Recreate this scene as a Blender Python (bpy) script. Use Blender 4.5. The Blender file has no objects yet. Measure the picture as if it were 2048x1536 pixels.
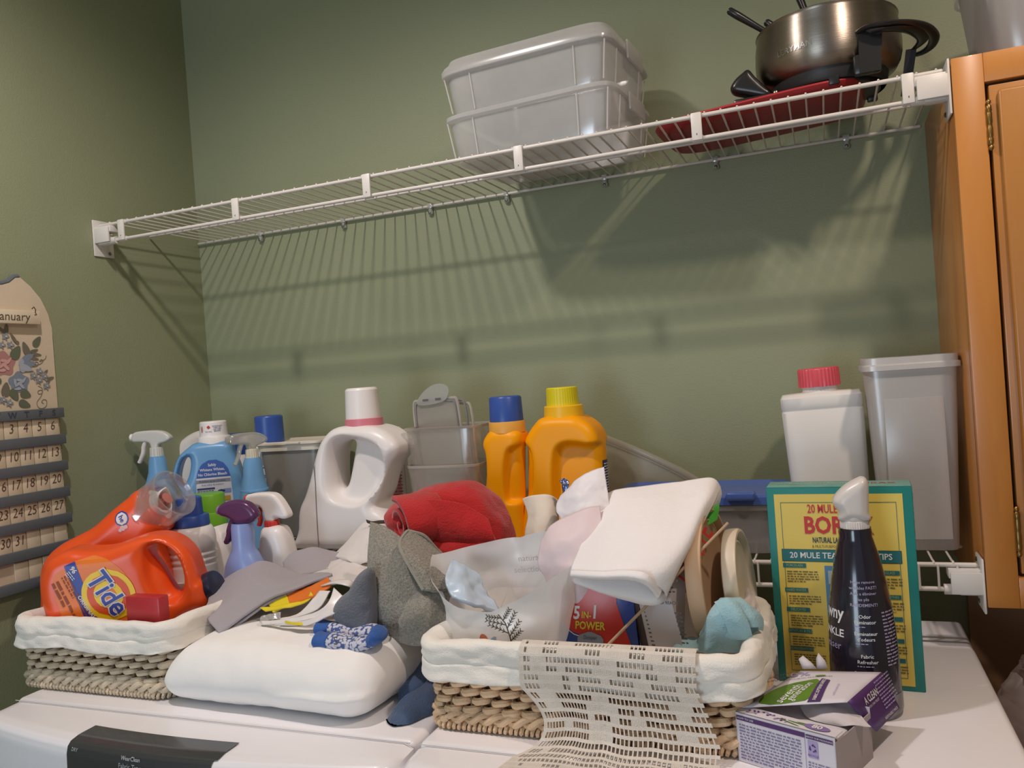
import bpy, bmesh, math, random
import numpy as np
from mathutils import Vector, Matrix, noise
from mathutils.bvhtree import BVHTree
random.seed(7)
PI = math.pi
C = bpy.context.scene.collection
# ------------------------------------------------------------ camera
FPX = 1612.2
CAM = Vector((1.4587, -1.6288, 1.6528))
YAW, PITCH, ROLL = 0.3724, -0.0068, -0.0730
fw = Vector((-math.sin(YAW)*math.cos(PITCH), math.cos(YAW)*math.cos(PITCH), math.sin(PITCH)))
r0 = Vector((math.cos(YAW), math.sin(YAW), 0)); u0 = r0.cross(fw)
RT = r0*math.cos(ROLL)+u0*math.sin(ROLL); UP = u0*math.cos(ROLL)-r0*math.sin(ROLL)
cam = bpy.data.objects.new('camera', bpy.data.cameras.new('camera')); C.objects.link(cam)
M = Matrix((RT, UP, -fw)).transposed().to_4x4(); M.translation = CAM
cam.matrix_world = M
cam.data.sensor_width = 36; cam.data.lens = FPX*36/2048; cam.data.clip_start = .05
bpy.context.scene.camera = cam
def ray(px, py): return fw+RT*((px-1024)/FPX)-UP*((py-768)/FPX)
def P(px, py, y):                 # where the ray of a photo point meets the plane y
    d = ray(px, py); return CAM+d*((y-CAM.y)/d.y)
def PZ(px, py, z):
    d = ray(px, py); return CAM+d*((z-CAM.z)/d.z)
def PX(px, py, x):
    d = ray(px, py); return CAM+d*((x-CAM.x)/d.x)
# ------------------------------------------------------------ world, lights, exposure
sc = bpy.context.scene
w = bpy.data.worlds.new('world'); sc.world = w; w.use_nodes = True
w.node_tree.nodes['Background'].inputs[0].default_value = (.80, .86, 1, 1)
w.node_tree.nodes['Background'].inputs[1].default_value = .26
sc.view_settings.view_transform = 'Standard'; sc.view_settings.look = 'None'
sc.view_settings.gamma = 1; sc.view_settings.use_curve_mapping = False
sc.view_settings.exposure = 0.0
def lamp(name, loc, power, col, radius):     # recessed ceiling lamp, shining downwards in a wide cone
    l = bpy.data.lights.new(name, 'SPOT'); l.energy = power; l.color = col; l.shadow_soft_size = radius
    l.spot_size = 2.88; l.spot_blend = .7
    o = bpy.data.objects.new(name, l); o.location = loc; C.objects.link(o); return o
lamp('ceiling_bulb', (.615, -1.01, 2.735), 37, (1, .90, .88), .036)
lamp('ceiling_bulb', (1.90, -1.01, 2.735), 32, (1, .81, .68), .040)
a = bpy.data.lights.new('window_daylight', 'AREA'); a.energy = 29; a.color = (.70, .84, 1); a.shape = 'RECTANGLE'; a.size = 1.1; a.size_y = 1.2
ao = bpy.data.objects.new('window_daylight', a); ao.location = (.35, -3.7, 1.25)
ao.rotation_euler = (PI/2, 0, 0); C.objects.link(ao)
# ------------------------------------------------------------ materials
def lin(c): return tuple(((v/255)/12.92 if v/255 <= .04045 else ((v/255+.055)/1.055)**2.4) for v in c)
MATS = {}
def mat(name, rgb, rough=.5, metal=0, alpha=1, bump=0, bscale=80, var=0, vscale=6, spec=.5, sss=0, coat=0, stretch=None, sheen=0):
    if name in MATS: return MATS[name]
    m = bpy.data.materials.new(name); m.use_nodes = True; nt = m.node_tree; b = nt.nodes['Principled BSDF']
    col = lin(rgb)+(1,)
    b.inputs['Base Color'].default_value = col; b.inputs['Roughness'].default_value = rough
    b.inputs['Metallic'].default_value = metal; b.inputs['Specular IOR Level'].default_value = spec
    if sheen: b.inputs['Sheen Weight'].default_value = sheen; b.inputs['Sheen Roughness'].default_value = .5
    if coat: b.inputs['Coat Weight'].default_value = coat; b.inputs['Coat Roughness'].default_value = .1
    if alpha < 1: b.inputs['Alpha'].default_value = alpha
    tc = nt.nodes.new('ShaderNodeTexCoord'); src = tc.outputs['Object']
    if stretch:
        mp = nt.nodes.new('ShaderNodeMapping'); mp.inputs['Scale'].default_value = stretch
        nt.links.new(src, mp.inputs[0]); src = mp.outputs[0]
    if bump:
        n = nt.nodes.new('ShaderNodeTexNoise'); n.inputs['Scale'].default_value = bscale; n.inputs['Detail'].default_value = 3
        nt.links.new(src, n.inputs['Vector'])
        bp = nt.nodes.new('ShaderNodeBump'); bp.inputs['Strength'].default_value = bump; bp.inputs['Distance'].default_value = .002
        nt.links.new(n.outputs['Fac'], bp.inputs['Height']); nt.links.new(bp.outputs[0], b.inputs['Normal'])
    if var:
        n2 = nt.nodes.new('ShaderNodeTexNoise'); n2.inputs['Scale'].default_value = vscale; n2.inputs['Detail'].default_value = 4
        nt.links.new(src, n2.inputs['Vector'])
        mr = nt.nodes.new('ShaderNodeMapRange'); mr.inputs[1].default_value = .3; mr.inputs[2].default_value = .7
        mr.inputs[3].default_value = 1-var; mr.inputs[4].default_value = 1+var
        nt.links.new(n2.outputs['Fac'], mr.inputs[0])
        mx = nt.nodes.new('ShaderNodeVectorMath'); mx.operation = 'SCALE'; mx.inputs[0].default_value = col[:3]
        nt.links.new(mr.outputs[0], mx.inputs['Scale']); nt.links.new(mx.outputs[0], b.inputs['Base Color'])
    MATS[name] = m; return m
def frosted(name, rgb, opac=.5, rough=.35, gloss=.12):
    """thin translucent plastic: part see-through, part milky, a soft gloss"""
    if name in MATS: return MATS[name]
    m = bpy.data.materials.new(name); m.use_nodes = True; nt = m.node_tree; nt.nodes.clear(); N = nt.nodes.new; L = nt.links.new
    out = N('ShaderNodeOutputMaterial'); tr = N('ShaderNodeBsdfTransparent'); di = N('ShaderNodeBsdfDiffuse'); tl = N('ShaderNodeBsdfTranslucent'); gl = N('ShaderNodeBsdfGlossy')
    col = lin(rgb)+(1,)
    for n in (di, tl): n.inputs['Color'].default_value = col
    gl.inputs['Roughness'].default_value = rough
    m1 = N('ShaderNodeMixShader'); m1.inputs[0].default_value = .4; L(di.outputs[0], m1.inputs[1]); L(tl.outputs[0], m1.inputs[2])
    m2 = N('ShaderNodeMixShader'); m2.inputs[0].default_value = opac; L(tr.outputs[0], m2.inputs[1]); L(m1.outputs[0], m2.inputs[2])
    m3 = N('ShaderNodeMixShader'); m3.inputs[0].default_value = gloss; L(m2.outputs[0], m3.inputs[1]); L(gl.outputs[0], m3.inputs[2])
    tc = N('ShaderNodeTexCoord'); n = N('ShaderNodeTexNoise'); n.inputs['Scale'].default_value = 14; n.inputs['Detail'].default_value = 3; L(tc.outputs['Object'], n.inputs['Vector'])
    mr = N('ShaderNodeMapRange'); mr.inputs[3].default_value = max(0, opac-.1); mr.inputs[4].default_value = min(1, opac+.1); L(n.outputs['Fac'], mr.inputs[0]); L(mr.outputs[0], m2.inputs[0])
    L(m3.outputs[0], out.inputs[0]); MATS[name] = m; return m
def wood(name, c1, c2, rough=.38, scale=(1, 1, .06), sc_=22):
    m = mat(name, c1, rough, coat=.25); nt = m.node_tree; b = nt.nodes['Principled BSDF']
    tc = nt.nodes.new('ShaderNodeTexCoord'); mp = nt.nodes.new('ShaderNodeMapping'); mp.inputs['Scale'].default_value = scale
    n = nt.nodes.new('ShaderNodeTexNoise'); n.inputs['Scale'].default_value = sc_; n.inputs['Detail'].default_value = 6; n.inputs['Distortion'].default_value = .6
    cr = nt.nodes.new('ShaderNodeValToRGB'); cr.color_ramp.elements[0].color = lin(c2)+(1,); cr.color_ramp.elements[1].color = lin(c1)+(1,)
    cr.color_ramp.elements[0].position = .3; cr.color_ramp.elements[1].position = .6
    nt.links.new(tc.outputs['Object'], mp.inputs[0]); nt.links.new(mp.outputs[0], n.inputs['Vector']); nt.links.new(n.outputs['Fac'], cr.inputs[0]); nt.links.new(cr.outputs[0], b.inputs['Base Color'])
    return m
# ------------------------------------------------------------ mesh building
class MB:
    def __init__(s): s.v = []; s.f = []
    def add(s, vs, fs):
        o = len(s.v); s.v += [tuple(p) for p in vs]; s.f += [tuple(i+o for i in f) for f in fs]; return s
    def box(s, x0, x1, y0, y1, z0, z1, r=0, seg=2):
        if r <= 0:
            return s.add([(x, y, z) for x in (x0, x1) for y in (y0, y1) for z in (z0, z1)],
                         [(0, 1, 3, 2), (4, 6, 7, 5), (0, 4, 5, 1), (2, 3, 7, 6), (0, 2, 6, 4), (1, 5, 7, 3)])
        bm = bmesh.new(); bmesh.ops.create_cube(bm, size=1)
        for v in bm.verts: v.co = Vector(((x0+x1)/2+v.co.x*(x1-x0), (y0+y1)/2+v.co.y*(y1-y0), (z0+z1)/2+v.co.z*(z1-z0)))
        bmesh.ops.bevel(bm, geom=bm.edges[:], offset=r, segments=seg, profile=.5, affect='EDGES')
        bm.verts.index_update()
        s.add([v.co for v in bm.verts], [[v.index for v in f.verts] for f in bm.faces]); bm.free(); return s
    def loft(s, secs, n=40, caps=(1, 1), cx=0, cy=0):
        """sections (z, hx, hy, exponent[, ox, oy])"""
        rings = []
        for sec in secs:
            z, hx, hy, e = sec[:4]; ox, oy = (sec[4], sec[5]) if len(sec) > 5 else (0, 0); ring = []
            for i in range(n):
                t = 2*PI*(i+.5)/n; c, q = math.cos(t), math.sin(t)
                ring.append((cx+ox+hx*math.copysign(abs(c)**(2/e), c), cy+oy+hy*math.copysign(abs(q)**(2/e), q), z))
            rings.append(ring)
        vs = [p for r in rings for p in r]; fs = []
        for k in range(len(rings)-1):
            for i in range(n):
                j = (i+1) % n; fs.append((k*n+i, k*n+j, (k+1)*n+j, (k+1)*n+i))
        if caps[0]: fs.append(tuple(range(n-1, -1, -1)))
        if caps[1]: fs.append(tuple((len(rings)-1)*n+i for i in range(n)))
        return s.add(vs, fs)
    def lathe(s, prof, n=32, cx=0, cy=0, caps=(1, 1)): return s.loft([(z, r, r, 2) for r, z in prof], n, caps, cx, cy)
    def tube(s, pts, r, n=8, closed=False, flat=1, up=None):
        pts = [Vector(p) for p in pts]; m = len(pts); R = r if isinstance(r, (list, tuple)) else [r]*m
        vs = []; ref = None
        for i, p in enumerate(pts):
            a = pts[(i-1) % m] if (closed or i > 0) else p; b = pts[(i+1) % m] if (closed or i < m-1) else p
            t = (b-a).normalized() if (b-a).length > 1e-9 else Vector((0, 0, 1))
            if up is not None: ref = Vector(up)
            elif ref is None: ref = Vector((0, 0, 1)) if abs(t.z) < .9 else Vector((1, 0, 0))
            u = ref-t*ref.dot(t)
            if u.length < 1e-6: u = Vector((1, 0, 0))-t*t.x
            u.normalize(); ref = u if up is None else ref; q = t.cross(u)
            for k in range(n):
                an = 2*PI*k/n; vs.append(p+u*(R[i]*math.cos(an)*flat)+q*(R[i]*math.sin(an)))
        fs = []
        for i in range(m if closed else m-1):
            for k in range(n):
                i2 = (i+1) % m; k2 = (k+1) % n; fs.append((i*n+k, i*n+k2, i2*n+k2, i2*n+k))
        if not closed: fs.append(tuple(range(n-1, -1, -1))); fs.append(tuple((m-1)*n+k for k in range(n)))
        return s.add(vs, fs)
    def prism(s, pts, y0, y1):
        """outline in x,z extruded along y"""
        n = len(pts); vs = [(x, y0, z) for x, z in pts]+[(x, y1, z) for x, z in pts]
        fs = [tuple(range(n)), tuple(range(2*n-1, n-1, -1))]+[(i, i+n, (i+1) % n+n, (i+1) % n) for i in range(n)]
        return s.add(vs, fs)
    def grid(s, fn, nu, nv):
        vs = [fn(i/nu, j/nv) for j in range(nv+1) for i in range(nu+1)]
        return s.add(vs, [(j*(nu+1)+i, j*(nu+1)+i+1, (j+1)*(nu+1)+i+1, (j+1)*(nu+1)+i) for j in range(nv) for i in range(nu)])
    def xf(s, M):
        s.v = [tuple(M @ Vector(p)) for p in s.v]; return s
def mesh(name, mb, m, smooth=True, ang=.7):
    me = bpy.data.meshes.new(name); me.from_pydata([tuple(v) for v in mb.v], [], [list(f) for f in mb.f])
    bm = bmesh.new(); bm.from_mesh(me); bmesh.ops.recalc_face_normals(bm, faces=bm.faces); bm.to_mesh(me); bm.free()
    if smooth:
        me.shade_smooth(); me.set_sharp_from_angle(angle=ang)
    if m: me.materials.append(m)
    return me
def obj(name, mb, m, parent=None, smooth=True, ang=.7, label=None):
    o = bpy.data.objects.new(name, mesh(name, mb, m, smooth, ang)); C.objects.link(o)
    if parent: o.parent = parent
    if label: o['label'] = label
    return o
def inst(name, me, parent, loc=(0, 0, 0), rot=(0, 0, 0)):
    o = bpy.data.objects.new(name, me); C.objects.link(o); o.parent = parent; o.location = loc; o.rotation_euler = rot; return o
def thing(name, label, cat, loc=(0, 0, 0), rotz=0, group=None):
    o = bpy.data.objects.new(name, None); o.empty_display_size = .02; C.objects.link(o); o.location = loc; o.rotation_euler = (0, 0, rotz)
    o['label'] = label; o['category'] = cat
    if group: o['group'] = group
    return o
def tag(o, label, cat, group=None, loc=None):
    o['label'] = label; o['category'] = cat
    if group: o['group'] = group
    return o
def struct(name, mb, m, smooth=False, parent=None):
    o = obj(name, mb, m, parent, smooth)
    if not parent: o['kind'] = 'structure'
    return o
def recentre(o, base):
    """move a world-coordinate mesh's origin to its base"""
    b = Vector(base); o.data.transform(Matrix.Translation(-b)); o.location = b; return o
# ------------------------------------------------------------ implicit shapes
def nets(V, lo, h):
    """surface nets on a scalar grid (negative inside)"""
    nx, ny, nz = V.shape; ins = V < 0
    c = np.zeros((nx-1, ny-1, nz-1), int); S = np.zeros((nx-1, ny-1, nz-1, 3)); W = np.zeros((nx-1, ny-1, nz-1))
    for dx in (0, 1):
        for dy in (0, 1):
            for dz in (0, 1): c += ins[dx:nx-1+dx, dy:ny-1+dy, dz:nz-1+dz]
    act = (c > 0) & (c < 8)
    for ax in range(3):
        for a in (0, 1):
            for b in (0, 1):
                o0 = [0, 0, 0]; others = [k for k in range(3) if k != ax]; o0[others[0]] = a; o0[others[1]] = b
                o1 = list(o0); o1[ax] = 1
                v0 = V[o0[0]:nx-1+o0[0], o0[1]:ny-1+o0[1], o0[2]:nz-1+o0[2]]; v1 = V[o1[0]:nx-1+o1[0], o1[1]:ny-1+o1[1], o1[2]:nz-1+o1[2]]
                cr = (v0 < 0) != (v1 < 0); t = np.where(cr, v0/np.where(cr, v0-v1, 1), 0)
                pos = [np.full(t.shape, float(o0[k])) for k in range(3)]; pos[ax] = t
                for k in range(3): S[..., k] += np.where(cr, pos[k], 0)
                W += cr
    idx = -np.ones(act.shape, int); I = np.argwhere(act); idx[act] = np.arange(len(I))
    vs = (I+S[act]/W[act][:, None])*h+np.array(lo)
    fs = []
    for ax in range(3):
        o = [k for k in range(3) if k != ax]
        sl0 = [slice(1, -1)]*3; sl0[ax] = slice(0, -1); sl1 = [slice(1, -1)]*3; sl1[ax] = slice(1, None)
        A = ins[tuple(sl0)]; B = ins[tuple(sl1)]; e = np.argwhere(A != B)
        if not len(e): continue
        base = e.copy(); base[:, o[0]] += 1; base[:, o[1]] += 1
        q = []
        for da, db in ((0, 0), (1, 0), (1, 1), (0, 1)):
            p = base.copy(); p[:, o[0]] -= da; p[:, o[1]] -= db; q.append(idx[p[:, 0], p[:, 1], p[:, 2]])
        fs.append(np.stack(q, 1))
    fs = np.concatenate(fs); fs = fs[(fs >= 0).all(1)]
    return vs, fs
def smoothmesh(vs, fs, it=3):
    n = len(vs); e = np.concatenate([fs[:, [0, 1]], fs[:, [1, 2]], fs[:, [2, 3]], fs[:, [3, 0]]])
    for _ in range(it):
        s = np.zeros_like(vs); c = np.zeros(n)
        np.add.at(s, e[:, 0], vs[e[:, 1]]); np.add.at(s, e[:, 1], vs[e[:, 0]]); np.add.at(c, e[:, 0], 1); np.add.at(c, e[:, 1], 1)
        vs = vs*.4+.6*s/np.maximum(c, 1)[:, None]
    return vs
def poly2(pts, n=6, closed=True):
    """Catmull-Rom through outline points"""
    out = []; m = len(pts)
    for i in range(m if closed else m-1):
        p = [np.array(pts[(i+k) % m] if closed else pts[min(max(i+k, 0), m-1)], float) for k in (-1, 0, 1, 2)]
        for j in range(n):
            t = j/n; out.append(.5*((2*p[1])+(-p[0]+p[2])*t+(2*p[0]-5*p[1]+4*p[2]-p[3])*t*t+(-p[0]+3*p[1]-3*p[2]+p[3])*t**3))
    if not closed: out.append(np.array(pts[-1], float))
    return [tuple(o) for o in out]
def sdpoly(X, Z, pts):
    d = np.full(X.shape, 1e9); s = np.zeros(X.shape, bool); n = len(pts)
    for i in range(n):
        ax, az = pts[i]; bx, bz = pts[(i+1) % n]; ex, ez = bx-ax, bz-az; l = ex*ex+ez*ez
        if l < 1e-14: continue
        t = np.clip(((X-ax)*ex+(Z-az)*ez)/l, 0, 1); d = np.minimum(d, (X-ax-t*ex)**2+(Z-az-t*ez)**2)
        s ^= ((az > Z) != (bz > Z)) & (X < ex*(Z-az)/(ez if abs(ez) > 1e-12 else 1e-12)+ax)
    return np.where(s, -1, 1)*np.sqrt(d)
def puff(outline, T, r, holes=(), recess=(), h=.003, top=None, extra=None, sm=4, Tf=None):
    """thick rounded body from an x,z outline: half-thickness T, edge radius r, through holes and (outline, depth, width) recesses"""
    o = np.array(outline); lo = o.min(0)-.012; hi = o.max(0)+.012; Tm = T+.012
    xs = np.arange(lo[0], hi[0], h); zs = np.arange(lo[1], hi[1], h); ys = np.arange(-Tm, Tm+h, h)
    X, Z = np.meshgrid(xs, zs, indexing='ij'); d2 = sdpoly(X, Z, outline)
    TT = np.full(X.shape, float(T))
    if Tf: TT = Tf(X, Z)
    for rc, dep, wd in recess:
        q = np.clip(-sdpoly(X, Z, rc)/wd, 0, 1); TT = TT-dep*q*q*(3-2*q)
    for hl, rr in holes:
        dh = sdpoly(X, Z, hl); d2 = np.maximum(d2, rr*.5-dh)
    Y = ys[None, :, None]; A = d2[:, None, :]+r; B = np.abs(Y)-TT[:, None, :]+r
    V = np.minimum(np.maximum(A, B), 0)+np.sqrt(np.maximum(A, 0)**2+np.maximum(B, 0)**2)-r
    vs, fs = nets(V, (xs[0], ys[0], zs[0]), h); vs = smoothmesh(vs, fs, sm)
    mb = MB(); mb.v = vs.tolist(); mb.f = fs.tolist(); return mb
def fbm(p, s, o=3):
    v = 0; a = 1
    for k in range(o): v += a*noise.noise(Vector(p)*s*(2**k)); a *= .5
    return v
def cr(p0, p1, p2, p3, t): return .5*((2*p1)+(-p0+p2)*t+(2*p0-5*p1+4*p2-p3)*t*t+(-p0+3*p1-3*p2+p3)*t**3)
def sheetpts(rows, nu, nv):
    A = np.array([[tuple(p) for p in r] for r in rows], float)
    def up(A, n):
        m = len(A); out = []
        for k in range(n+1):
            x = k/n*(m-1); i = min(int(x), m-2); t = x-i
            out.append(cr(A[max(i-1, 0)], A[i], A[i+1], A[min(i+2, m-1)], t))
        return np.array(out)
    A = up(A, nv); A = up(A.transpose(1, 0, 2), nu).transpose(1, 0, 2); return A
def sheet(rows, nu=40, nv=30, th=.003, wr=0, ws=30, seed=0, ridged=False, closed=False):
    """cloth: a smooth surface through rows of points, wrinkled and given thickness"""
    A = sheetpts(rows, nu, nv)
    du = np.gradient(A, axis=1); dv = np.gradient(A, axis=0); N = np.cross(du, dv); N /= np.maximum(np.linalg.norm(N, axis=2, keepdims=True), 1e-9)
    if wr:
        D = np.zeros(A.shape[:2])
        for j in range(A.shape[0]):
            for i in range(A.shape[1]):
                q = Vector(A[j, i])+Vector((seed*3.1, seed, seed*1.7)); v = fbm(q, ws)
                D[j, i] = (abs(v)*-1.6+.5 if ridged else v)*wr
        A = A+N*D[..., None]
    mb = MB(); nv_, nu_ = A.shape[:2]; T = A+N*th/2; B = A-N*th/2
    mb.v = [tuple(p) for p in T.reshape(-1, 3)]+[tuple(p) for p in B.reshape(-1, 3)]; o = nv_*nu_
    for j in range(nv_-1):
        for i in range(nu_-1):
            a = j*nu_+i; mb.f += [(a, a+1, a+nu_+1, a+nu_), (o+a+nu_, o+a+nu_+1, o+a+1, o+a)]
    for i in range(nu_-1):
        mb.f.append((i+1, i, o+i, o+i+1)); a = (nv_-1)*nu_+i; mb.f.append((a, a+1, o+a+1, o+a))
    for j in range(nv_-1):
        a = j*nu_; mb.f.append((a, a+nu_, o+a+nu_, o+a)); a = j*nu_+nu_-1; mb.f.append((a+nu_, a, o+a, o+a+nu_))
    return mb
def rough_up(mb, amp, s, seed=0, fold=0, fs=0):
    """push the vertices of a lump about for cloth folds"""
    me = bpy.data.meshes.new('t'); me.from_pydata(mb.v, [], mb.f); me.update(); out = []
    bm = bmesh.new(); bm.from_mesh(me); bmesh.ops.recalc_face_normals(bm, faces=bm.faces); bm.normal_update()
    for v in bm.verts:
        q = v.co+Vector((seed, seed*2.3, -seed)); d = amp*fbm(q, s)
        if fold: d += fold*(-abs(noise.noise(q*fs))*2+.4)
        out.append(tuple(v.co+v.normal*d))
    bm.free(); bpy.data.meshes.remove(me); mb.v = out; return mb
# ------------------------------------------------------------ print: flat or wrapped on a surface
TX = {}
def glyphs(s, bold=0.0, shear=0.0, align='CENTER'):
    k = (s, bold, shear, align)
    if k in TX: return TX[k]
    cu = bpy.data.curves.new('t', 'FONT'); cu.body = s; cu.size = 1; cu.align_x = align; cu.align_y = 'CENTER'; cu.offset = bold; cu.shear = shear; cu.resolution_u = 2
    o = bpy.data.objects.new('t', cu); C.objects.link(o); bpy.context.view_layer.update()
    me = bpy.data.meshes.new_from_object(o.evaluated_get(bpy.context.evaluated_depsgraph_get()))
    r = ([(v.co.x, v.co.y) for v in me.vertices], [tuple(p.vertices) for p in me.polygons])
    bpy.data.objects.remove(o); bpy.data.curves.remove(cu); bpy.data.meshes.remove(me); TX[k] = r; return r
class Frame:
    """a place on a surface: origin, u and v axes; prints land flat on it or on the target mesh behind it"""
    def __init__(s, o, u, v, target=None, depth=.12):
        s.o = Vector(o); s.u = Vector(u).normalized(); v = Vector(v); s.v = (v-s.u*v.dot(s.u)).normalized(); s.n = s.u.cross(s.v)
        s.depth = depth; s.bvh = None
        if target is not None: s.bvh = BVHTree.FromPolygons([Vector(p) for p in target.v], target.f)
    def at(s, x, y, off):
        p = s.o+s.u*x+s.v*y
        if s.bvh:
            h = s.bvh.ray_cast(p+s.n*s.depth, -s.n)
            if h[0] is not None: return h[0]+s.n*off
        return p+s.n*off
    def put(s, parent, name, v2, fs, m, off=.0006, M2=None, label=None):
        mb = MB(); mb.add([s.at(x, y, off) for x, y in v2], fs); return obj(name, mb, m, parent, smooth=False, label=label)
def xf2(v2, sx, sy=None, x=0, y=0, rot=0):
    sy = sx if sy is None else sy; c, q = math.cos(rot), math.sin(rot); return [(x+c*a*sx-q*b*sy, y+q*a*sx+c*b*sy) for a, b in v2]
def text(fr, parent, s, size, m, x=0, y=0, rot=0, bold=0., sx=1, off=.001, name='lettering', shear=0, align='CENTER'):
    v, f = glyphs(s, bold, shear, align); return fr.put(parent, name, xf2(v, size*sx, size, x, y, rot), f, m, off)
def fillpoly(fr, parent, name, pts, m, off=.0006, res=None):
    """filled outline; with res the inside is a grid so that it can follow a curved surface"""
    if not res: return fr.put(parent, name, pts, [tuple(range(len(pts)))], m, off)
    P_ = np.array(pts); lo = P_.min(0); hi = P_.max(0); ny = max(2, int((hi[1]-lo[1])/res)); vs = []; fs = []; nx = max(2, int((hi[0]-lo[0])/res))
    for j in range(ny+1):
        y = lo[1]+(hi[1]-lo[1])*min(max(j/ny, .004), .996); xs = []
        for i in range(len(pts)):
            a, b = pts[i], pts[(i+1) % len(pts)]
            if (a[1] > y) != (b[1] > y): xs.append(a[0]+(y-a[1])/(b[1]-a[1])*(b[0]-a[0]))
        if not xs: xs = [0, 0]
        x0, x1 = min(xs), max(xs)
        vs += [(x0+(x1-x0)*i/nx, y) for i in range(nx+1)]
    for j in range(ny):
        for i in range(nx): a = j*(nx+1)+i; fs.append((a, a+1, a+nx+2, a+nx+1))
    return fr.put(parent, name, vs, fs, m, off)
def rect(w_, h_, x=0, y=0, rot=0): return xf2([(-.5, -.5), (.5, -.5), (.5, .5), (-.5, .5)], w_, h_, x, y, rot)
def ell(a, b, x=0, y=0, n=28, rot=0): return xf2([(math.cos(2*PI*i/n), math.sin(2*PI*i/n)) for i in range(n)], a, b, x, y, rot)
def fineprint(fr, parent, x, y, w_, nl, pitch, m, th=None, seed=0, off=.001, rot=0, name='fine_print'):
    """lines of print too small to read: one part"""
    rnd = random.Random(seed); vs = []; fs = []; th = th or pitch*.42
    for k in range(nl):
        cx = 0; end = w_*(1 if k < nl-1 else rnd.uniform(.4, .8))
        while cx < end:
            ww = min(rnd.uniform(1.2, 4.5)*pitch*.5, end-cx); n = len(vs); yy = -k*pitch
            vs += [(cx, yy), (cx+ww, yy), (cx+ww, yy+th*rnd.uniform(.7, 1.1)), (cx, yy+th)]; fs.append((n, n+1, n+2, n+3)); cx += ww+pitch*.35
    o = fr.put(parent, name, xf2(vs, 1, 1, x, y, rot), fs, m, off); return o
# ============================================================ the room
GREEN = mat('green_wall_paint', (144, 149, 117), .55, bump=.25, bscale=260, var=.035, vscale=3)
WHITEP = mat('ceiling_paint', (225, 220, 205), .8, bump=.1)
struct('wall_back', MB().box(-.1, 3.6, 0, .1, 0, 2.8), GREEN)
struct('wall_left', MB().box(-.1, 0, -4.2, 0, 0, 2.8), GREEN)
struct('wall_right', MB().box(3.5, 3.6, -4.2, 0, 0, 2.8), mat('far_wall_paint', (190, 180, 150), .7, bump=.1))
struct('ceiling', MB().box(-.1, 3.6, -4.2, .1, 2.8, 2.88), WHITEP)
FLM = mat('floor_vinyl', (150, 135, 115), .5, bump=.1, var=.1)
struct('floor', MB().box(-.1, 3.6, -4.2, .1, -.08, 0), FLM)
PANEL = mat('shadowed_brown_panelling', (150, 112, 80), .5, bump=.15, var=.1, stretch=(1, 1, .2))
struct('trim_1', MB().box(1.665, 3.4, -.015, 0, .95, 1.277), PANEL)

# ============================================================ wire shelves
WIREW = mat('white_vinyl_coated_wire', (212, 205, 196), .38, bump=.05)
WIRED = mat('white_plastic_bracket', (218, 212, 204), .4, bump=.05)
GREYD = mat('grey_screw_metal', (120, 118, 112), .35, metal=.9, var=.1)
CLEARC = frosted('clear_clip_plastic', (215, 215, 205), .75, .2, .2)
def wire_shelf(z, x0, x1, c0, nclip, label, wallclips, lip=.036, name='wire_shelf', cb=.0127):
    t = thing(name, label, 'shelf', ((x0+x1)/2, 0, z)); cx = (x0+x1)/2; L = (x1-x0)/2
    def rod(n, y, zz, r, a=-L, b=L):
        pts = [(a, y, zz), (a+.002, y, zz), (b-.002, y, zz), (b, y, zz)]
        return obj(n, MB().tube(pts, [r*.5, r, r, r*.5], 12), WIREW, t)
    rod('front_rod', -.305, 0, .0036); rod('lip_rod', -.305, -lip, .0036)
    rod('middle_rod', -.165, -.0040, .0028); rod('back_rod', -.008, -.001, .0030)
    # deck wires run from the back rod over the front rod and down to the lip rod
    pts = [(0, -.004, .003), (0, -.12, .0022), (0, -.29, .0028), (0, -.3045, .0045), (0, -.3095, .0005), (0, -.3098, -lip*.5), (0, -.3085, -lip)]
    wm = mesh('deck_wire', MB().tube(pts, .00165, 6), WIREW)
    wl = mesh('deck_wire_short', MB().tube(pts[:4]+[(0, -.3075, .0015)], .00165, 6), WIREW)
    k = 0; x = c0+cb
    while x > x0+.012: x -= .0254
    x += .0254
    while x < x1-.008:
        inst('deck_wire', wm if name == 'lower' else wl, t, (x-cx, 0, 0)); x += .0254
    # lip clips
    cl = MB().box(-.0085, .0085, -.3135, -.3085, -lip-.004, .0045, .0022)
    cl.tube([(-.0085, -.305, 0), (.0085, -.305, 0)], .0052, 12); cl.tube([(-.0085, -.305, -lip), (.0085, -.305, -lip)], .0052, 12)
    cm = mesh('lip_clip', cl, WIRED); sm_ = mesh('clip_slot', MB().box(-.0007, .0007, -.3137, -.3132, -lip+.004, -lip+.007), GREYD)
    for i in range(nclip):
        c = inst('lip_clip', cm, t, (c0+.3048*i-cx, 0, 0)); s_ = inst('clip_slot', sm_, c)
    # wall clips with their screws
    wc = MB().box(-.006, .006, -.011, -.001, -.006, .006, .002)
    wc.tube([(0, -.004, -.004), (0, -.004, -.016)], .0055, 12, flat=.9); wc.lathe([(.0015, -.02), (.0062, -.018), (.0062, -.012), (.0015, -.010)], 14, cy=-.004)
    wm2 = mesh('wall_clip', wc, CLEARC); hs = MB(); hs.lathe([(.0028, 0), (.0032, .001), (.0018, .002)], 12); hs.xf(Matrix.Translation((0, -.0095, -.015)) @ Matrix.Rotation(PI/2, 4, 'X')); hm = mesh('screw_head', hs, GREYD)
    for i, x in enumerate(wallclips):
        c = inst('wall_clip', wm2, t, (x-cx, 0, 0)); inst('screw_head', hm, c)
    return t, cx
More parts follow.
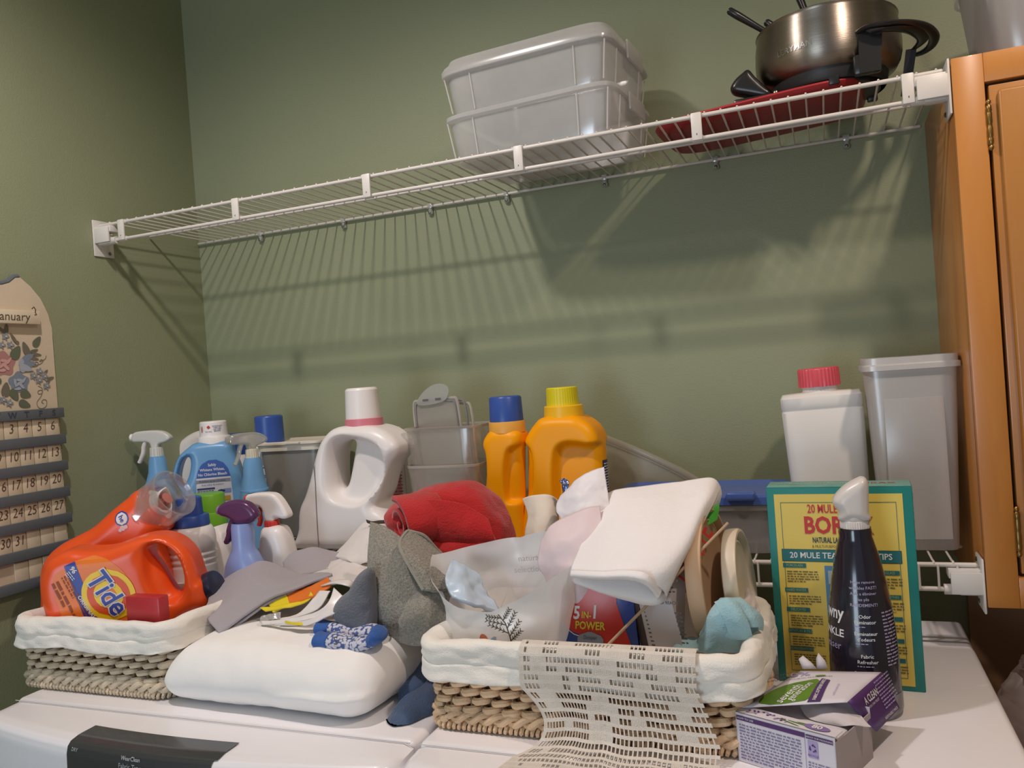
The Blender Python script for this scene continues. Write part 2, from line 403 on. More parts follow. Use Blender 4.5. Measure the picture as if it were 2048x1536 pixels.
def end_bracket(t, cx, xw, side, lip=.036, label=None):
    """side +1: plate on a wall at the left, body reaching right; -1 the mirror"""
    s = side
    def X(a): return xw-cx+s*a
    def bx(m, a0, a1, y0, y1, z0, z1, r=.0015): a, b = sorted((X(a0), X(a1))); m.box(a, b, y0, y1, z0, z1, r)
    pl = MB(); bx(pl, .0005, .004, -.322, -.270, -.067, .012, .0017)
    o = obj('end_bracket', pl, WIRED, t, label=label)
    b = MB(); bx(b, .003, .046, -.316, -.290, -.018, -.004); bx(b, .003, .036, -.314, -.292, -.044, -.022, .006); bx(b, .003, .044, -.321, -.316, -.040, -.008)
    b.tube([(X(.003), -.305, -lip), (X(.052), -.305, -lip)], .0078, 14)
    bb = obj('bracket_cradle', b, WIRED, o)
    for zz in (.004, -.058):
        sc_ = MB().lathe([(.0034, 0), (.0038, .001), (.002, .0022)], 12); sc_.xf(Matrix.Translation((X(.0042), -.283, zz)) @ Matrix.Rotation(s*PI/2, 4, 'Y'))
        obj('screw_head', sc_, GREYD, o)
ZU = 2.05
up, ucx = wire_shelf(ZU, .004, 1.643, .072, 6, 'white wire shelf high on the wall holding clear bins and steel pot', [.195, .433, .660, .844, 1.061, 1.284, 1.52])
end_bracket(up, ucx, 0, 1); end_bracket(up, ucx, 1.65, -1)
ZL = 1.334
lo_, lcx = wire_shelf(ZL, .004, 1.643, .05, 5, 'lower white wire shelf just above the machines under the bottles', [.3, .6, .9, 1.2, 1.5], name='wire_shelf')
# the lower shelf shows its wires running down to the lip rod
lipw = mesh('lip_wire', MB().tube([(0, -.3095, .001), (0, -.3100, -.018), (0, -.3090, -.036)], .0017, 6), WIREW)
for i in range(64): inst('lip_wire', lipw, lo_, (.0127+.0254*i+.004-lcx, 0, 0))
end_bracket(lo_, lcx, 0, 1); end_bracket(lo_, lcx, 1.65, -1)

# ============================================================ wall cabinet
OAK = wood('honey_maple', (200, 132, 60), (184, 114, 46), .36, (1, 1, .16), 16)
OAKD = wood('maple_door_panel', (182, 122, 54), (164, 104, 42), .36, (1, 1, .13), 18)
DARKGAP = mat('dark_gap', (60, 36, 20), .8, bump=.05)
BRASS = mat('antique_brass', (150, 118, 66), .35, metal=.9, var=.2, vscale=60)
cab = thing('wall_cabinet', 'honey-coloured maple wall cabinet with brass hinged door, at the right', 'cabinet', (1.99, -.16, 1.28))
def L(o, mb):  # world coordinates to the local frame of thing o
    mb.xf(Matrix.Translation(-o.location)); return mb
obj('cabinet_body', L(cab, MB().box(1.6505, 2.33, -.307, 0, 1.278, 2.056, .0015)), OAK, cab)
ff = MB(); ff.box(1.6505, 1.690, -.326, -.3065, 1.278, 2.059, .0012); ff.box(1.690, 2.30, -.326, -.3065, 2.018, 2.059, .0012)
ff.box(1.690, 2.30, -.326, -.3065, 1.278, 1.322, .0012); ff.box(2.29, 2.33, -.326, -.3065, 1.278, 2.059, .0012)
obj('face_frame', L(cab, ff), OAK, cab)
obj('door_reveal', L(cab, MB().box(1.690, 2.29, -.3120, -.3072, 1.322, 2.018)), DARKGAP, cab)
dr = MB(); dr.box(1.6945, 2.285, -.3225, -.309, 1.3262, 2.0135, .002); dr.box(1.7045, 2.275, -.3330, -.322, 1.336, 2.004, .004, 3)
door = obj('door', L(cab, dr), OAKD, cab)
def hinge(z):
    h = MB(); h.lathe([(.0008, -.036), (.0028, -.034), (.0034, -.031), (.0020, -.0285), (.0034, -.026), (.0038, -.020), (.0030, -.018), (.0036, -.016), (.0036, -.004), (.0030, -.002), (.0030, .002), (.0036, .004), (.0036, .016), (.0030, .018), (.0038, .020), (.0034, .026), (.0020, .0285), (.0034, .031), (.0028, .034), (.0008, .036)], 16, 1.6925, -.3285)
    h.v = [(x, y, q+z) for x, y, q in h.v]; h.box(1.6895, 1.6925, -.3285, -.3245, z-.024, z+.024)
    o = obj('hinge', L(cab, h), BRASS, cab)
hinge(1.957); hinge(1.387)
# the base unit beside the dryer, almost wholly in shade
base = thing('base_cabinet', 'dark low cabinet right of the dryer, under the plastic bag', 'cabinet', (2.0, -.36, 0))
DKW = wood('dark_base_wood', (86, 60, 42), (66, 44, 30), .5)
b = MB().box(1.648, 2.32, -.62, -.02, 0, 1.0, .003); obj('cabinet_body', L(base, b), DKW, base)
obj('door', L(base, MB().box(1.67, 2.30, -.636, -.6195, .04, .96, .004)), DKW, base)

# ============================================================ washer and dryer
ENAM = mat('white_enamel', (246, 243, 246), .34, coat=.3, bump=.015, bscale=30, var=.012)
ENAMD = mat('appliance_seam', (196, 194, 198), .5, bump=.02)
BLK = mat('black_gloss_panel', (58, 60, 64), .25, coat=.4, bump=.01)
LETW = mat('pale_lettering', (190, 194, 198), .5, bump=.02)
LETG = mat('grey_lettering', (120, 120, 126), .5, bump=.02)
ZM = 1.205
def machine(name, label, x0, x1, panel=None):
    t = thing(name, label, name, ((x0+x1)/2, -.46, 0)); xc = (x0+x1)/2; hw = (x1-x0)/2
    obj('cabinet_body', L(t, MB().box(x0+.003, x1-.003, -.765, -.155, .03, ZM-.022, .006)), ENAM, t)
    obj('top_panel', L(t, MB().box(x0, x1, -.742, -.150, ZM-.026, ZM, .009, 4)), ENAM, t)
    # console: section swept across with a bowed front
    sec = [(-.742, -.003), (-.79, -.0035), (-.820, -.0042), (-.833, -.0072), (-.8385, -.0125), (-.8410, -.022), (-.842, -.05), (-.842, -.15), (-.842, -.19), (-.79, -.19), (-.742, -.19)]
    def bow(x): return .042*(1-((x-xc)/hw)**2)-.040
    def con(u, v, off=0, xa=x0+.0005, xb=x1-.0005):
        x = xa+(xb-xa)*u; k = v*(len(sec)-1); i = min(int(k), len(sec)-2); q = k-i
        y = sec[i][0]*(1-q)+sec[i+1][0]*q; z = sec[i][1]*(1-q)+sec[i+1][1]*q
        e = min(1, max(0, (-.742-y)/.06)); edge = max(0, abs(x-xc)-(hw-.014))/.014
        return (x, y-bow(x)*e*1.0+.010*edge**2*e-off*.5, ZM+z-.006*edge**2+off)
    mb = MB().grid(lambda u, v: con(u, v), 60, 40); n = len(mb.v)
    mb.f.append(tuple(j*61 for j in range(41))); mb.f.append(tuple(j*61+60 for j in range(40, -1, -1)))
    cpl = obj('console', L(t, mb), ENAM, t, ang=1.0)
    # pedestal, door
    obj('pedestal', L(t, MB().box(x0+.006, x1-.006, -.76, -.16, 0, .33, .004)), ENAM, t)
    dr = MB(); dr.lathe([(.22, 0), (.225, .02), (.20, .035), (.15, .04), (.14, .02), (.02, .012)], 40); dr.xf(Matrix.Translation((xc, -.766, .66)) @ Matrix.Rotation(PI/2, 4, 'X'))
    obj('door', L(t, dr), ENAMD, t)
    return t, con
wsh, wcon = machine('washer', 'white washing machine with black control panel, at the left', .232, .944)
dry, dcon = machine('dryer', 'white dryer with rounded top edge, at the right', .950, 1.636)
# black control inset
xa, xb = .457, .712
mb = MB(); vv = [.25+.55*i/24 for i in range(25)]
def pan(u, v):
    k = .105+v*.66; sl = .010*max(0, 1-abs(v-.28)/.25)
    a = xa-(.002 if v < .3 else .003)*0; return wcon((xa+(xb+(.008*v*3 if v < .3 else .0072))-xa-(.004))*0+((xa+(xb-xa+(-.006 if v > .3 else .0))*u)-.2325)/(.9435-.2325), k, .0016)
mb.grid(pan, 30, 40); pn = obj('control_panel', L(wsh, mb), BLK, wsh, ang=1.2)
fr = Frame(wsh.matrix_world.inverted() @ Vector((0, 0, 0)), (1, 0, 0), (0, 0, 1))
fr = Frame(Vector((.578, -.8465, ZM-.016))-wsh.location, (1, 0, 0), (0, 0, 1), mb, .05)
text(fr, pn, 'WearClean', .0072, LETW, 0, .003, bold=.01, off=.0012); text(fr, pn, 'Fabric Type', .0085, LETW, 0, -.0065, off=.0012)
text(fr, pn, 'DRY', .0065, LETW, -.105, .003, off=.0012)
fr2 = Frame(Vector((.752, -.8390, ZM-.020))-wsh.location, (1, 0, 0), (0, 0, 1))
text(fr2, wsh, 'OPTIONS', .0075, LETG, 0, 0, off=-.001)
fr3 = Frame(Vector((.262, -.822, ZM-.055))-wsh.location, (1, -.2, 0), (0, 0, 1))
obj('detergent_drawer_latch', L(wsh, MB().box(.245, .283, -.8155, -.78, ZM-.068, ZM-.046, .002)), mat('grey_plastic', (120, 128, 140), .4, bump=.02), wsh)
# seam line across the tops
for t, x0, x1 in ((wsh, .236, .94), (dry, .954, 1.632)):
    obj('lid_seam', L(t, MB().tube([(x0, -.7445, ZM-.0012), (x1, -.7445, ZM-.0012)], .0007, 6)), ENAMD, t)

# ============================================================ perpetual calendar on the left wall
CREAM = mat('cream_painted_wood', (208, 190, 164), .6, bump=.15, bscale=120, var=.03)
SLATE = mat('slate_blue_paint', (94, 99, 104), .6, bump=.15, bscale=120, var=.05)
TILE = mat('pale_wood_tile', (216, 200, 172), .6, bump=.1, var=.04, vscale=40)
INK = mat('brown_ink', (84, 66, 52), .7, bump=.02)
cal = thing('wall_calendar', 'cream wooden perpetual calendar with painted flowers on left wall', 'calendar', (0, -.545, 1.32))
TH = .009; YR = -.4455; YL = -.665; YC = (YR+YL)/2
# outline in (y, z): arched shoulders with a dip in the middle
half = [(YR, 1.335), (YR, 1.70), (YR, 1.822), (YR-.006, 1.850), (YR-.020, 1.880), (YR-.040, 1.903), (YR-.062, 1.920), (YR-.072, 1.9185), (YR-.085, 1.908), (YR-.0995, 1.903), (YC, 1.902)]
out = half+[(2*YC-y, z) for y, z in reversed(half[:-1])]
def ycoords(pts, x0, x1):
    n = len(pts); m = MB(); m.add([(x0, y, z) for y, z in pts]+[(x1, y, z) for y, z in pts],
        [tuple(range(n)), tuple(range(2*n-1, n-1, -1))]+[(i, i+n, (i+1) % n+n, (i+1) % n) for i in range(n)]); return m
bd = obj('board', L(cal, ycoords(out, .001, .001+TH)), CREAM, cal, smooth=False)
cap_ = half[6:]; cap_ = cap_+[(2*YC-y, z) for y, z in reversed(cap_[:-1])]
ec = MB().tube([(.0058, y, z+.001) for y, z in cap_], .0052, 8, flat=1); obj('painted_top_edge', L(cal, ec), SLATE, cal)
F = Frame(Vector((.0101, 0, 0))-cal.location, (0, 1, 0), (0, 0, 1))     # x = y world, y = z world
railz = [PX(119, v, .016).z for v in (825, 878, 931.5, 985, 1038.5, 1092.5, 1151)]
for i, z in enumerate(railz):
    o = obj('rail', L(cal, MB().box(.0102, .0205, YL-.005, YR+.0055, z-.0098, z+.0098, .0012)), SLATE, cal)
    if i == 0:
        FR = Frame(Vector((.0207, 0, 0))-cal.location, (0, 1, 0), (0, 0, 1))
        for k, ch in enumerate('SMTWTFS'): text(FR, o, ch, .017, mat('dark_blue_ink', (58, 66, 76), .7, bump=.02), YR-.0185-(6-k)*.0292, z, bold=.02, off=.0003)
tm = mesh('date_tile', MB().box(.0105, .0135, -.0139, .0139, -.0195, .0195, .0008), TILE)
tf = Frame((.0137, 0, .004), (0, 1, 0), (0, 0, 1))
for d in range(1, 36):
    k = d % 7; row = d//7
    if d > 31 and d != 35 and row == 5: continue
    row = (d)//7; col = d % 7
    if row > 4: continue
    y = YR-.0185-(6-col)*.0292; z = (railz[row]+railz[row+1])/2-.003
    t_ = inst('date_tile', tm, cal, (0, y+.545, z-1.32))
    if d <= 31: text(tf, t_, str(d), .026, INK, 0, 0, sx=.82, bold=-.004, off=.0003, name='number', shear=.15)
for col in (3, 4, 5):
    inst('date_tile', tm, cal, (0, YR-.0185-(6-col)*.0292+.545, (railz[5]+railz[6])/2-.003-1.32))
mo = obj('month_tile', L(cal, MB().box(.0105, .0235, -.590, -.4800, 1.8270, 1.8530, .001)), TILE, cal)
FM = Frame(Vector((.0237, 0, 0))-cal.location, (0, 1, 0), (0, 0, 1))
text(FM, mo, 'January', .0235, INK, -.537, 1.840, shear=.1, off=.0003, bold=-.002)
fl = MB().tube([(.0237, -.497, 1.857), (.0237, -.4925, 1.861), (.0237, -.489, 1.856), (.0237, -.4905, 1.850), (.0237, -.488, 1.8465), (.0237, -.492, 1.8455)], .0011, 5)
obj('flourish', L(cal, fl), INK, mo)
# painted flowers: flat paint on the board, given by photo pixel of their centre
ROSE = mat('rose_paint', (172, 124, 120), .6, bump=.02); ROSE2 = mat('light_rose_paint', (204, 158, 150), .6, bump=.02)
BLU = mat('blue_flower_paint', (124, 134, 150), .6, bump=.02); BLU2 = mat('light_blue_paint', (162, 168, 178), .6, bump=.02); BLU3 = mat('grey_blue_paint', (136, 142, 148), .6, bump=.02)
LEAF = mat('sage_leaf_paint', (98, 104, 84), .6, bump=.02); LEAF2 = mat('brown_leaf_paint', (112, 106, 90), .6, bump=.02)
def cp(px, py):
    q = PX(px, py, .0101); return q.y, q.z
SP = .00108; PC = [0]
def petal(px, py, a, b, ang, m, off=.0004, name='leaf'):
    y, z = cp(px, py); pts = [(math.cos(t)*a*SP*(1.15 if math.cos(t) > 0 else 1), math.sin(t)*b*SP*(1-.35*math.cos(t))) for t in [2*PI*i/16 for i in range(16)]]
    PC[0] += .000012; fillpoly(F, bd, name, [(y+math.cos(ang)*p-math.sin(ang)*q, z+math.sin(ang)*p+math.cos(ang)*q) for p, q in pts], m, off+.0004+PC[0])
def rose(px, py, r, m1, m2):
    y, z = cp(px, py); fillpoly(F, bd, 'flower', [(y+r*SP*(1+.12*math.sin(5*t))*math.cos(t), z+r*SP*(1+.12*math.sin(5*t))*math.sin(t)) for t in [2*PI*i/40 for i in range(40)]], m1, .0004)
    for k in range(7):
        t = k*2.4; rr = r*(.15+.08*k); fr_ = (px+rr*math.cos(t), py+rr*math.sin(t)); petal(fr_[0], fr_[1], r*.34, r*.13, t+1.4, m2, .0007+.00004*k, 'petal')
rose(7, 728, 21, ROSE, ROSE2); rose(38, 766, 19, BLU, BLU2); rose(-30, 740, 18, BLU, BLU2)
for k, (dx, dy, an) in enumerate([(0, 0, .9), (8, -6, .5), (-2, 10, 1.6), (12, 6, .1), (4, 14, -.3)]): petal(46+dx, 722+dy, 12, 6, an, BLU if k % 2 else BLU2, .0005+.0001*k, 'petal')
for x, y, a, b, an, m in [(31, 706, 13, 9, 1.0, LEAF), (51, 698, 12, 6.5, 1.9, LEAF2), (73, 684, 11, 6.5, .9, LEAF), (11, 780, 12, 8, 1.4, LEAF2), (28, 789, 11, 8, -1.1, LEAF), (50, 788, 10, 8, -.4, LEAF), (48, 808, 11, 7, -.4, LEAF),
    (67, 702, 8, 3, .3, LEAF), (72, 709, 9, 3, -.1, LEAF2), (68, 717, 8, 3, -.2, LEAF2), (52, 742, 13, 2.2, -.05, LEAF2), (12, 658, 8, 4, 1.4, LEAF2), (3, 660, 7, 3, 2.3, LEAF2), (26, 676, 9, 3, 2.1, LEAF2), (32, 684, 6, 3, 2.6, LEAF2),
    (100, 757, 7, 3, .3, LEAF2), (96, 762, 6, 3, .9, LEAF2), (91, 744, 5, 2.5, .8, LEAF2), (-8, 760, 10, 6, 2.6, LEAF), (-40, 700, 11, 7, 2, LEAF), (-45, 790, 10, 7, 3.6, LEAF)]: petal(x, y, a, b, an, m)
for x, y in [(10, 673), (3, 690), (20, 690), (78, 743), (66, 752), (88, 753), (77, 761), (5, 800), (18, 806), (92, 772), (-30, 680), (-20, 800)]:
    for k in range(5): petal(x+4.2*math.cos(k*1.257), y+4.2*math.sin(k*1.257), 3.4, 2.3, -k*1.257, BLU3, .0004, 'petal')
    y_, z_ = cp(x, y); fillpoly(F, bd, 'flower_centre', ell(.0018, .0018, y_, z_, 10), CREAM, .0036)
def scroll(pts, r=.0007):
    q = [cp(*p) for p in poly2(pts, 5, False)]; m = MB().tube([(.0103, y, z) for y, z in q], r, 5); obj('painted_scroll', L(cal, m), LEAF2, bd)
scroll([(76, 772), (84, 777), (84, 786), (77, 788), (76, 782), (84, 781), (82, 792), (74, 804), (76, 814), (84, 817), (92, 812), (93, 802), (87, 799), (83, 804), (87, 807)])
scroll([(66, 734), (74, 732), (76, 726), (71, 724), (70, 730), (80, 728), (86, 722), (82, 719), (79, 723), (90, 718), (92, 711)])
# ============================================================ shared bottle pieces
def ol(pts, y, bx, bz, n=5, smooth=True):
    q = [P(a, b, y) for a, b in pts]; q = [(p.x-bx, p.z-bz) for p in q]
    return poly2(q, n) if smooth else q
def cap(parent, name, cx, cy, z0, z1, r0, r1, m, ribs=0, depth=.0007, edge=.003, lip=None, label=None):
    mb = MB(); n = ribs*2 if ribs else 40; prof = []
    if lip: prof += [(lip, z0), (lip, z0+.003), (r0, z0+.0045)]; z0 += .0045
    prof += [(r0, z0), (r0+(r1-r0)*.9, z1-edge), (r1-edge*.35, z1-edge*.35), (r1-edge, z1), (r1*.5, z1)]
    rings = []
    for k, (r, z) in enumerate(prof):
        rib = depth if ribs and (k < len(prof)-2) else 0
        rings.append([(cx+(r-(rib if i % 2 else 0))*math.cos(2*PI*i/n), cy+(r-(rib if i % 2 else 0))*math.sin(2*PI*i/n), z) for i in range(n)])
    vs = [p for r in rings for p in r]; fs = [(k*n+i, k*n+(i+1) % n, (k+1)*n+(i+1) % n, (k+1)*n+i) for k in range(len(rings)-1) for i in range(n)]
    fs += [tuple(range(n-1, -1, -1)), tuple((len(rings)-1)*n+i for i in range(n))]
    return obj(name, mb.add(vs, fs), m, parent, ang=.5, label=label)
HDPE = mat('white_bottle_plastic', (238, 232, 228), .34, sss=.1, bump=.02, bscale=40)
HDPE2 = mat('milky_bottle_plastic', (226, 222, 216), .42, bump=.02)
WPL = mat('white_cap_plastic', (240, 234, 230), .36, bump=.02)
BLUECAP = mat('royal_blue_plastic', (52, 84, 160), .35, bump=.02)
YEL = mat('golden_yellow_plastic', (252, 166, 0), .42, bump=.02, var=.015, spec=.3)
YELCAP = mat('lemon_cap_plastic', (222, 206, 30), .36, bump=.02)
LBLUE = mat('light_blue_plastic', (112, 164, 208), .32, bump=.02)
PINKC = mat('pink_ring_plastic', (216, 128, 140), .4, bump=.02)
SEAM = mat('mould_seam', (130, 124, 124), .5, bump=.02)
REDI = mat('red_print', (196, 52, 42), .55, bump=.02); NAVY = mat('navy_print', (50, 62, 120), .55, bump=.02)
WPR = mat('white_print', (232, 230, 228), .55, bump=.02); LABW = mat('white_label', (218, 216, 220), .45, bump=.02)
BLKI = mat('black_print', (48, 44, 46), .6, bump=.02)
ZS = ZL+.0045     # top of the lower shelf's wires
def spray_head(parent, x, y, z, m, nozzle_m, trig_m, s=1, face=-1, collar=None, kind='flat', nm='trigger_head'):
    """head of a trigger sprayer: neck collar, body, nozzle, trigger lever; looks toward face*x"""
    f = face
    c = cap(parent, 'collar', x, y, z, z+.020*s, .0145*s, .0135*s, collar or m, 18, .0008, .001)
    prof = [(-.048, .034), (-.052, .040), (-.050, .050), (-.040, .056), (-.005, .057), (.018, .054), (.034, .044), (.036, .036), (.026, .030), (.010, .026), (.006, .018), (-.008, .018), (-.012, .030), (-.030, .033)]
    if kind == 'round': prof = [(-.036, .030), (-.044, .036), (-.046, .045), (-.036, .050), (-.022, .054), (0, .058), (.02, .055), (.038, .044), (.040, .034), (.028, .027), (.011, .024), (.008, .012), (-.009, .012), (-.012, .024)]
    b = puff([(f*a*s, q*s) for a, q in poly2(prof, 4)], .0095*s, .004*s, h=.0018*s, sm=3)
    b.v = [(a+x, bb+y, q+z) for a, bb, q in b.v]; hd = obj(nm, b, m, parent, ang=1.2)
    nz = MB().lathe([(.0070, 0), (.0080, .002), (.0080, .010), (.0030, .012)], 16); nz.xf(Matrix.Translation((x+f*-.046*s, y, z+.044*s)) @ Matrix.Rotation(-f*PI/2, 4, 'Y') @ Matrix.Scale(s, 4))
    obj('nozzle', nz, nozzle_m, hd)
    tr = MB().tube([(x+f*a*s, y, z+q*s) for a, q in poly2([(-.022, .034), (-.028, .022), (-.031, .008), (-.038, -.006), (-.042, -.012)], 3, False)], [.0050*s]*4+[.0045*s]*4+[.0042*s]*4+[.002*s], 10, up=(0, 1, 0), flat=1.5)
    obj('trigger', tr, trig_m, hd)
    return hd
# ============================================================ bottles along the back, left to right
# spray bottle far left
x0 = P(314, 930, -.268).x
t = thing('spray_bottle', 'light blue spray bottle with white trigger head, leftmost on the lower shelf', 'spray bottle', (x0+.002, -.268, ZS))
zt = P(314, 912, -.268).z-ZS
body = MB().loft([(0, .034, .024, 2.6), (.004, .037, .027, 2.6), (zt-.095, .037, .027, 2.6), (zt-.075, .034, .025, 2.4), (zt-.055, .027, .020, 2.2), (zt-.035, .021, .017, 2), (zt-.010, .0185, .016, 2), (zt, .0150, .0150, 2)], 36)
bo = obj('bottle_body', body, LBLUE, t); cap(t, 'shoulder_ring', 0, 0, zt-.066, zt-.061, .0285, .0285, LBLUE, edge=.001)
spray_head(t, 0, 0, zt-.001, mat('translucent_white_plastic', (205, 205, 198), .3, bump=.02), WPL, WPL, 1.02, 1)
t.rotation_euler = (0, 0, .25)
# white jug hidden behind the blue bleach bottle
bx, bz = P(385, 1000, -.08).x, ZS
t = thing('white_jug', 'white jug with curved shoulder partly behind the light blue bottle', 'bottle', (bx, -.08, bz))
o = ol([(352, 1060), (350, 960), (352, 915), (362, 885), (385, 866), (410, 860), (430, 870), (445, 900), (448, 960), (446, 1060)], -.10, bx, bz); o = [(a, max(z, 0)) for a, z in o]
m_ = puff(o, .038, .02, h=.003); obj('bottle_body', m_, HDPE, t); cap(t, 'cap', P(415, 862, -.10).x-bx, 0, P(400, 868, -.10).z-bz, P(400, 848, -.10).z-bz, .018, .017, WPL, 24)
# light blue whitener bottle
Y = -.175; bx, bz = P(415, 1000, Y).x, ZS
t = thing('bleach_bottle', 'light blue handled laundry bottle with white cap and rounded label', 'bottle', (bx, Y, bz))
o = ol([(372, 1062), (368, 985), (354, 955), (352, 940), (362, 910), (380, 892), (395, 884), (452, 882), (464, 905), (476, 935), (484, 975), (488, 1062)], Y, bx, bz); o = [(a, max(z, 0)) for a, z in o]
hole = ol([(365, 938), (371, 918), (380, 912), (383, 925), (379, 948), (370, 965), (364, 955)], Y, bx, bz, 4)
o = [(a*.80, z) for a, z in o]; hole = [(a*.80, z) for a, z in hole]
m_ = puff(o, .040, .018, holes=[(hole, .004)], h=.0026); bo = obj('bottle_body', m_, LBLUE, t, ang=1.2)
cx = (P(424, 880, Y).x-bx)*.8; zc = P(424, 886, Y).z-bz; zc2 = P(424, 872, Y).z-bz; zt = P(424, 842, Y).z-bz
cap(t, 'pour_collar', cx, 0, zc-.002, zc2, .0355, .0350, WPL, edge=.002)
cp_ = cap(t, 'cap', cx, 0, zc2, zt, .0305, .0290, WPL, edge=.003)
F1 = Frame((cx, 0, (zc2+zt)/2), (1, 0, 0), (0, 0, 1), MB().lathe([(.0302, 0), (.0302, 1)], 40, cx, 0, (0, 0)).xf(Matrix.Translation((0, 0, -.5+zt))))
v2 = rect(.0058, .0062, -.006, .004, .6); F1.put(cp_, 'red_square', v2, [(0, 1, 2, 3)], REDI)
text(F1, cp_, 'NEED', .0055, REDI, -.021, 0, rot=PI/2, bold=.02); text(F1, cp_, 'NO SPILL', .0036, NAVY, -.006, -.006)
for k, s_ in enumerate(('SQUEEZE AND', 'TURN THE', 'CAP. THEN', 'MEASURE')): text(F1, cp_, s_, .0031, NAVY, .012, .006-.0037*k, bold=.02)
t.rotation_euler = (0, 0, .58); t.location.y -= .008; t.location.x += .012
F1 = Frame(((P(425, 940, Y).x-bx)*.8, 0, P(425, 940, Y).z-bz), (1, 0, 0), (0, 0, 1), m_)
F1.u = F1.u*1.34; F1.v = F1.v*1.30
arch = [(-.028, -.060), (.031, -.060), (.029, -.010), (.026, .004), (.019, .014), (.008, .020), (-.004, .020), (-.014, .015), (-.021, .005), (-.025, -.010)]
la = fillpoly(F1, t, 'label', arch, LABW, .0005, .006)
fillpoly(F1, la, 'label_arch', [p for p in arch if p[1] > -.011]+[(-.0255, -.0135), (.0292, -.0135)][::-1][:0]+[], mat('label_blue', (58, 92, 168), .45, bump=.02), .0010, .006)
for k, (s_, z_) in enumerate((('Safely', .0115), ('Whitens Whites,', .0035), ('No Chlorine Bleach', -.0045))): text(F1, la, s_, .0066, WPR, .001, z_, bold=.015, off=.0016, sx=.86)
fillpoly(F1, la, 'grey_band', rect(.055, .0055, .001, -.0158), mat('label_grey', (140, 142, 150), .5, bump=.02), .0012, .003)
text(F1, la, 'Freshens up to 1.5 times', .0042, NAVY, 0, -.0158, off=.0018); text(F1, la, 'from odour & moisture', .0036, NAVY, 0, -.022, off=.0018)
for k in range(2): fillpoly(F1, la, 'blue_bar', rect(.028, .003, -.011, -.0285-.012*k), NAVY, .0014, .0015); fineprint(F1, la, -.025, -.0325-.012*k, .026, 3, .0023, BLKI, seed=k, off=.0015)
fillpoly(F1, la, 'oval_mark', ell(.006, .003, .013, -.034), NAVY, .0014, .0015); fillpoly(F1, la, 'picture', rect(.012, .007, .0225, -.034), mat('label_lilac', (134, 150, 200), .5, bump=.02), .0014, .0015)
fillpoly(F1, la, 'picture', rect(.010, .008, .0215, -.047), mat('label_gold', (200, 158, 60), .5, bump=.02), .0014, .0015)
# blue cap jug just right of it (seen between bottles)
Y = -.062; bx = P(478, 900, Y).x
t = thing('bleach_jug', 'white jug with blue lid peeking out behind the second blue spray bottle', 'bottle', (bx, Y, ZS))
h_ = P(478, 905, Y).z-ZS; mb = MB().loft([(0, .034, .034, 3), (.004, .037, .037, 3), (h_-.07, .037, .037, 3), (h_-.02, .036, .032, 2.4), (h_, .024, .024, 2)], 36); bo = obj('bottle_body', mb, HDPE, t)
cap(t, 'cap', 0, 0, h_-.002, P(478, 866, Y).z-ZS, .0285, .027, BLUECAP, 30)
# second blue spray bottle, clear head
Y = -.262; x0 = P(507, 950, Y).x; zt = P(505, 915, Y).z-ZS
t = thing('spray_bottle', 'light blue spray bottle with clear trigger head beside the grey translucent tub', 'spray bottle', (x0, Y, ZS))
body = MB().loft([(0, .030, .022, 2.6), (.004, .034, .026, 2.6), (zt-.10, .034, .026, 2.6), (zt-.075, .030, .024, 2.4), (zt-.055, .0255, .020, 2.2), (zt-.035, .0215, .018, 2), (zt-.010, .0195, .017, 2), (zt, .0150, .0150, 2)], 36)
obj('bottle_body', body, LBLUE, t); cap(t, 'shoulder_ring', 0, 0, zt-.070, zt-.065, .029, .029, LBLUE, edge=.001)
CLR = frosted('clear_sprayer_plastic', (222, 220, 212), .55, .12, .25)
spray_head(t, 0, 0, zt-.001, CLR, CLR, CLR, .95, 1, collar=mat('cream_collar', (214, 206, 184), .4, bump=.02)); t.rotation_euler = (0, 0, 1.15)
# white bottle with tall blue cap and scribbled label
Y = -.11; bx = P(552, 1000, Y).x
t = thing('detergent_bottle', 'white bottle with tall blue cap and handwritten label behind the grey tub', 'bottle', (bx, Y, ZS))
h_ = P(550, 884, Y).z-ZS; mb = MB().loft([(0, .036, .030, 3), (.004, .039, .033, 3), (h_-.03, .039, .033, 3), (h_-.006, .034, .030, 2.6), (h_, .028, .026, 2)], 40); obj('bottle_body', mb, HDPE, t)
cap(t, 'cap', -.004, 0, h_-.001, P(549, 830, Y).z-ZS, .0325, .0315, BLUECAP, 0, edge=.004)
F1 = Frame((-.012, 0, .16), (1, .0, 0), (0, 0, 1), mb); la = fillpoly(F1, t, 'label', rect(.050, .085, 0, -.012), LABW, .0004, .006)
text(F1, la, 'Dyo', .017, BLKI, -.010, .014, shear=.3, off=.001); text(F1, la, 'Wr', .022, BLKI, -.006, -.008, shear=.4, off=.001); fineprint(F1, la, -.02, -.024, .04, 7, .0040, BLKI, off=.001)
fillpoly(F1, la, 'black_square', rect(.010, .014, .012, -.045), BLKI, .0012, .003)
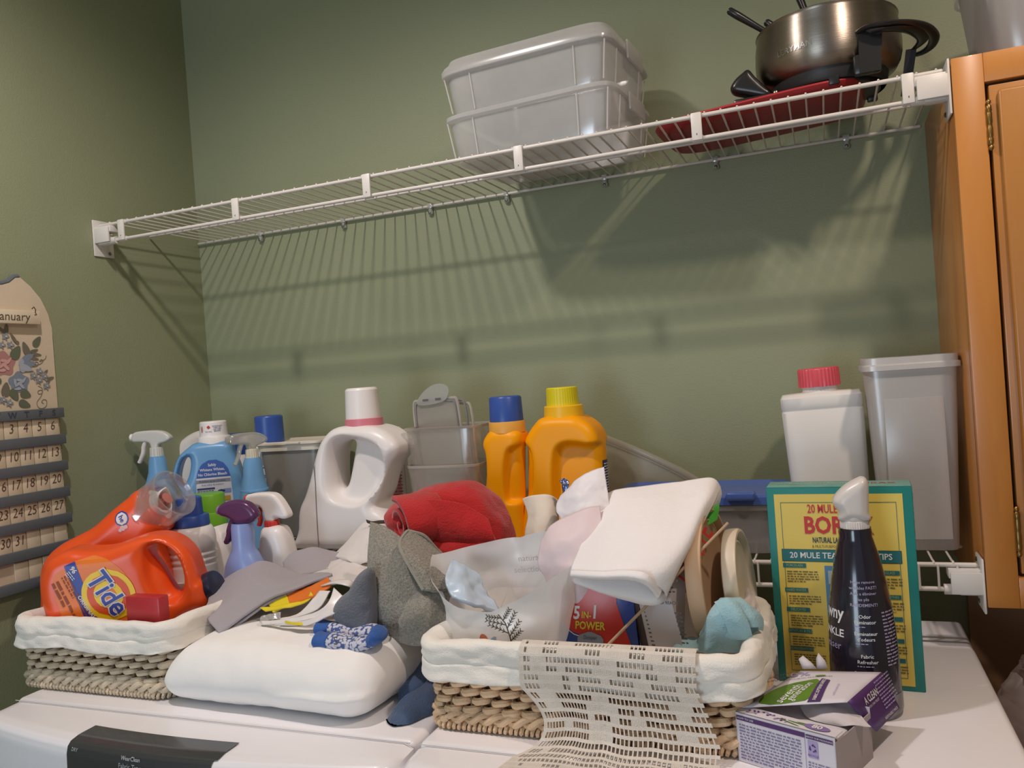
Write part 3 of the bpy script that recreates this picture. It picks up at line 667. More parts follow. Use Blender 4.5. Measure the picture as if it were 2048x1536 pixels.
# grey translucent tub with lid
GREYT = frosted('grey_translucent_plastic', (176, 172, 164), .82, .3, .06); IVORY = mat('ivory_lid', (218, 208, 192), .45, bump=.02)
MILK = frosted('milky_translucent_plastic', (222, 218, 214), .66, .28, .10); MILKL = frosted('milky_rim_plastic', (232, 228, 224), .86, .28, .12)
def tub(t, w0, d0, w1, d1, h, m, th=.0016, e=8, floor_=True, n=48, name='tub_wall'):
    """open box: outer wall, rim, inner wall"""
    mb = MB(); mb.loft([(0, w0-.004, d0-.004, e), (.0015, w0-.001, d0-.001, e), (.005, w0, d0, e), (h*.5, (w0+w1)/2, (d0+d1)/2, e), (h, w1, d1, e), (h, w1-th, d1-th, e), (h*.5, (w0+w1)/2-th, (d0+d1)/2-th, e), (th+.002, w0-th-.003, d0-th-.003, e)], n); return obj(name, mb, m, t)
Y = -.105; x1 = P(546, 890, Y).x; x2 = P(650, 890, Y).x
t = thing('storage_tub', 'tall grey translucent tub with ivory lid left of the white jug', 'container', ((x1+x2)/2+.012, Y, ZS)); h_ = P(600, 885, Y).z-ZS
hw = (x2-x1)/2+.010
tub(t, hw-.020, .050, hw-.002, .062, h_, GREYT)
li = MB().loft([(h_-.012, hw+.001, .066, 8), (h_-.001, hw+.0015, .0665, 8), (h_+.002, hw+.006, .071, 8), (h_+.006, hw+.006, .071, 8), (h_+.008, hw+.003, .068, 8), (h_+.0065, hw-.006, .060, 8), (h_+.004, hw-.010, .055, 8)], 48); li_o = obj('lid', li, IVORY, t)
obj('lid_tab', MB().box(.005, .040, -.078, -.066, h_+.003, h_+.007, .0015), IVORY, li_o)
lumps = MB()
for k in range(6): lumps.loft([(.004+.016*k, .028+.006*math.sin(k*2), .028, 3), (.018+.016*k, .034+.005*math.cos(k*3), .032, 2.5)], 20, cx=.006*math.sin(k*4))
obj('contents', lumps, mat('pale_contents', (196, 190, 180), .7, bump=.5, bscale=60), t)
t.rotation_euler = (0, 0, .05)
# the big white jug
Y = -.236; bx = P(690, 1090, Y).x; bz = ZS
t = thing('detergent_jug', 'large white jug with hollow handle, white cap and pink neck ring', 'bottle', (bx, Y, bz))
o = ol([(621, 1108), (619, 1050), (621, 1012), (632, 985), (642, 952), (650, 918), (660, 885), (674, 864), (692, 852), (728, 848), (764, 850), (792, 862), (812, 882), (814, 900), (797, 925), (785, 955), (776, 985), (768, 1004), (788, 1020), (812, 1045), (814, 1108)], Y, bx, bz); o = [(a, max(z, 0)) for a, z in o]
hole = ol([(686, 900), (694, 886), (708, 880), (717, 884), (714, 905), (708, 940), (702, 965), (692, 974), (685, 965), (684, 930)], Y, bx, bz, 4)
rec = ol([(676, 905), (688, 874), (715, 864), (760, 872), (788, 893), (792, 930), (776, 975), (745, 1004), (705, 1002), (682, 985), (676, 950)], Y, bx, bz, 4)
m_ = puff(o, .052, .024, holes=[(hole, .003)], recess=[(rec, .026, .014)], h=.003, sm=4); obj('bottle_body', m_, HDPE, t, ang=1.4)
sx = [P(657, 918, Y), P(661, 960, Y), P(663, 1010, Y), P(666, 1060, Y), P(668, 1104, Y)]
obj('mould_seam', MB().tube([(p.x-bx, -.0520, p.z-bz) for p in sx], .0011, 6), SEAM, t)
cx = P(728, 840, Y).x-bx; za = P(728, 856, Y).z-bz; zb = P(728, 836, Y).z-bz; zt = P(726, 775, Y).z-bz
cap(t, 'neck_ring', cx, 0, za, zb, .0385, .0372, PINKC, edge=.001); cap(t, 'cap', cx-.001, 0, zb-.001, zt, .0350, .0322, WPL, 48, .0004, edge=.005)
# bottle with the pink label behind the jug
Y = -.105; bx = P(796, 1000, Y).x
t = thing('softener_bottle', 'white bottle with pink printed label wedged between white jug and clear tubs', 'bottle', (bx, Y, ZS))
h_ = P(800, 870, Y).z-ZS; mb = MB().loft([(0, .036, .028, 3.5), (.004, .039, .031, 3.5), (h_-.014, .039, .031, 3.5), (h_-.004, .032, .026, 3), (h_, .016, .016, 2)], 40); obj('bottle_body', mb, HDPE, t); cap(t, 'cap', 0, 0, h_, h_+.018, .0175, .0165, WPL, 24)
F1 = Frame((0, 0, h_-.085), (1, 0, 0), (0, 0, 1), mb); la = fillpoly(F1, t, 'label', rect(.070, .135, 0, 0), mat('pink_label', (206, 140, 144), .5, bump=.02), .0004, .008)
fineprint(F1, la, -.030, .055, .060, 16, .0068, mat('deep_pink_print', (170, 84, 96), .6, bump=.02), seed=4, off=.001)
# nested clear tubs with a lid standing in them
Y = -.185; x1, x2 = P(832, 870, Y).x, P(976, 860, Y).x; xc = (x1+x2)/2; zt2 = P(895, 852, Y).z; zt1 = P(895, 925, Y).z
CLT = frosted('clear_tub_plastic', (212, 204, 192), .26, .2, .10); CLTL = frosted('clear_rim_plastic', (222, 214, 204), .75, .2, .14)
hw = (x2-x1)/2
t = thing('food_container', 'clear square plastic tub, lower one of the nested pair beside white jug', 'container', (xc, Y, ZS)); h1 = zt1-ZS
tub(t, hw*.82, .052, hw*.97, .062, h1, CLT, e=7); obj('rim', MB().loft([(h1-.003, hw*.98, .064, 7), (h1+.0015, hw*.99, .065, 7), (h1+.0015, hw*.955, .060, 7), (h1-.003, hw*.955, .060, 7)], 48, (0, 0)), CLTL, t)
t2 = thing('food_container', 'clear square plastic tub, upper one of the nested pair holding a lid', 'container', (xc, Y, ZS+.062)); h2 = zt2-ZS-.062
tub(t2, hw*.78, .047, hw*.97, .060, h2, CLT, e=7); obj('rim', MB().loft([(h2-.003, hw*.98, .063, 7), (h2+.002, hw*1.0, .066, 7), (h2+.002, hw*.95, .059, 7), (h2-.003, hw*.95, .059, 7)], 48, (0, 0)), CLTL, t2)
# snap lid stuck upright in the tub
Y2 = -.175; xl = P(887, 880, Y2).x; LZ = ZS+.075
t = thing('snap_lid', 'clear snap lid with grey seal standing upright in the nested tubs', 'lid', (xl, Y2, LZ)); zt = P(885, 795, Y2).z-LZ; hw = (P(930, 830, Y2).x-P(841, 830, Y2).x)/2
SEALG = mat('grey_silicone_seal', (128, 126, 124), .5, bump=.02)
o = poly2([(-hw, 0), (-hw, zt*.4), (-hw, zt-.016), (-hw+.014, zt-.002), (0, zt), (hw-.014, zt-.002), (hw, zt-.016), (hw, zt*.4), (hw, 0)], 5); o = [(a, max(z, 0)) for a, z in o]
m_ = MB().prism(o, -.0035, .0035); obj('lid_plate', m_, frosted('smoky_lid_plastic', (196, 188, 176), .72, .2, .12), t)
inn = [(a*.90, z*.975) for a, z in o]; obj('seal', MB().tube([(a, -.0042, z) for a, z in inn], .0018, 6, True), SEALG, t); obj('rim', MB().tube([(a, -.002, z) for a, z in o], .0030, 6, True), CLTL, t)
fl = MB().prism(poly2([(-hw*.72, zt-.010), (-hw*.55, zt+.010), (-.002, zt+.026), (.020, zt+.028), (.034, zt+.020), (.034, zt+.008), (.018, zt-.008)], 4), -.008, -.0045); fo = obj('snap_flap', fl, CLR, t)
for xx in (-.018, .010): obj('flap_slot', MB().box(xx-.006, xx+.006, -.0088, -.0078, zt-.0035, zt+.0005), mat('slot_shade', (96, 92, 88), .6, bump=.02), fo)
for k, (dx, sc_) in enumerate(((.012, .97), (.022, .94))):
    obj('folded_layer', MB().tube([(a*sc_+dx, .008+.007*k, z*(.97-.04*k)) for a, z in o], .0028, 6, True), SEALG if k == 0 else CLTL, t)
t.rotation_euler = (.05, -.03, 0)
# two golden-yellow bottles
def yb(lbl, Y, outline, neck, recs, holes, T, cape, capm, ring=None, capr=(0, 0), neckr=0):
    bx = P(neck[0], 1000, Y).x; t = thing('detergent_bottle', lbl, 'bottle', (bx, Y, ZS))
    o = [(a, max(z, 0)) for a, z in ol(outline, Y, bx, ZS)]
    m_ = puff(o, T, .020, recess=[(ol(r, Y, bx, ZS, 4), d, w_) for r, d, w_ in recs], holes=[(ol(r, Y, bx, ZS, 4), .003) for r in holes], h=.0027, sm=4); bo = obj('bottle_body', m_, YEL, t, ang=1.4); return t, bx, m_
Y = -.215
t, bx, m_ = yb('narrow golden yellow bottle with dark blue cap', Y, [(981, 1115), (980, 1000), (978, 950), (975, 900), (975, 880), (986, 862), (1000, 855), (1030, 855), (1046, 862), (1051, 878), (1051, 905), (1051, 950), (1052, 1000), (1054, 1115)], (1016, 850),
    [([(1021, 910), (1027, 893), (1044, 884), (1062, 880), (1070, 1000), (1046, 1003), (1027, 1002), (1020, 985), (1018, 940)], .018, .008), ([(960, 888), (980, 895), (986, 910), (987, 950), (980, 975), (960, 970)], .014, .006)], [], .036, None, None)
cx = P(1014, 850, Y).x-bx; zn = P(1014, 858, Y).z-ZS; zr = P(1014, 842, Y).z-ZS; zt = P(1013, 792, Y).z-ZS
cap(t, 'neck', cx, 0, zn-.006, zr, .0345, .0345, mat('faded_yellow_plastic', (232, 168, 70), .4, bump=.02), edge=.001); cap(t, 'cap', cx, 0, zr-.001, zt, .0320, .0305, BLUECAP, 44, .0004, edge=.004)
Y = -.195
t, bx, m_ = yb('wide golden yellow bottle with lemon yellow cap', Y, [(1063, 1115), (1061, 1000), (1061, 940), (1060, 890), (1063, 872), (1080, 845), (1098, 832), (1150, 829), (1172, 834), (1195, 852), (1208, 880), (1212, 915), (1216, 1000), (1218, 1115)], (1130, 850),
    [([(1118, 905), (1128, 884), (1150, 876), (1185, 880), (1225, 890), (1230, 1030), (1150, 1040), (1122, 1010), (1116, 960)], .022, .012), ([(1040, 880), (1068, 884), (1080, 900), (1084, 940), (1078, 985), (1050, 990)], .018, .008)], [], .046, None, None)
cx = P(1128, 830, Y).x-bx; zn = P(1128, 836, Y).z-ZS; zr = P(1128, 812, Y).z-ZS; zt = P(1126, 774, Y).z-ZS
cap(t, 'neck', cx, 0, zn-.006, zr+.002, .0380, .0360, YELCAP if 0 else mat('amber_neck_plastic', (244, 190, 30), .36, bump=.02), 0, edge=.002); cap(t, 'cap', cx-.001, 0, zr, zt, .0305, .0290, YELCAP, 40, .0005, edge=.002)
F1 = Frame((P(1205, 940, Y).x-bx, 0, P(1205, 940, Y).z-ZS), (0, 1, 0), (0, 0, 1), m_); la = fillpoly(F1, t, 'label', rect(.030, .10, 0, -.03), mat('dark_navy_label', (52, 58, 84), .45, bump=.02), .0006, .006)
fineprint(F1, la, -.013, .012, .026, 14, .0050, WPR, seed=9, off=.0014)
# clear lid leaning on the wall
Y = -.05
t = thing('container_lid', 'large milky plastic lid leaning on the wall behind the white cloth', 'lid', (P(1300, 1000, -.06).x, -.06, ZS))
w_ = t.location; o = [(p.x-w_.x, p.z-w_.z) for p in [P(a, b, -.06) for a, b in ((1180, 1090), (1180, 880), (1195, 872), (1218, 878), (1300, 912), (1385, 955), (1440, 1000), (1450, 1095))]]
zmn = min(z for a, z in o); o = [(a, max(z, .002)) for a, z in o]; oo = poly2(o, 6); oo = [(a, max(z, .002)) for a, z in oo]
obj('lid_plate', MB().prism(oo, -.002, .002), frosted('hazy_lid_plastic', (196, 188, 172), .45, .3, .06), t)
obj('rim', MB().tube([(a, -.003, z) for a, z in oo], .0045, 8, True, flat=1.4), frosted('hazy_rim_plastic', (206, 198, 182), .45, .3, .06), t)
inn = [(a*.86, .012+z*.86) for a, z in oo]; obj('ridge', MB().tube([(a, -.003, z) for a, z in inn], .0020, 6, True), frosted('hazy_rim_plastic', (206, 198, 182), .45), t)
# low clear box with a blue lid
Y = -.19; x1 = P(1240, 1000, Y).x; x2 = P(1580, 1000, Y).x; xc = (x1+x2)/2; hw = (x2-x1)/2
t = thing('storage_box', 'clear low plastic box with blue snap lid left of the borax box', 'container', (xc, Y, ZS)); h_ = P(1500, 1002, Y-.09).z-ZS
tub(t, hw-.012, .078, hw-.003, .088, h_, frosted('box_clear_plastic', (196, 192, 192), .5, .2, .12), e=9)
BL = mat('blue_lid_plastic', (74, 100, 170), .3, bump=.02)
li = MB().loft([(h_-.006, hw+.003, .094, 9), (h_+.006, hw+.003, .094, 9), (h_+.009, hw-.001, .090, 9), (h_+.005, hw-.012, .080, 9), (h_+.004, hw-.03, .06, 9)], 56); lo2 = obj('lid', li, BL, t)
la_ = MB().box(P(1452, 975, Y-.09).x-xc, P(1510, 975, Y-.09).x-xc, -.104, -.080, h_+.002, h_+.016, .004, 3); obj('latch', la_, BL, lo2)
obj('rim', MB().loft([(h_-.016, hw-.001, .090, 9), (h_-.008, hw+.001, .092, 9), (h_-.008, hw-.003, .088, 9), (h_-.016, hw-.003, .088, 9)], 56, (0, 0)), frosted('box_rim_plastic', (210, 206, 204), .6, .2, .14), t)
obj('contents', MB().box(-hw+.03, hw-.03, -.062, .060, .006, .040, .01), mat('pale_cloth_contents', (186, 180, 180), .8, bump=.3), t)
# milky bottle with pink cap, leaning a little
Y = -.13; pb = P(1680, 1110, Y); bx = pb.x
t = thing('powder_bottle', 'milky flat-sided bottle with pink ribbed cap near the cabinet', 'bottle', (bx, Y, ZS)); zt = P(1660, 786, Y).z-ZS
hw = (P(1745, 850, Y).x-P(1580, 850, Y).x)/2
mb = MB().loft([(0, hw*.86, .030, 6), (.004, hw*.90, .034, 6), (zt*.60, hw*.97, .036, 6), (zt-.030, hw*1.0, .037, 6), (zt-.0285, hw*.985, .036, 6), (zt-.026, hw*.985, .036, 6), (zt-.0245, hw*1.0, .037, 6), (zt-.006, hw*1.0, .037, 6), (zt, hw*.95, .032, 5), (zt+.002, .034, .030, 2.4), (zt+.003, .029, .029, 2), (zt+.020, .029, .029, 2)], 56)
obj('bottle_body', mb, HDPE2, t); cap(t, 'cap', .0, 0, zt+.011, zt+.043, .0345, .0340, mat('coral_pink_plastic', (214, 84, 96), .35, bump=.02), 34, .0011, edge=.003)
t.rotation_euler = (0, -.03, .02); t.location.z += .0022; t.location.x -= .006
# tall milky canister next to the cabinet
Y = -.17; x1 = P(1745, 900, Y).x; x2 = P(1928, 900, Y).x
t = thing('storage_canister', 'tall milky rectangular canister with open top beside the cabinet', 'container', (1.580, Y, ZS)); h_ = P(1830, 716, Y).z-ZS
w1 = (P(1925, 720, Y).x-P(1728, 720, Y).x)/2; w1 = min(w1, .068)
tub(t, w1*.78, .066, w1*.96, .078, h_, MILK, e=10)
obj('rim', MB().loft([(h_-.016, w1*.965, .080, 10), (h_-.0155, w1*1.03, .085, 10), (h_-.008, w1*1.03, .085, 10), (h_-.006, w1*.985, .081, 10), (h_+.004, w1*.985, .081, 10), (h_+.004, w1*.95, .078, 10), (h_-.016, w1*.95, .078, 10)], 56, (0, 0)), MILKL, t)
obj('raised_panel', MB().box(-w1*.62, w1*.62, -.0760, -.0735, .02, h_-.06, .001), MILK, t)
# ============================================================ on the upper shelf
ZT = ZU+.0045
# two clear bins, stacked
BIN = frosted('bin_clear_plastic', (232, 230, 228), .42, .16, .12); BINL = frosted('bin_lid_plastic', (232, 230, 228), .50, .14, .16); BINR = frosted('bin_rib_plastic', (240, 238, 236), .9, .15, .2)
xl, xr = .845, 1.168; xc = (xl+xr)/2; hw = (xr-xl)/2; yc = -.158; hd = .125
def clear_bin(label, z, h, lid):
    t = thing('plastic_bin', label, 'bin', (xc-.002, yc-.012, z), -.075); e = 9
    tub(t, hw-.010, hd-.010, hw-.001, hd-.002, h, BIN, .0018, e, n=64, name='bin_wall')
    obj('rim', MB().loft([(h-.010, hw-.001, hd-.002, e), (h-.007, hw+.0045, hd+.004, e), (h, hw+.0045, hd+.004, e), (h+.0015, hw+.002, hd+.001, e), (h, hw-.003, hd-.004, e), (h-.008, hw-.0035, hd-.0045, e)], 64, (0, 0)), BINL, t)
    for fx in (-.62, .62):
        x = fx*hw; obj('rib', MB().tube([(x*.97, -hd+.0085, .004), (x, -hd+.0015, h-.010)], .0013, 6), BINR, t)
    for (sx, sy) in ((1, -1), (-1, -1), (1, 1)):
        q = .93; obj('corner_rib', MB().tube([(sx*(hw-.010)*.965, sy*(hd-.010)*.965, .006), (sx*(hw-.001)*.965, sy*(hd-.002)*.965, h-.010)], .0014, 6), BINR, t)
    for fy in (-.55, .5):
        obj('rib', MB().tube([(hw-.0090, hd*fy, .004), (hw-.0015, hd*fy, h-.010)], .0013, 6), BINR, t)
    if lid:
        l = MB().loft([(h-.006, hw+.0065, hd+.006, e), (h+.003, hw+.007, hd+.0065, e), (h+.010, hw+.003, hd+.003, e), (h+.016, hw-.003, hd-.003, e), (h+.0235, hw-.006, hd-.006, e), (h+.026, hw-.012, hd-.012, e), (h+.0265, hw-.03, hd-.03, e)], 64)
        lo3 = obj('lid', l, BINL, t)
        for s in (1,):
            cl = MB().box(hw+.0072, hw+.0125, -.045, .045, h-.022, h+.012, .003, 2); obj('clasp', cl, BINL, t)
            hb = MB().tube(poly2([(hw+.004, -.05, h+.008), (hw-.004, -.048, h+.026), (hw-.010, -.03, h+.036), (hw-.012, 0, h+.040), (hw-.010, .03, h+.036), (hw-.004, .048, h+.026), (hw+.004, .05, h+.008)], 4, False), .0065, 8, flat=.5, up=(1, 0, 0)) if 0 else None
    else:
        cl = MB().box(hw+.0050, hw+.010, -.045, .045, h-.030, h+.002, .003, 2); obj('clasp', cl, BINL, t)
    return t
clear_bin('clear plastic bin, lower one of the pair on the upper wire shelf', ZT, .083, False)
clear_bin('clear plastic lidded bin, upper one of the pair on the wire shelf', ZT+.0855, .078, True)
# the large bin standing on the cabinet
t = thing('plastic_bin', 'milky plastic bin standing on top of the wooden wall cabinet', 'bin', (1.86, -.20, 2.0605))
tub(t, .150, .100, .166, .112, .15, frosted('bin_hazy_plastic', (190, 186, 184), .72, .2, .1), .002, 6, n=64, name='bin_wall')
obj('rim', MB().loft([(.142, .167, .113, 6), (.142, .172, .118, 6), (.152, .172, .118, 6), (.152, .164, .110, 6)], 64, (0, 0)), BINL, t)
# red tray under the pot
REDT = mat('dark_red_tray', (142, 30, 34), .42, bump=.05, bscale=200, var=.06)
t = thing('red_tray', 'dark red flat rounded tray lying on the wire shelf under the steel pot', 'tray', (1.378, -.142, ZT+.0075)); t.rotation_euler = (0, -.04, -.07); hx, hy = .170, .108
tr = MB().loft([(q_*.62, *r_) for q_, *r_ in [(0, hx-.022, hy-.022, 5), (.001, hx-.016, hy-.016, 5), (.006, hx-.006, hy-.006, 5), (.016, hx-.001, hy-.001, 5), (.0215, hx+.001, hy+.001, 5), (.024, hx-.001, hy-.001, 5), (.0235, hx-.006, hy-.006, 5), (.0205, hx-.010, hy-.010, 5), (.0195, hx-.03, hy-.03, 5)]], 64)
obj('tray_body', tr, REDT, t); obj('tray_rim', MB().tube([((hx-.0015)*math.copysign(abs(math.cos(a))**.4, math.cos(a)), (hy-.0015)*math.copysign(abs(math.sin(a))**.4, math.sin(a))*1, .0149) for a in [2*PI*(i+.5)/72 for i in range(72)]], .0022, 6, True), mat('red_rim_highlight', (176, 44, 46), .4, bump=.02), t)  # rim in a lighter red that paints in the highlight on the edge
# steel fondue pot on its black stand
STEEL = mat('brushed_steel', (158, 148, 136), .36, metal=1, bump=.12, bscale=30, stretch=(1, 1, 26), var=.05, vscale=10)
BLACKP = mat('black_phenolic_plastic', (34, 32, 32), .28, bump=.04)
BLACKM = mat('matt_black_metal', (52, 50, 50), .45, metal=.3, bump=.05)
nt = STEEL.node_tree; bs = nt.nodes['Principled BSDF']; bs.inputs['Anisotropic'].default_value = .85; tg = nt.nodes.new('ShaderNodeTangent'); tg.direction_type = 'RADIAL'; tg.axis = 'Z'; nt.links.new(tg.outputs[0], bs.inputs['Tangent']); bs.inputs['Anisotropic Rotation'].default_value = .25
px_, py_ = 1.493, -.168
t = thing('fondue_pot', 'brushed steel fondue pot on black stand with wide loop handle', 'pot', (px_, py_, ZT+.021)); B = .027
R = .112
pot = MB().lathe([(.020, B+.001), (.080, B), (.094, B+.003), (.104, B+.009), (.1105, B+.020), (.1135, B+.033), (.1140, B+.049), (.1128, B+.069), (.1095, B+.088), (.1100, B+.0905), (.1112, B+.092), (.1100, B+.0935), (.1075, B+.091), (.1065, B+.07), (.107, B+.04), (.09, B+.010), (.02, B+.006)], 96)
bo = obj('pot_body', pot, STEEL, t, ang=1.0)
skirt = MB().lathe([(.086, .010), (.089, .014), (.092, B+.006), (.088, B+.006), (.085, .014)], 64, caps=(0, 0)); obj('stand_ring', skirt, BLACKM, t)
obj('heater_plate', MB().lathe([(.060, .004), (.078, .006), (.078, .022), (.05, .026)], 48), BLACKM, t)
for k in range(3):
    a = .6+k*2.094; obj('leg', MB().box(-.008, .008, -.006, .006, .0005, .03, .002).xf(Matrix.Translation((.082*math.cos(a), .082*math.sin(a), 0))), BLACKP, t)
F1 = Frame((-.034, -.05, B+.036), (.96, -.28, 0), (0, 0, 1), MB().lathe([(.1137, B), (.1137, B+.11)], 96, caps=(0, 0)))
text(F1, bo, 'LERYMAN', .0130, mat('raised_chrome_letter', (210, 206, 200), .2, metal=1, bump=.02), 0, 0, rot=.02, bold=.01, off=.0006)
# wide side handle at the right: arched loop with two posts
def tb(name, pts, r, flat=1, up=(0, 0, 1), m=BLACKP, par=None, n=12): return obj(name, MB().tube(pts, r, n, flat=flat, up=up), m, par or t)
def W(px, py, y): q = P(px, py, y); return Vector((q.x-px_, q.y-py_, q.z-t.location.z))
hpt = poly2([W(1715, 66, -.270), W(1735, 54, -.285), W(1775, 47, -.29), (W(1820, 46, -.27)), W(1852, 54, -.235), W(1868, 72, -.19), W(1862, 92, -.15), W(1842, 106, -.13), W(1818, 112, -.12)], 4, False)
tb('side_handle', hpt, [.0055+.003*math.sin(PI*i/(len(hpt)-1)) for i in range(len(hpt))], .55)
inn_ = poly2([W(1742, 66, -.282), W(1780, 58, -.284), W(1822, 60, -.25), W(1846, 78, -.19), W(1826, 100, -.14)], 5, False); tb('handle_web', inn_, [.004+.007*math.sin(PI*i/(len(inn_)-1)) for i in range(len(inn_))], .25)
def post(p0, p1, w0, w1, th=.006, par=None):
    mb = MB(); n = 8; vs = []
    for i in range(n+1):
        q = Vector(p0).lerp(Vector(p1), i/n); ww = w0+(w1-w0)*i/n; vs += [(q.x-ww, q.y-th, q.z), (q.x+ww, q.y-th, q.z), (q.x+ww, q.y+th, q.z), (q.x-ww, q.y+th, q.z)]
    fs = [(k*4+i, k*4+(i+1) % 4, k*4+4+(i+1) % 4, k*4+4+i) for k in range(n) for i in range(4)]+[(3, 2, 1, 0), (n*4, n*4+1, n*4+2, n*4+3)]
    return obj('handle_post', mb.add(vs, fs), BLACKP, par or t, ang=1)
post(W(1740, 60, -.268), (W(1740, 60, -.268).x-.004, -.098, .004), .017, .015); post(W(1822, 100, -.14), (W(1812, 200, -.13).x, .04, .0), .008, .007)
tr_ = MB().box(W(1706, 135, -.26).x, W(1748, 135, -.26).x+.01, -.104, -.088, .003, .034, .004); obj('handle_bracket', tr_, BLACKP, t)
# small handle at the left
lh = poly2([(-.100, -.045, .030), (-.128, -.050, .044), (-.150, -.046, .034), (-.156, -.036, .018), (-.140, -.024, .010), (-.105, -.015, .014)], 4, False)
hp_ = [(P(a, b, -.205).x-px_, P(a, b, -.205).z-t.location.z) for a, b in ((1461, 180), (1470, 163), (1484, 150), (1497, 141), (1510, 155), (1528, 172), (1548, 190), (1530, 200), (1495, 195), (1468, 190))]; hb_ = puff(poly2(hp_, 4), .016, .010, h=.0022); hb_.v = [(a, b-.037, c) for a, b, c in hb_.v]; obj('side_handle', hb_, BLACKP, t, ang=1.2); obj('handle_bracket', MB().box(-.150, -.086, -.055, -.015, .003, .016, .004), BLACKP, t)
for q in ((-.082, -.060, .012), (.030, -.092, .040)): obj('screw', MB().lathe([(.003, -.002), (.003, .003), (.001, .004)], 10).xf(Matrix.Translation(q) @ Matrix.Rotation(PI/2, 4, 'X')), STEEL, t)
# fondue forks leaning in the pot
def fork(lbl, p_top, p_bot, grip=.085):
    a = Vector(p_top); b = Vector(p_bot); d = (b-a); ln = d.length; d.normalize()
    o = thing('fondue_fork', lbl, 'fork', b); A = a-b
    obj('grip', MB().tube([A, A+d*.003, A+d*.02, A+d*grip*.7, A+d*grip], [.004, .0062, .0066, .0050, .0044], 12), BLACKP, o)
    obj('shaft', MB().tube([A+d*grip*.98, Vector((0, 0, 0))-d*.02], .0012, 8), STEEL, o)
    s = d.cross(Vector((0, 0, 1))).normalized()
    for k in (-1, 1): obj('tine', MB().tube([-d*.021, -d*.016+s*k*.003, s*k*.003], .0008, 6), STEEL, o)
tz = ZT+.016+B+.02
G = lambda px, py, y: P(px, py, y)
fork('black fondue fork with its grip sticking far out at left', G(1456, 20, -.20), (1.52, -.14, tz)); fork('black fondue fork with short grip just above the pot rim', G(1530, 43, -.17), (1.545, -.10, tz), .05)
fork('black fondue fork standing steeply in the middle of the pot', G(1592, -22, -.12), (1.50, -.13, tz+.005), .085); fork('black fondue fork leaning right at the back of the pot', G(1694, -22, -.11), (1.535, -.15, tz+.012), .085)
# ============================================================ wicker baskets
WICK = mat('seagrass_wicker', (226, 192, 154), .62, bump=.5, bscale=420, var=.16, vscale=26)
WICKG = mat('greyed_wicker', (210, 194, 168), .62, bump=.5, bscale=420, var=.16, vscale=26)
STK = mat('dark_wicker_stake', (120, 96, 72), .7, bump=.4, bscale=300, var=.1)
LINEN = mat('cream_cotton_liner', (244, 238, 228), .85, bump=.35, bscale=500, var=.02, sheen=.2)
def rrect(hx, hy, r):
    """arc-length point function of a rounded rectangle; returns (length, fn -> (x, y, nx, ny))"""
    seg = [('l', 2*(hx-r), (-hx+r, -hy), (1, 0)), ('a', PI*r/2, (hx-r, -hy+r), -PI/2), ('l', 2*(hy-r), (hx, -hy+r), (0, 1)), ('a', PI*r/2, (hx-r, hy-r), 0),
           ('l', 2*(hx-r), (hx-r, hy), (-1, 0)), ('a', PI*r/2, (-hx+r, hy-r), PI/2), ('l', 2*(hy-r), (-hx, hy-r), (0, -1)), ('a', PI*r/2, (-hx+r, -hy+r), PI)]
    Ltot = sum(s[1] for s in seg)
    def f(s):
        s %= Ltot
        for k, ln, c, d in seg:
            if s <= ln:
                if k == 'l': return c[0]+d[0]*s, c[1]+d[1]*s, d[1], -d[0]
                a = d+s/r; return c[0]+r*math.cos(a), c[1]+r*math.sin(a), math.cos(a), math.sin(a)
            s -= ln
        return f(0)
    return Ltot, f
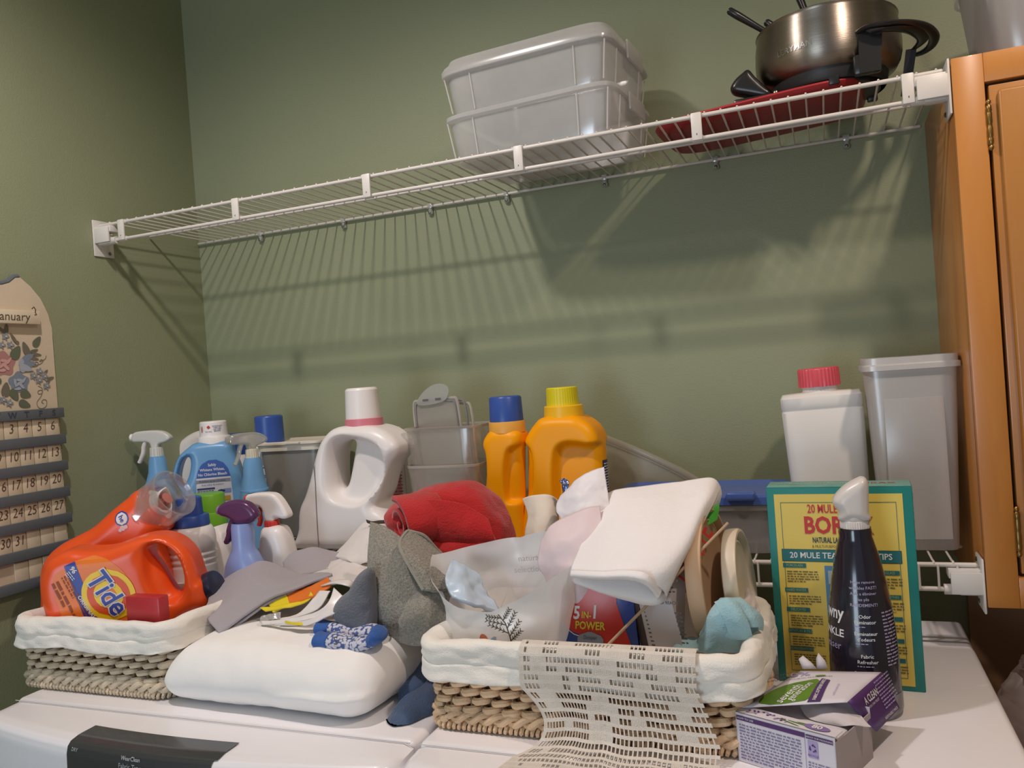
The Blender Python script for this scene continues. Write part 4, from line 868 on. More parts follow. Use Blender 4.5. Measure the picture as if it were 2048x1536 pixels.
def basket(label, cx, cy, hx, hy, h, m, rows, sp, liner_h, seed, rz=0):
    t = thing('wicker_basket', label, 'basket', (cx, cy, ZM), rz); r = .028; z0 = .022; rnd = random.Random(seed)
    n2 = round(rrect(hx, hy, r)[0]/(2*sp))*2
    dz = (h-z0-.008)/rows
    # stakes
    sm2 = []
    for k in range(0, n2):
        L0, f0 = rrect(hx-.006, hy-.006, r); x, y, nx, ny = f0(L0*k/n2)
        sm2.append((x, y, nx, ny))
    stk = mesh('stake', MB().tube([(0, 0, .008), (0, 0, h*.5), (0, 0, h-.004)], .0024, 6), STK)
    for x, y, nx, ny in sm2:
        if ny < .3 or True: inst('stake', stk, t, (x, y, 0))
    NP = max(8, round(rrect(hx, hy, r)[0]/.0285))
    for q in range(rows):
        g = (q+.5)/rows; zz = z0+dz*(q+.5); L1, f1 = rrect(hx-.0075+.002*g, hy-.0075+.002*g, r); per = 14; pts = []; rr = []
        jit = [rnd.uniform(-.0012, .0012) for _ in range(NP)]; jr = [rnd.uniform(.9, 1.1) for _ in range(NP)]
        for i in range(NP*per):
            u = i/per+(.5 if q % 2 else 0); k = int(u) % NP; fr_ = u % 1; dip = math.exp(-((fr_-.5)/.15)**2); x, y, nx, ny = f1(L1*i/(NP*per))
            k2 = int(u+.5) % NP; out = .0050-.0120*dip
            pts.append((x+nx*out, y+ny*out, zz+jit[k2]+.0009*math.sin(2*PI*fr_))); rr.append(dz*(.43-.10*dip)*jr[k2])
        obj('weaver', MB().tube(pts, rr, 7, True), m, t)
    # two-ply braid low down
    L1, f1 = rrect(hx-.002, hy-.002, r); nb = round(L1/.020)
    for ph0 in (0, PI):
        pts = []; N_ = nb*8
        for i in range(N_):
            a = 2*PI*i/8*.5+ph0; x, y, nx, ny = f1(L1*i/N_); o_ = .0035*math.cos(a); pts.append((x+nx*o_, y+ny*o_, .0185+.0048*math.sin(a)))
        obj('braid_strand', MB().tube(pts, .0046, 7, True), m, t)
    # wrapped foot rim
    pts = []; nb = round(L1/.0072); N_ = nb*8; L2, f2 = rrect(hx-.003, hy-.003, r)
    for i in range(N_):
        a = 2*PI*i/8; x, y, nx, ny = f2(L2*i/N_); pts.append((x+nx*.0052*math.cos(a), y+ny*.0052*math.cos(a), .0076+.0042*math.sin(a)))
    obj('wrapped_foot', MB().tube(pts, .0030, 5, True), m, t)
    obj('basket_bottom', MB().loft([(.003, hx-.012, hy-.012, 7), (.008, hx-.010, hy-.010, 7)], 48), STK, t)
    L3, f3 = rrect(hx-.0125, hy-.0125, r-.004); obj('inner_wall', MB().grid(lambda u, v: (f3(L3*u)[0], f3(L3*u)[1], .006+(h-.016)*v), 90, 1), STK, t)
    # liner: from the floor up the inside, over the rim and down outside
    prof = [(-.036, .014), (-.024, .022), (-.019, .05), (-.018, h-.014), (-.014, h), (-.006, h+.006), (.002, h+.0062), (.0080, h+.001), (.0100, h-.008), (.0105, h-liner_h*.42), (.0092, h-liner_h*.50), (.0108, h-liner_h*.58), (.0122, h-liner_h*.90), (.0120, h-liner_h), (.0098, h-liner_h+.001)]
    pr = poly2(prof, 3, False); L1, f1 = rrect(hx, hy, r); N_ = 260; vs = []
    for i in range(N_):
        x, y, nx, ny = f1(L1*i/N_)
        for j, (o_, z) in enumerate(pr):
            g = j/len(pr); d = fbm((x*1+seed, y+o_*2, z*2.2), 14)*.0050+fbm((x+seed, y, z*5), 45, 2)*.0016; w_ = min(1, max(0, (g-.12)*4))
            sag = fbm((x*1.2+seed*2, y*1.2, 0), 6)*.006*max(0, g-.5)*2
            vs.append((x+nx*(o_+d*w_), y+ny*(o_+d*w_), z+fbm((x, y+seed, 3), 12)*.005*w_+sag))
    m_ = len(pr); fs = [(i*m_+j, i*m_+j+1, ((i+1) % N_)*m_+j+1, ((i+1) % N_)*m_+j) for i in range(N_) for j in range(m_-1)]
    fs.append(tuple(i*m_ for i in range(N_))); mb = MB().add(vs, fs)
    lo4 = obj('liner', mb, LINEN, t, ang=2); sol = lo4.modifiers.new('s', 'SOLIDIFY'); sol.thickness = .0012; sol.offset = 0
    hem = [vs[i*m_+m_-4] for i in range(N_)]
    return t
bl = basket('wicker basket with cream liner on the washer, holding the orange bottles', .349, -.598, .160, .103, .112, WICKG, 7, .0148, .040, 3)
br = basket('wicker basket with cream liner on the dryer, under the crocheted doily', 1.152, -.578, .207, .124, .112, WICK, 7, .0150, .044, 11)
# ============================================================ crocheted doily over the front rim of the right basket
LACE = mat('cream_crochet_cotton', (230, 220, 208), .85, bump=.6, bscale=900, var=.05, vscale=60)
dx0, dx1 = P(1042, 1300, -.71).x, P(1392, 1310, -.71).x
rw, cl = 19, 44
pat = [
"##############################################", "#............................................#", "#.####....####..........####....##.......####.#", "#.####....#######....#######....####.....####.#",
"#.........##..###....##..##..........##......#", "#..####..............####.........#####......#", "#..####...##.......######......#...####......#", "#........####......######.....###............#",
"#....######..##......##......####......##....#", "#....######..##..............##........####..#", "#.......................................##...#", "#..#####..........####..............#####....#",
"#..#####........########....#........###.....#", "#...............##....##...###...............#", "#......###..........................####.....#", "#......###......######..............####.....#",
"#...............######.......................#", "#............................................#", "#............................................#", "#...##.............................##........#",
"#...##.............................##........#", "#............................................#", "##..............................##..........##", "###.####....###...####...####..####...####..##",
"#######.#######.#######.#######.#######.######", "####.#######.#######.#######.#######.#######.#", "##############################################"]
pat = [pat[k] for k in (0, 2, 3, 5, 6, 8, 9, 11, 12, 13, 15, 16, 17, 19, 21, 22, 23, 24, 26)]
# drape profile (arc length -> y, z): lies inside the rim, over it, hangs down, spreads on the dryer top
zr = ZM+.120; rim = [(-.690, zr-.001), (-.697, zr+.0015), (-.706, zr+.002), (-.714, zr-.003), (-.7185, zr-.012), (-.7200, zr-.035), (-.7185, zr-.065), (-.721, zr-.088), (-.728, ZM+.014), (-.742, ZM+.0055), (-.765, ZM+.0035), (-.800, ZM+.0035)]
rp = poly2(rim, 8, False); acc = [0]
for i in range(1, len(rp)): acc.append(acc[-1]+math.dist(rp[i], rp[i-1]))
TOT = acc[-1]
def drape(u, v):
    """u across 0..1, v along 0..1"""
    s_ = v*TOT; k = max(0, min(len(acc)-2, int(np.searchsorted(acc, s_))-1)); q = (s_-acc[k])/(acc[k+1]-acc[k]); y = rp[k][0]+(rp[k+1][0]-rp[k][0])*q; z = rp[k][1]+(rp[k+1][1]-rp[k][1])*q
    hang = min(1, max(0, (v-.28)/.3)); bot = max(0, (v-.78)/.22)
    x = dx0+(dx1-dx0)*u; nar = .030*math.sin(PI*min(1, max(0, (v-.35)/.42)))*max(0, 1-u*2.4)+.010*hang*max(0, u*3-2)
    x += nar-.010*bot*(1-u)+.030*bot*u+.012*hang*u
    wv = .0035*math.sin(u*17+1.2)*hang*(1-bot*.85)+.003*math.sin(u*7+.4)*hang*(1-bot)
    return x, y-abs(wv)*1.0-.0010, z+.0012*math.sin(u*31)*bot*.4+.004*math.sin(u*5)*min(1, v*3)*(1-bot)*.6
mb = MB(); idx = {}
def vtx(i, j, k):
    key = (round(i, 3), round(j, 3), k)
    if key not in idx:
        x, y, z = drape(i/cl, j/rw); x1, y1, z1 = drape(i/cl, min(j/rw+.01, 1)); x2, y2, z2 = drape(i/cl, max(j/rw-.01, 0))
        n = Vector((0, -(z1-z2), y1-y2)).normalized(); n = n if n.y < 0 or abs(n.y) < .2 and n.z > 0 else -n
        if n.z < -.3: n = -n
        t_ = .0009 if k else -.0009
        idx[key] = len(mb.v); mb.v.append((x+n.x*t_, y+n.y*t_, z+n.z*t_))
    return idx[key]
def cell(i0, i1, j0, j1, up):
    a = [vtx(i0, j0, 0), vtx(i1, j0, 0), vtx(i1, j1, 0), vtx(i0, j1, 0)]; b = [vtx(i0, j0, 1), vtx(i1, j0, 1), vtx(i1, j1, 1), vtx(i0, j1, 1)]
    mb.f += [tuple(reversed(a)), tuple(b)]+[(a[q], a[(q+1) % 4], b[(q+1) % 4], b[q]) for q in range(4)]
for j in range(rw):
    row = pat[j].ljust(cl, '#')[:cl]
    for i in range(cl):
        if row[i] == '#' or j in (0, rw-1):
            cell(i, i+.30, j+.20, j+.82, 1); cell(i+.34, i+.64, j+.20, j+.82, 1); cell(i+.68, i+.97, j+.20, j+.82, 1)
        else:
            cell(i, i+.30, j+.20, j+.82, 1)
        cell(i, i+1, j, j+.20, 1); cell(i, i+1, j+.82, j+1, 1)
dl = obj('crochet_doily', mb, LACE, None, smooth=False); recentre(dl, ((dx0+dx1)/2, -.75, ZM)); tag(dl, 'cream crocheted lace doily hanging over the front of the right basket', 'doily')
# ============================================================ in and behind the left basket
ORG = mat('orange_jug_plastic', (240, 88, 32), .30, bump=.015, var=.015, spec=.5)
def olr(pts, A0, th, bz, n=5):
    """outline of photo points on a vertical plane through A0 turned by th: (along, z) pairs"""
    nn = Vector((math.sin(th), -math.cos(th), 0)); uu_ = Vector((math.cos(th), math.sin(th), 0)); out = []
    for a, b in pts:
        d = ray(a, b); k = (Vector((A0[0], A0[1], 0))-Vector((CAM.x, CAM.y, 0))).dot(nn)/Vector((d.x, d.y, 0)).dot(nn); q = CAM+d*k
        out.append(((q-Vector((A0[0], A0[1], 0))).dot(uu_), q.z-bz))
    return poly2(out, n) if n else out
TB = .50; q = P(245, 1180, -.600); bx, Y, bz = q.x, q.y, ZM+.016; AB = (bx, Y)
def rot2(p, a): return (p[0]*math.cos(a)-p[1]*math.sin(a), p[0]*math.sin(a)+p[1]*math.cos(a))
t = thing('detergent_jug', 'bright orange jug with round orange and yellow label lying in left basket', 'bottle', (bx, Y, bz), TB)
oB = olr([(110, 1235), (97, 1190), (95, 1158), (101, 1135), (114, 1112), (150, 1094), (185, 1095), (225, 1092), (262, 1079), (300, 1067), (335, 1066), (366, 1078), (390, 1102), (402, 1132), (408, 1150), (418, 1160), (424, 1195), (412, 1210), (385, 1224), (340, 1262), (250, 1285), (120, 1282)], AB, TB, bz)
hl = olr([(311, 1087), (330, 1085), (350, 1098), (366, 1122), (374, 1152), (368, 1176), (354, 1170), (340, 1145), (324, 1120), (310, 1102)], AB, TB, bz, 4)
rc = olr([(298, 1096), (316, 1074), (345, 1080), (375, 1110), (384, 1160), (372, 1195), (336, 1200), (316, 1180), (298, 1140)], AB, TB, bz, 4)
mB = puff(oB, .046, .024, holes=[(hl, .003)], recess=[(rc, .015, .014)], h=.0027, sm=4); obj('bottle_body', mB, ORG, t, ang=1.4)
lp = olr([(406, 1180), (432, 1166)], AB, TB, bz, 0)
cp0 = Vector((lp[0][0], -.004, lp[0][1])); d = (Vector((lp[1][0], -.012, lp[1][1]))-cp0).normalized()
def alathe(name, prof, o, d, m, parent, n=40, caps=(1, 1), ang=.7):
    q = Vector((0, 0, 1)).rotation_difference(Vector(d)).to_matrix().to_4x4(); q.translation = Vector(o)
    mb = MB().lathe(prof, n, caps=caps); mb.xf(q); return obj(name, mb, m, parent, ang=ang)
alathe('neck', [(.024, -.012), (.0225, .004)], cp0, d, ORG, t)
alathe('cap', [(.0245, .001), (.0255, .004), (.0250, .026), (.0235, .031), (.019, .0335), (.004, .034)], cp0, d, mat('dark_navy_cap', (38, 42, 64), .35, bump=.02), t)
# printed label
A = -1.02; l0 = olr([(222, 1188)], (AB[0]+.046*math.sin(TB), AB[1]-.046*math.cos(TB)), TB, bz, 0)[0]; FL = Frame((l0[0], 0, l0[1]), (1, 0, 0), (0, 0, 1), mB); kx = .00108
def lp_(pts): return [((a-222)*kx, (1188-b)*kx-(a-222)*kx*-.0) for a, b in pts]
def pxl(pts):
    return [(a-l0[0], b-l0[1]) for a, b in olr(pts, (AB[0]+.046*math.sin(TB), AB[1]-.046*math.cos(TB)), TB, bz, 0)]
OL = mat('label_orange', (238, 124, 36), .38, bump=.01); YL_ = mat('label_yellow', (246, 208, 24), .38, bump=.01); DB = mat('label_royal_blue', (44, 64, 158), .38, bump=.01); OD = mat('label_deep_orange', (226, 84, 24), .38, bump=.01)
la = fillpoly(FL, t, 'label', pxl([(106, 1152), (150, 1122), (185, 1112), (215, 1118), (245, 1140), (268, 1175), (280, 1215), (284, 1250), (130, 1252), (112, 1200)]), OL, .0006, .006)
fillpoly(FL, la, 'blue_band', pxl([(128, 1132), (149, 1123), (202, 1252), (176, 1252)]), DB, .0011, .006)
cx, cz = pxl([(218, 1189)])[0]
fillpoly(FL, la, 'yellow_ring', ell(.0450, .0400, cx, cz, 40, rot=A+.15), YL_, .0014, .006); fillpoly(FL, la, 'orange_ring', ell(.0360, .0320, cx, cz, 40, rot=A+.15), OD, .0018, .006)
fillpoly(FL, la, 'yellow_disc', ell(.0250, .0215, cx, cz, 36, rot=A+.15), YL_, .0022, .006); fillpoly(FL, la, 'orange_disc', ell(.0140, .0120, cx, cz, 30, rot=A+.15), OL, .0026, .005)
ox, oz = cx-.002, cz+.004
text(FL, la, 'Tide', .047, WPR, ox, oz, rot=A, bold=.055, off=.0031, sx=.92, shear=.12, name='logo_outline'); text(FL, la, 'Tide', .047, DB, ox, oz, rot=A, bold=.015, off=.0037, sx=.92, shear=.12, name='logo')
q = pxl([(147, 1140), (143, 1150), (173, 1205)]); text(FL, la, '96', .011, WPR, *q[0], rot=A, bold=.03, off=.0018); fineprint(FL, la, q[1][0]-.004, q[1][1]+.006, .016, 3, .0032, WPR, rot=A, off=.0018)
q = pxl([(174, 1214)])[0]; text(FL, la, 'ORIGINAL', .0085, WPR, *q, rot=A-.05, bold=.02, off=.0018, sx=1.15)
q = pxl([(112, 1164), (133, 1150)]); BRN = mat('label_brown_print', (150, 70, 30), .5, bump=.01)
fineprint(FL, la, *q[0], .075, 2, .0075, BRN, th=.004, rot=A-.18, off=.0016, seed=2); fineprint(FL, la, *q[1], .085, 3, .0045, BRN, rot=A-.14, off=.0016, seed=5)
# the second orange jug behind, pointing up with a clear measuring cap
TA = .45; q = P(230, 1100, -.520); bx, Y, bz = q.x, q.y, ZM+.016; AA = (bx, Y)
t = thing('detergent_jug', 'orange jug tilted up in left basket with clear measuring cap on spout', 'bottle', (bx, Y, bz), TA)
oA = olr([(104, 1255), (92, 1180), (92, 1140), (104, 1110), (130, 1086), (160, 1070), (196, 1050), (232, 1018), (262, 994), (290, 976), (322, 1008), (345, 1050), (332, 1064), (322, 1085), (340, 1130), (350, 1200), (345, 1262), (200, 1280)], AA, TA, bz)
mA = puff(oA, .043, .030, h=.003, sm=4); obj('bottle_body', mA, ORG, t, ang=1.4)
a0, a1 = olr([(298, 1024), (352, 986)], AA, TA, bz, 0); o = Vector((a0[0], 0, a0[1])); d = (Vector((a1[0], -.020, a1[1]))-o).normalized()
alathe('neck', [(.036, -.02), (.034, .004), (.030, .010)], o, d, ORG, t)
CLM = frosted('clear_measuring_cap', (226, 224, 222), .22, .08, .22)
cpm = alathe('measuring_cap', [(.0440, -.004), (.0455, -.002), (.0455, .004), (.0440, .006), (.0445, .064), (.0465, .067), (.0465, .070), (.0435, .070), (.0425, .066), (.042, .006)], o, d, CLM, t, 56, (0, 0))
spt = alathe('spout_ring', [(.030, .004), (.033, .006), (.033, .022), (.029, .026), (.024, .028), (.022, .036), (.018, .037), (.018, .020)], o, d, WPL, t, 40, (0, 0))
u_ = d.cross(Vector((0, 0, 1))).normalized(); w__ = u_.cross(d)
sp = MB(); 
for i in range(13):
    a = -1.9+3.8*i/12; rr = .021
    for z0_, z1_ in ((.020, .058-.010*abs(a)),):
        p = d*z0_+(w__*math.cos(a)+u_*math.sin(a))*rr; q = d*z1_+(w__*math.cos(a)+u_*math.sin(a))*rr*.9; sp.v += [tuple(o+p), tuple(o+q)]
sp.f = [(2*i, 2*i+2, 2*i+3, 2*i+1) for i in range(12)]; so = obj('pour_spout', sp, WPL, t); md = so.modifiers.new('s', 'SOLIDIFY'); md.thickness = .0025
alathe('liquid_residue', [(.003, .0), (.011, .001), (.011, .003), (.003, .004)], o+d*.048, d, mat('pinkish_residue', (190, 120, 112), .3, bump=.02), t)
l1 = olr([(249, 1035)], (AA[0]+.03*math.sin(TA), AA[1]-.03*math.cos(TA)), TA, bz, 0)[0]; FA = Frame((l1[0], 0, l1[1]), (1, 0, 0), (0, 0, 1), mA)
la = fillpoly(FA, t, 'round_mark', ell(.0125, .0135, 0, 0, 28), DB, .0006, .003); fillpoly(FA, la, 'round_mark_inner', ell(.0102, .0112, 0, 0, 28), WPR, .0011, .003); text(FA, la, 'he', .0125, DB, 0, .0, rot=-1.15, bold=.02, off=.0016)
for k, (a, b, r_) in enumerate(((.001, -.017, .0050), (.0065, -.015, .0036), (-.0035, -.0205, .0030))): fillpoly(FA, la, 'bubble', ell(r_, r_, a, b, 16), mat('label_pale_pink', (232, 200, 196), .4, bump=.01), .0010+.0003*k)
# small red and green package tucked in front
b0 = P(266, 1245, -.660); b1 = P(336, 1245, -.660); zt = P(290, 1187, -.655).z
t = thing('red_box', 'small red box with green bottom edge in front of the orange jug', 'box', ((b0.x+b1.x)/2, -.664, ZM+.046)); hw = (b1.x-b0.x)/2-.002
h_ = zt-ZM-.046; REDP = mat('raspberry_red_card', (186, 50, 58), .35, bump=.02)
obj('box_body', MB().box(-hw, hw, -.010, .012, .052, h_, .003, 2), REDP, t); obj('green_band', MB().box(-hw+.0005, hw+.001, -.0106, .0125, 0, .054, .002), mat('green_band_card', (66, 124, 70), .45, bump=.02), t)
# white bottle with two-step blue cap
Y = -.425; bx = P(388, 1150, Y).x; hb = P(384, 1048, Y).z-ZM; hw = (P(421, 1100, Y).x-P(347, 1100, Y).x)/2
t = thing('bleach_bottle', 'white ribbed bottle with blue cap behind the clear measuring cap', 'bottle', (bx, Y, ZM))
zr = P(390, 1100, Y).z-ZM; R_ = hw
pf = [(R_*.93, 0), (R_, .006), (R_, zr-.028)]
for k in range(3): pf += [(R_, zr-.026+.011*k), (R_*.955, zr-.023+.011*k), (R_*.955, zr-.021+.011*k), (R_, zr-.018+.011*k)]
pf += [(R_, zr+.020), (R_*.97, hb-.016), (R_*.86, hb-.006), (R_*.66, hb)]
obj('bottle_body', MB().lathe(pf, 48), HDPE, t); c_ = cap(t, 'cap', 0, 0, hb-.002, hb+.018, R_*.80, R_*.77, BLUECAP, 0, edge=.003); cap(t, 'cap_top', 0, 0, hb+.018, hb+.052, R_*.56, R_*.53, BLUECAP, 0, edge=.003)
# white bottle with green cap and scribble
Y = -.348; bx = P(428, 1150, Y).x; hb = P(425, 1046, Y).z-ZM; hw = (P(478, 1110, Y).x-P(392, 1110, Y).x)/2
t = thing('softener_bottle', 'white shouldered bottle with lime green cap behind the purple sprayer', 'bottle', (bx, Y, ZM))
mb = MB().loft([(0, hw*.9, .026, 3), (.005, hw*.96, .030, 3), (hb-.075, hw*.96, .032, 3), (hb-.05, hw*1.0, .034, 3), (hb-.035, hw*.97, .034, 2.8), (hb-.010, hw*.74, .030, 2.3), (hb, hw*.62, .0285, 2)], 44); obj('bottle_body', mb, HDPE, t)
GRC = mat('lime_green_cap', (116, 178, 44), .35, bump=.02); zc = P(422, 1023, Y).z-ZM; zt = P(422, 986, Y).z-ZM
cap(t, 'cap', 0, 0, hb-.002, zc, hw*.64, hw*.64, GRC, edge=.001); cap(t, 'cap_top', 0, 0, zc-.001, zt, hw*.60, hw*.58, GRC, 0, edge=.004)
F1 = Frame((-.012, 0, hb-.085), (1, 0, 0), (0, 0, 1), mb); text(F1, t, 'cz', .016, BLKI, 0, 0, rot=-1.3, shear=.3); text(F1, t, 'fa', .020, BLKI, .003, -.020, rot=-1.2, shear=.3)
# purple-headed sprayer
Y = -.460; bx = P(492, 1150, Y).x; hb = P(486, 1046, Y).z-ZM
LAV = mat('periwinkle_plastic', (140, 160, 212), .32, bump=.02, var=.02)
t = thing('spray_bottle', 'periwinkle spray bottle with dark purple trigger head', 'spray bottle', (bx, Y, ZM))
obj('bottle_body', MB().loft([(0, .046, .028, 2.8), (.006, .049, .031, 2.8), (.07, .050, .032, 2.8), (.10, .046, .030, 2.6), (hb-.075, .036, .026, 2.4), (hb-.055, .026, .023, 2.2), (hb-.045, .0205, .020, 2), (hb-.030, .0205, .020, 2), (hb-.008, .0200, .0195, 2), (hb, .0185, .0185, 2)], 44), LAV, t)
PUR = mat('plum_purple_plastic', (92, 50, 92), .25, bump=.02, var=.03); LPUR = mat('pale_purple_plastic', (150, 110, 160), .3, bump=.02)
pr_ = [(-.030, .000), (-.052, .006), (-.056, .016), (-.046, .026), (-.022, .032), (.004, .032), (.026, .026), (.042, .012), (.044, .002), (.030, -.008), (.008, -.012), (-.012, -.010)]
b = puff([(a*.80, q) for a, q in poly2(pr_, 4)], .0125, .009, h=.002, sm=3); b.v = [(a, bb, q+hb+.010) for a, bb, q in b.v]; hd = obj('trigger_head', b, PUR, t, ang=1.2)
alathe('nozzle', [(.0075, 0), (.0085, .002), (.0085, .008), (.003, .010)], (-.038, 0, hb+.024), (-1, 0, .12), LPUR, hd, 18)
tr = MB().tube([(a, 0, q+hb) for a, q in poly2([(-.016, .006), (-.024, -.010), (-.029, -.026), (-.037, -.036)], 4, False)], [.007]*6+[.0062]*4+[.0052, .0050, .003], 10, up=(0, 1, 0), flat=1.2); obj('trigger', tr, PUR, hd)
t.rotation_euler = (0, 0, .12)
# white sprayer with red details
Y = -.392; p0 = P(548, 1160, Y); bx = p0.x
t = thing('spray_bottle', 'white sprayer with red nozzle and red trigger leaning by the grey tub', 'spray bottle', (bx+.012, Y, ZM))
hb = P(535, 1052, Y).z-ZM
o = poly2([(-.034, 0), (-.036, .05), (-.036, hb-.075), (-.030, hb-.04), (-.024, hb-.012), (-.018, hb), (.010, hb+.002), (.024, hb-.008), (.034, hb-.045), (.041, hb-.09), (.044, .05), (.042, 0)], 5)
mW = puff([(a, max(z, 0)) for a, z in o], .026, .018, h=.0028); obj('bottle_body', mW, HDPE, t, ang=1.4); cap(t, 'collar', -.006, 0, hb-.001, hb+.012, .0150, .0145, REDI, 16)
pr_ = [(-.052, .038), (-.054, .046), (-.048, .056), (-.010, .058), (.012, .052), (.030, .026), (.034, .012), (.024, .008), (.006, .012), (.002, .004), (-.014, .004), (-.020, .028), (-.034, .034)]
b = puff([(a, q) for a, q in poly2(pr_, 3)], .0125, .005, h=.002, sm=3); b.v = [(a, bb, q+hb+.006) for a, bb, q in b.v]; hd = obj('trigger_head', b, WPL, t, ang=1.2)
alathe('nozzle', [(.0065, 0), (.0075, .002), (.0075, .006), (.003, .008)], (-.052, 0, hb+.053), (-1, 0, 0), REDI, hd, 18)
obj('trigger', MB().tube([(a, 0, q+hb) for a, q in poly2([(-.026, .038), (-.031, .026), (-.030, .012), (-.034, .002)], 4, False)], .0042, 8, up=(0, 1, 0), flat=1.4), REDI, hd)
obj('red_tab', MB().box(.036, .0445, -.0262, -.0245, .075, .100, .0008), REDI, t)
t.rotation_euler = (0, 0, .10)
# ============================================================ right of the basket
# borax carton
TEAL = mat('teal_carton', (28, 128, 120), .42, bump=.08, bscale=200, var=.05); YCARD = mat('yellow_carton_panel', (232, 204, 92), .45, bump=.06, bscale=200, var=.03)
bh = .270; bwid = .1830; t = thing('borax_box', 'teal and yellow powder carton with red lettering standing on the dryer', 'box', (1.3690, -.460, ZM), -.045)
obj('carton', MB().box(0, bwid, 0, .052, 0, bh, .0012), TEAL, t)
obj('closed_top_flap', MB().box(.001, bwid-.001, .0005, .050, bh, bh+.0012, .0004), mat('worn_teal_flap', (110, 158, 146), .5, bump=.2, bscale=150, var=.15, vscale=40), t)
F = Frame((0, -.0003, 0), (1, 0, 0), (0, 0, 1)); pan = F.put(t, 'front_panel', rect(bwid-.022, bh-.016, bwid/2-.001, bh/2-.001), [(0, 1, 2, 3)], YCARD, .0003)
fr_ = MB()
for x0_, x1_, z0_, z1_ in ((.018, bwid-.020, bh-.0205, bh-.020), (.018, bwid-.020, .017, .0175), (.018, .0185, .017, bh-.020), (bwid-.0205, bwid-.020, .017, bh-.020)): fr_.box(x0_, x1_, -.0011, -.0008, z0_, z1_)
TE2 = mat('teal_print', (30, 110, 112), .5, bump=.01); obj('panel_line', fr_, TE2, pan)
DRED = mat('box_red_print', (202, 40, 34), .45, bump=.01); DTE = mat('dark_teal_print', (30, 62, 70), .5, bump=.01); GRYP = mat('olive_grey_print', (112, 100, 60), .6, bump=.01)
SKI = 0
text(F, pan, '20 MULE TEAM', .0165, DRED, .0860, .2405, bold=.015, off=.0009, sx=.62); text(F, pan, 'BORAX', .0320, DRED, .0895, .2175, bold=.03, off=.0009, sx=.80)
text(F, pan, 'NATURAL LAUNDRY BOOSTER', .0105, DTE, .0950, .1980, bold=.02, off=.0009, sx=.52); text(F, pan, '& MULTI-PURPOSE HOUSEHOLD CLEANER', .0056, GRYP, .0955, .1895, off=.0009, sx=.75)
F.put(pan, 'banner_edge', rect(.1500, .0170, .0905, .1770), [(0, 1, 2, 3)], DTE, .0007); F.put(pan, 'banner', rect(.1485, .0155, .0905, .1770), [(0, 1, 2, 3)], TE2, .0009)
text(F, pan, '20 MULE TEAM BORAX TIPS', .0112, WPR, .0900, .1770, bold=.015, off=.0012, sx=.93)
zs = [.1630, .1290, .1020, .0725, .0480]
for k, (nm, zz) in enumerate(zip(('PORCELAIN', 'HARD WATER', 'DELICATES', 'BATHTUBS & TILE', 'REFRIGERATORS'), zs)):
    F.put(pan, 'heading_bar', rect(.030, .0060, .0310+.0005*k, zz), [(0, 1, 2, 3)], TE2, .0009); text(F, pan, nm, .0050, DTE if 0 else mat('pale_teal_print', (150, 176, 120), .5, bump=.01), .0310+.0005*k, zz, off=.0012, sx=.8, bold=.01)
    fineprint(F, pan, .0205+.0005*k, zz-.0092, .041, 5 if k != 1 else 4, .0034, GRYP, seed=k+20, off=.0009)
for k, (nm, zz) in enumerate(zip(('FIBERGLASS', 'FINE CLOTHES', 'CHINA', 'CARPETS', 'ODORS'), (.1560, .1240, .0950, .0660, .0400))):
    F.put(pan, 'heading_bar', rect(.032, .0058, .1455, zz), [(0, 1, 2, 3)], TE2, .0009); text(F, pan, nm, .0050, mat('pale_teal_print', (150, 176, 120), .5, bump=.01), .1455, zz, off=.0012, sx=.8, bold=.01)
    fineprint(F, pan, .1260, zz-.0090, .038, 4, .0038, GRYP, seed=k+40, off=.0009)
pic = F.put(pan, 'picture', rect(.042, .120, .0905, .1035), [(0, 1, 2, 3)], mat('picture_blue', (84, 132, 168), .5, bump=.01), .0009)
for q_, (a_, b_, x_, z_, rgb) in enumerate([(.034, .018, .0905, .148, (170, 178, 176)), (.034, .010, .0905, .129, (66, 140, 130)), (.030, .022, .088, .108, (196, 196, 190)), (.034, .016, .0905, .083, (150, 158, 150)), (.026, .014, .086, .063, (190, 90, 60)), (.034, .010, .0905, .050, (206, 190, 120))]):
    F.put(pic, 'picture_patch', rect(a_, b_, x_, z_), [(0, 1, 2, 3)], mat('print_%d_%d_%d' % rgb, rgb, .5, bump=.01), .0013)
FT = Frame((0, .026, bh+.0014), (1, 0, 0), (0, 1, 0)); text(FT, t, 'NATURAL LAUNDRY BOOSTER', .010, mat('worn_pale_print', (196, 206, 190), .5, bump=.01), .060, 0, off=.0004, sx=.7); text(FT, t, 'BORAX', .016, DRED, .138, 0, off=.0004)
FS = Frame((bwid+.0004, .026, 0), (0, 1, 0), (0, 0, 1)); text(FS, t, 'BORAX', .018, DRED, 0, .228, rot=-PI/2, bold=.02, off=.0006)
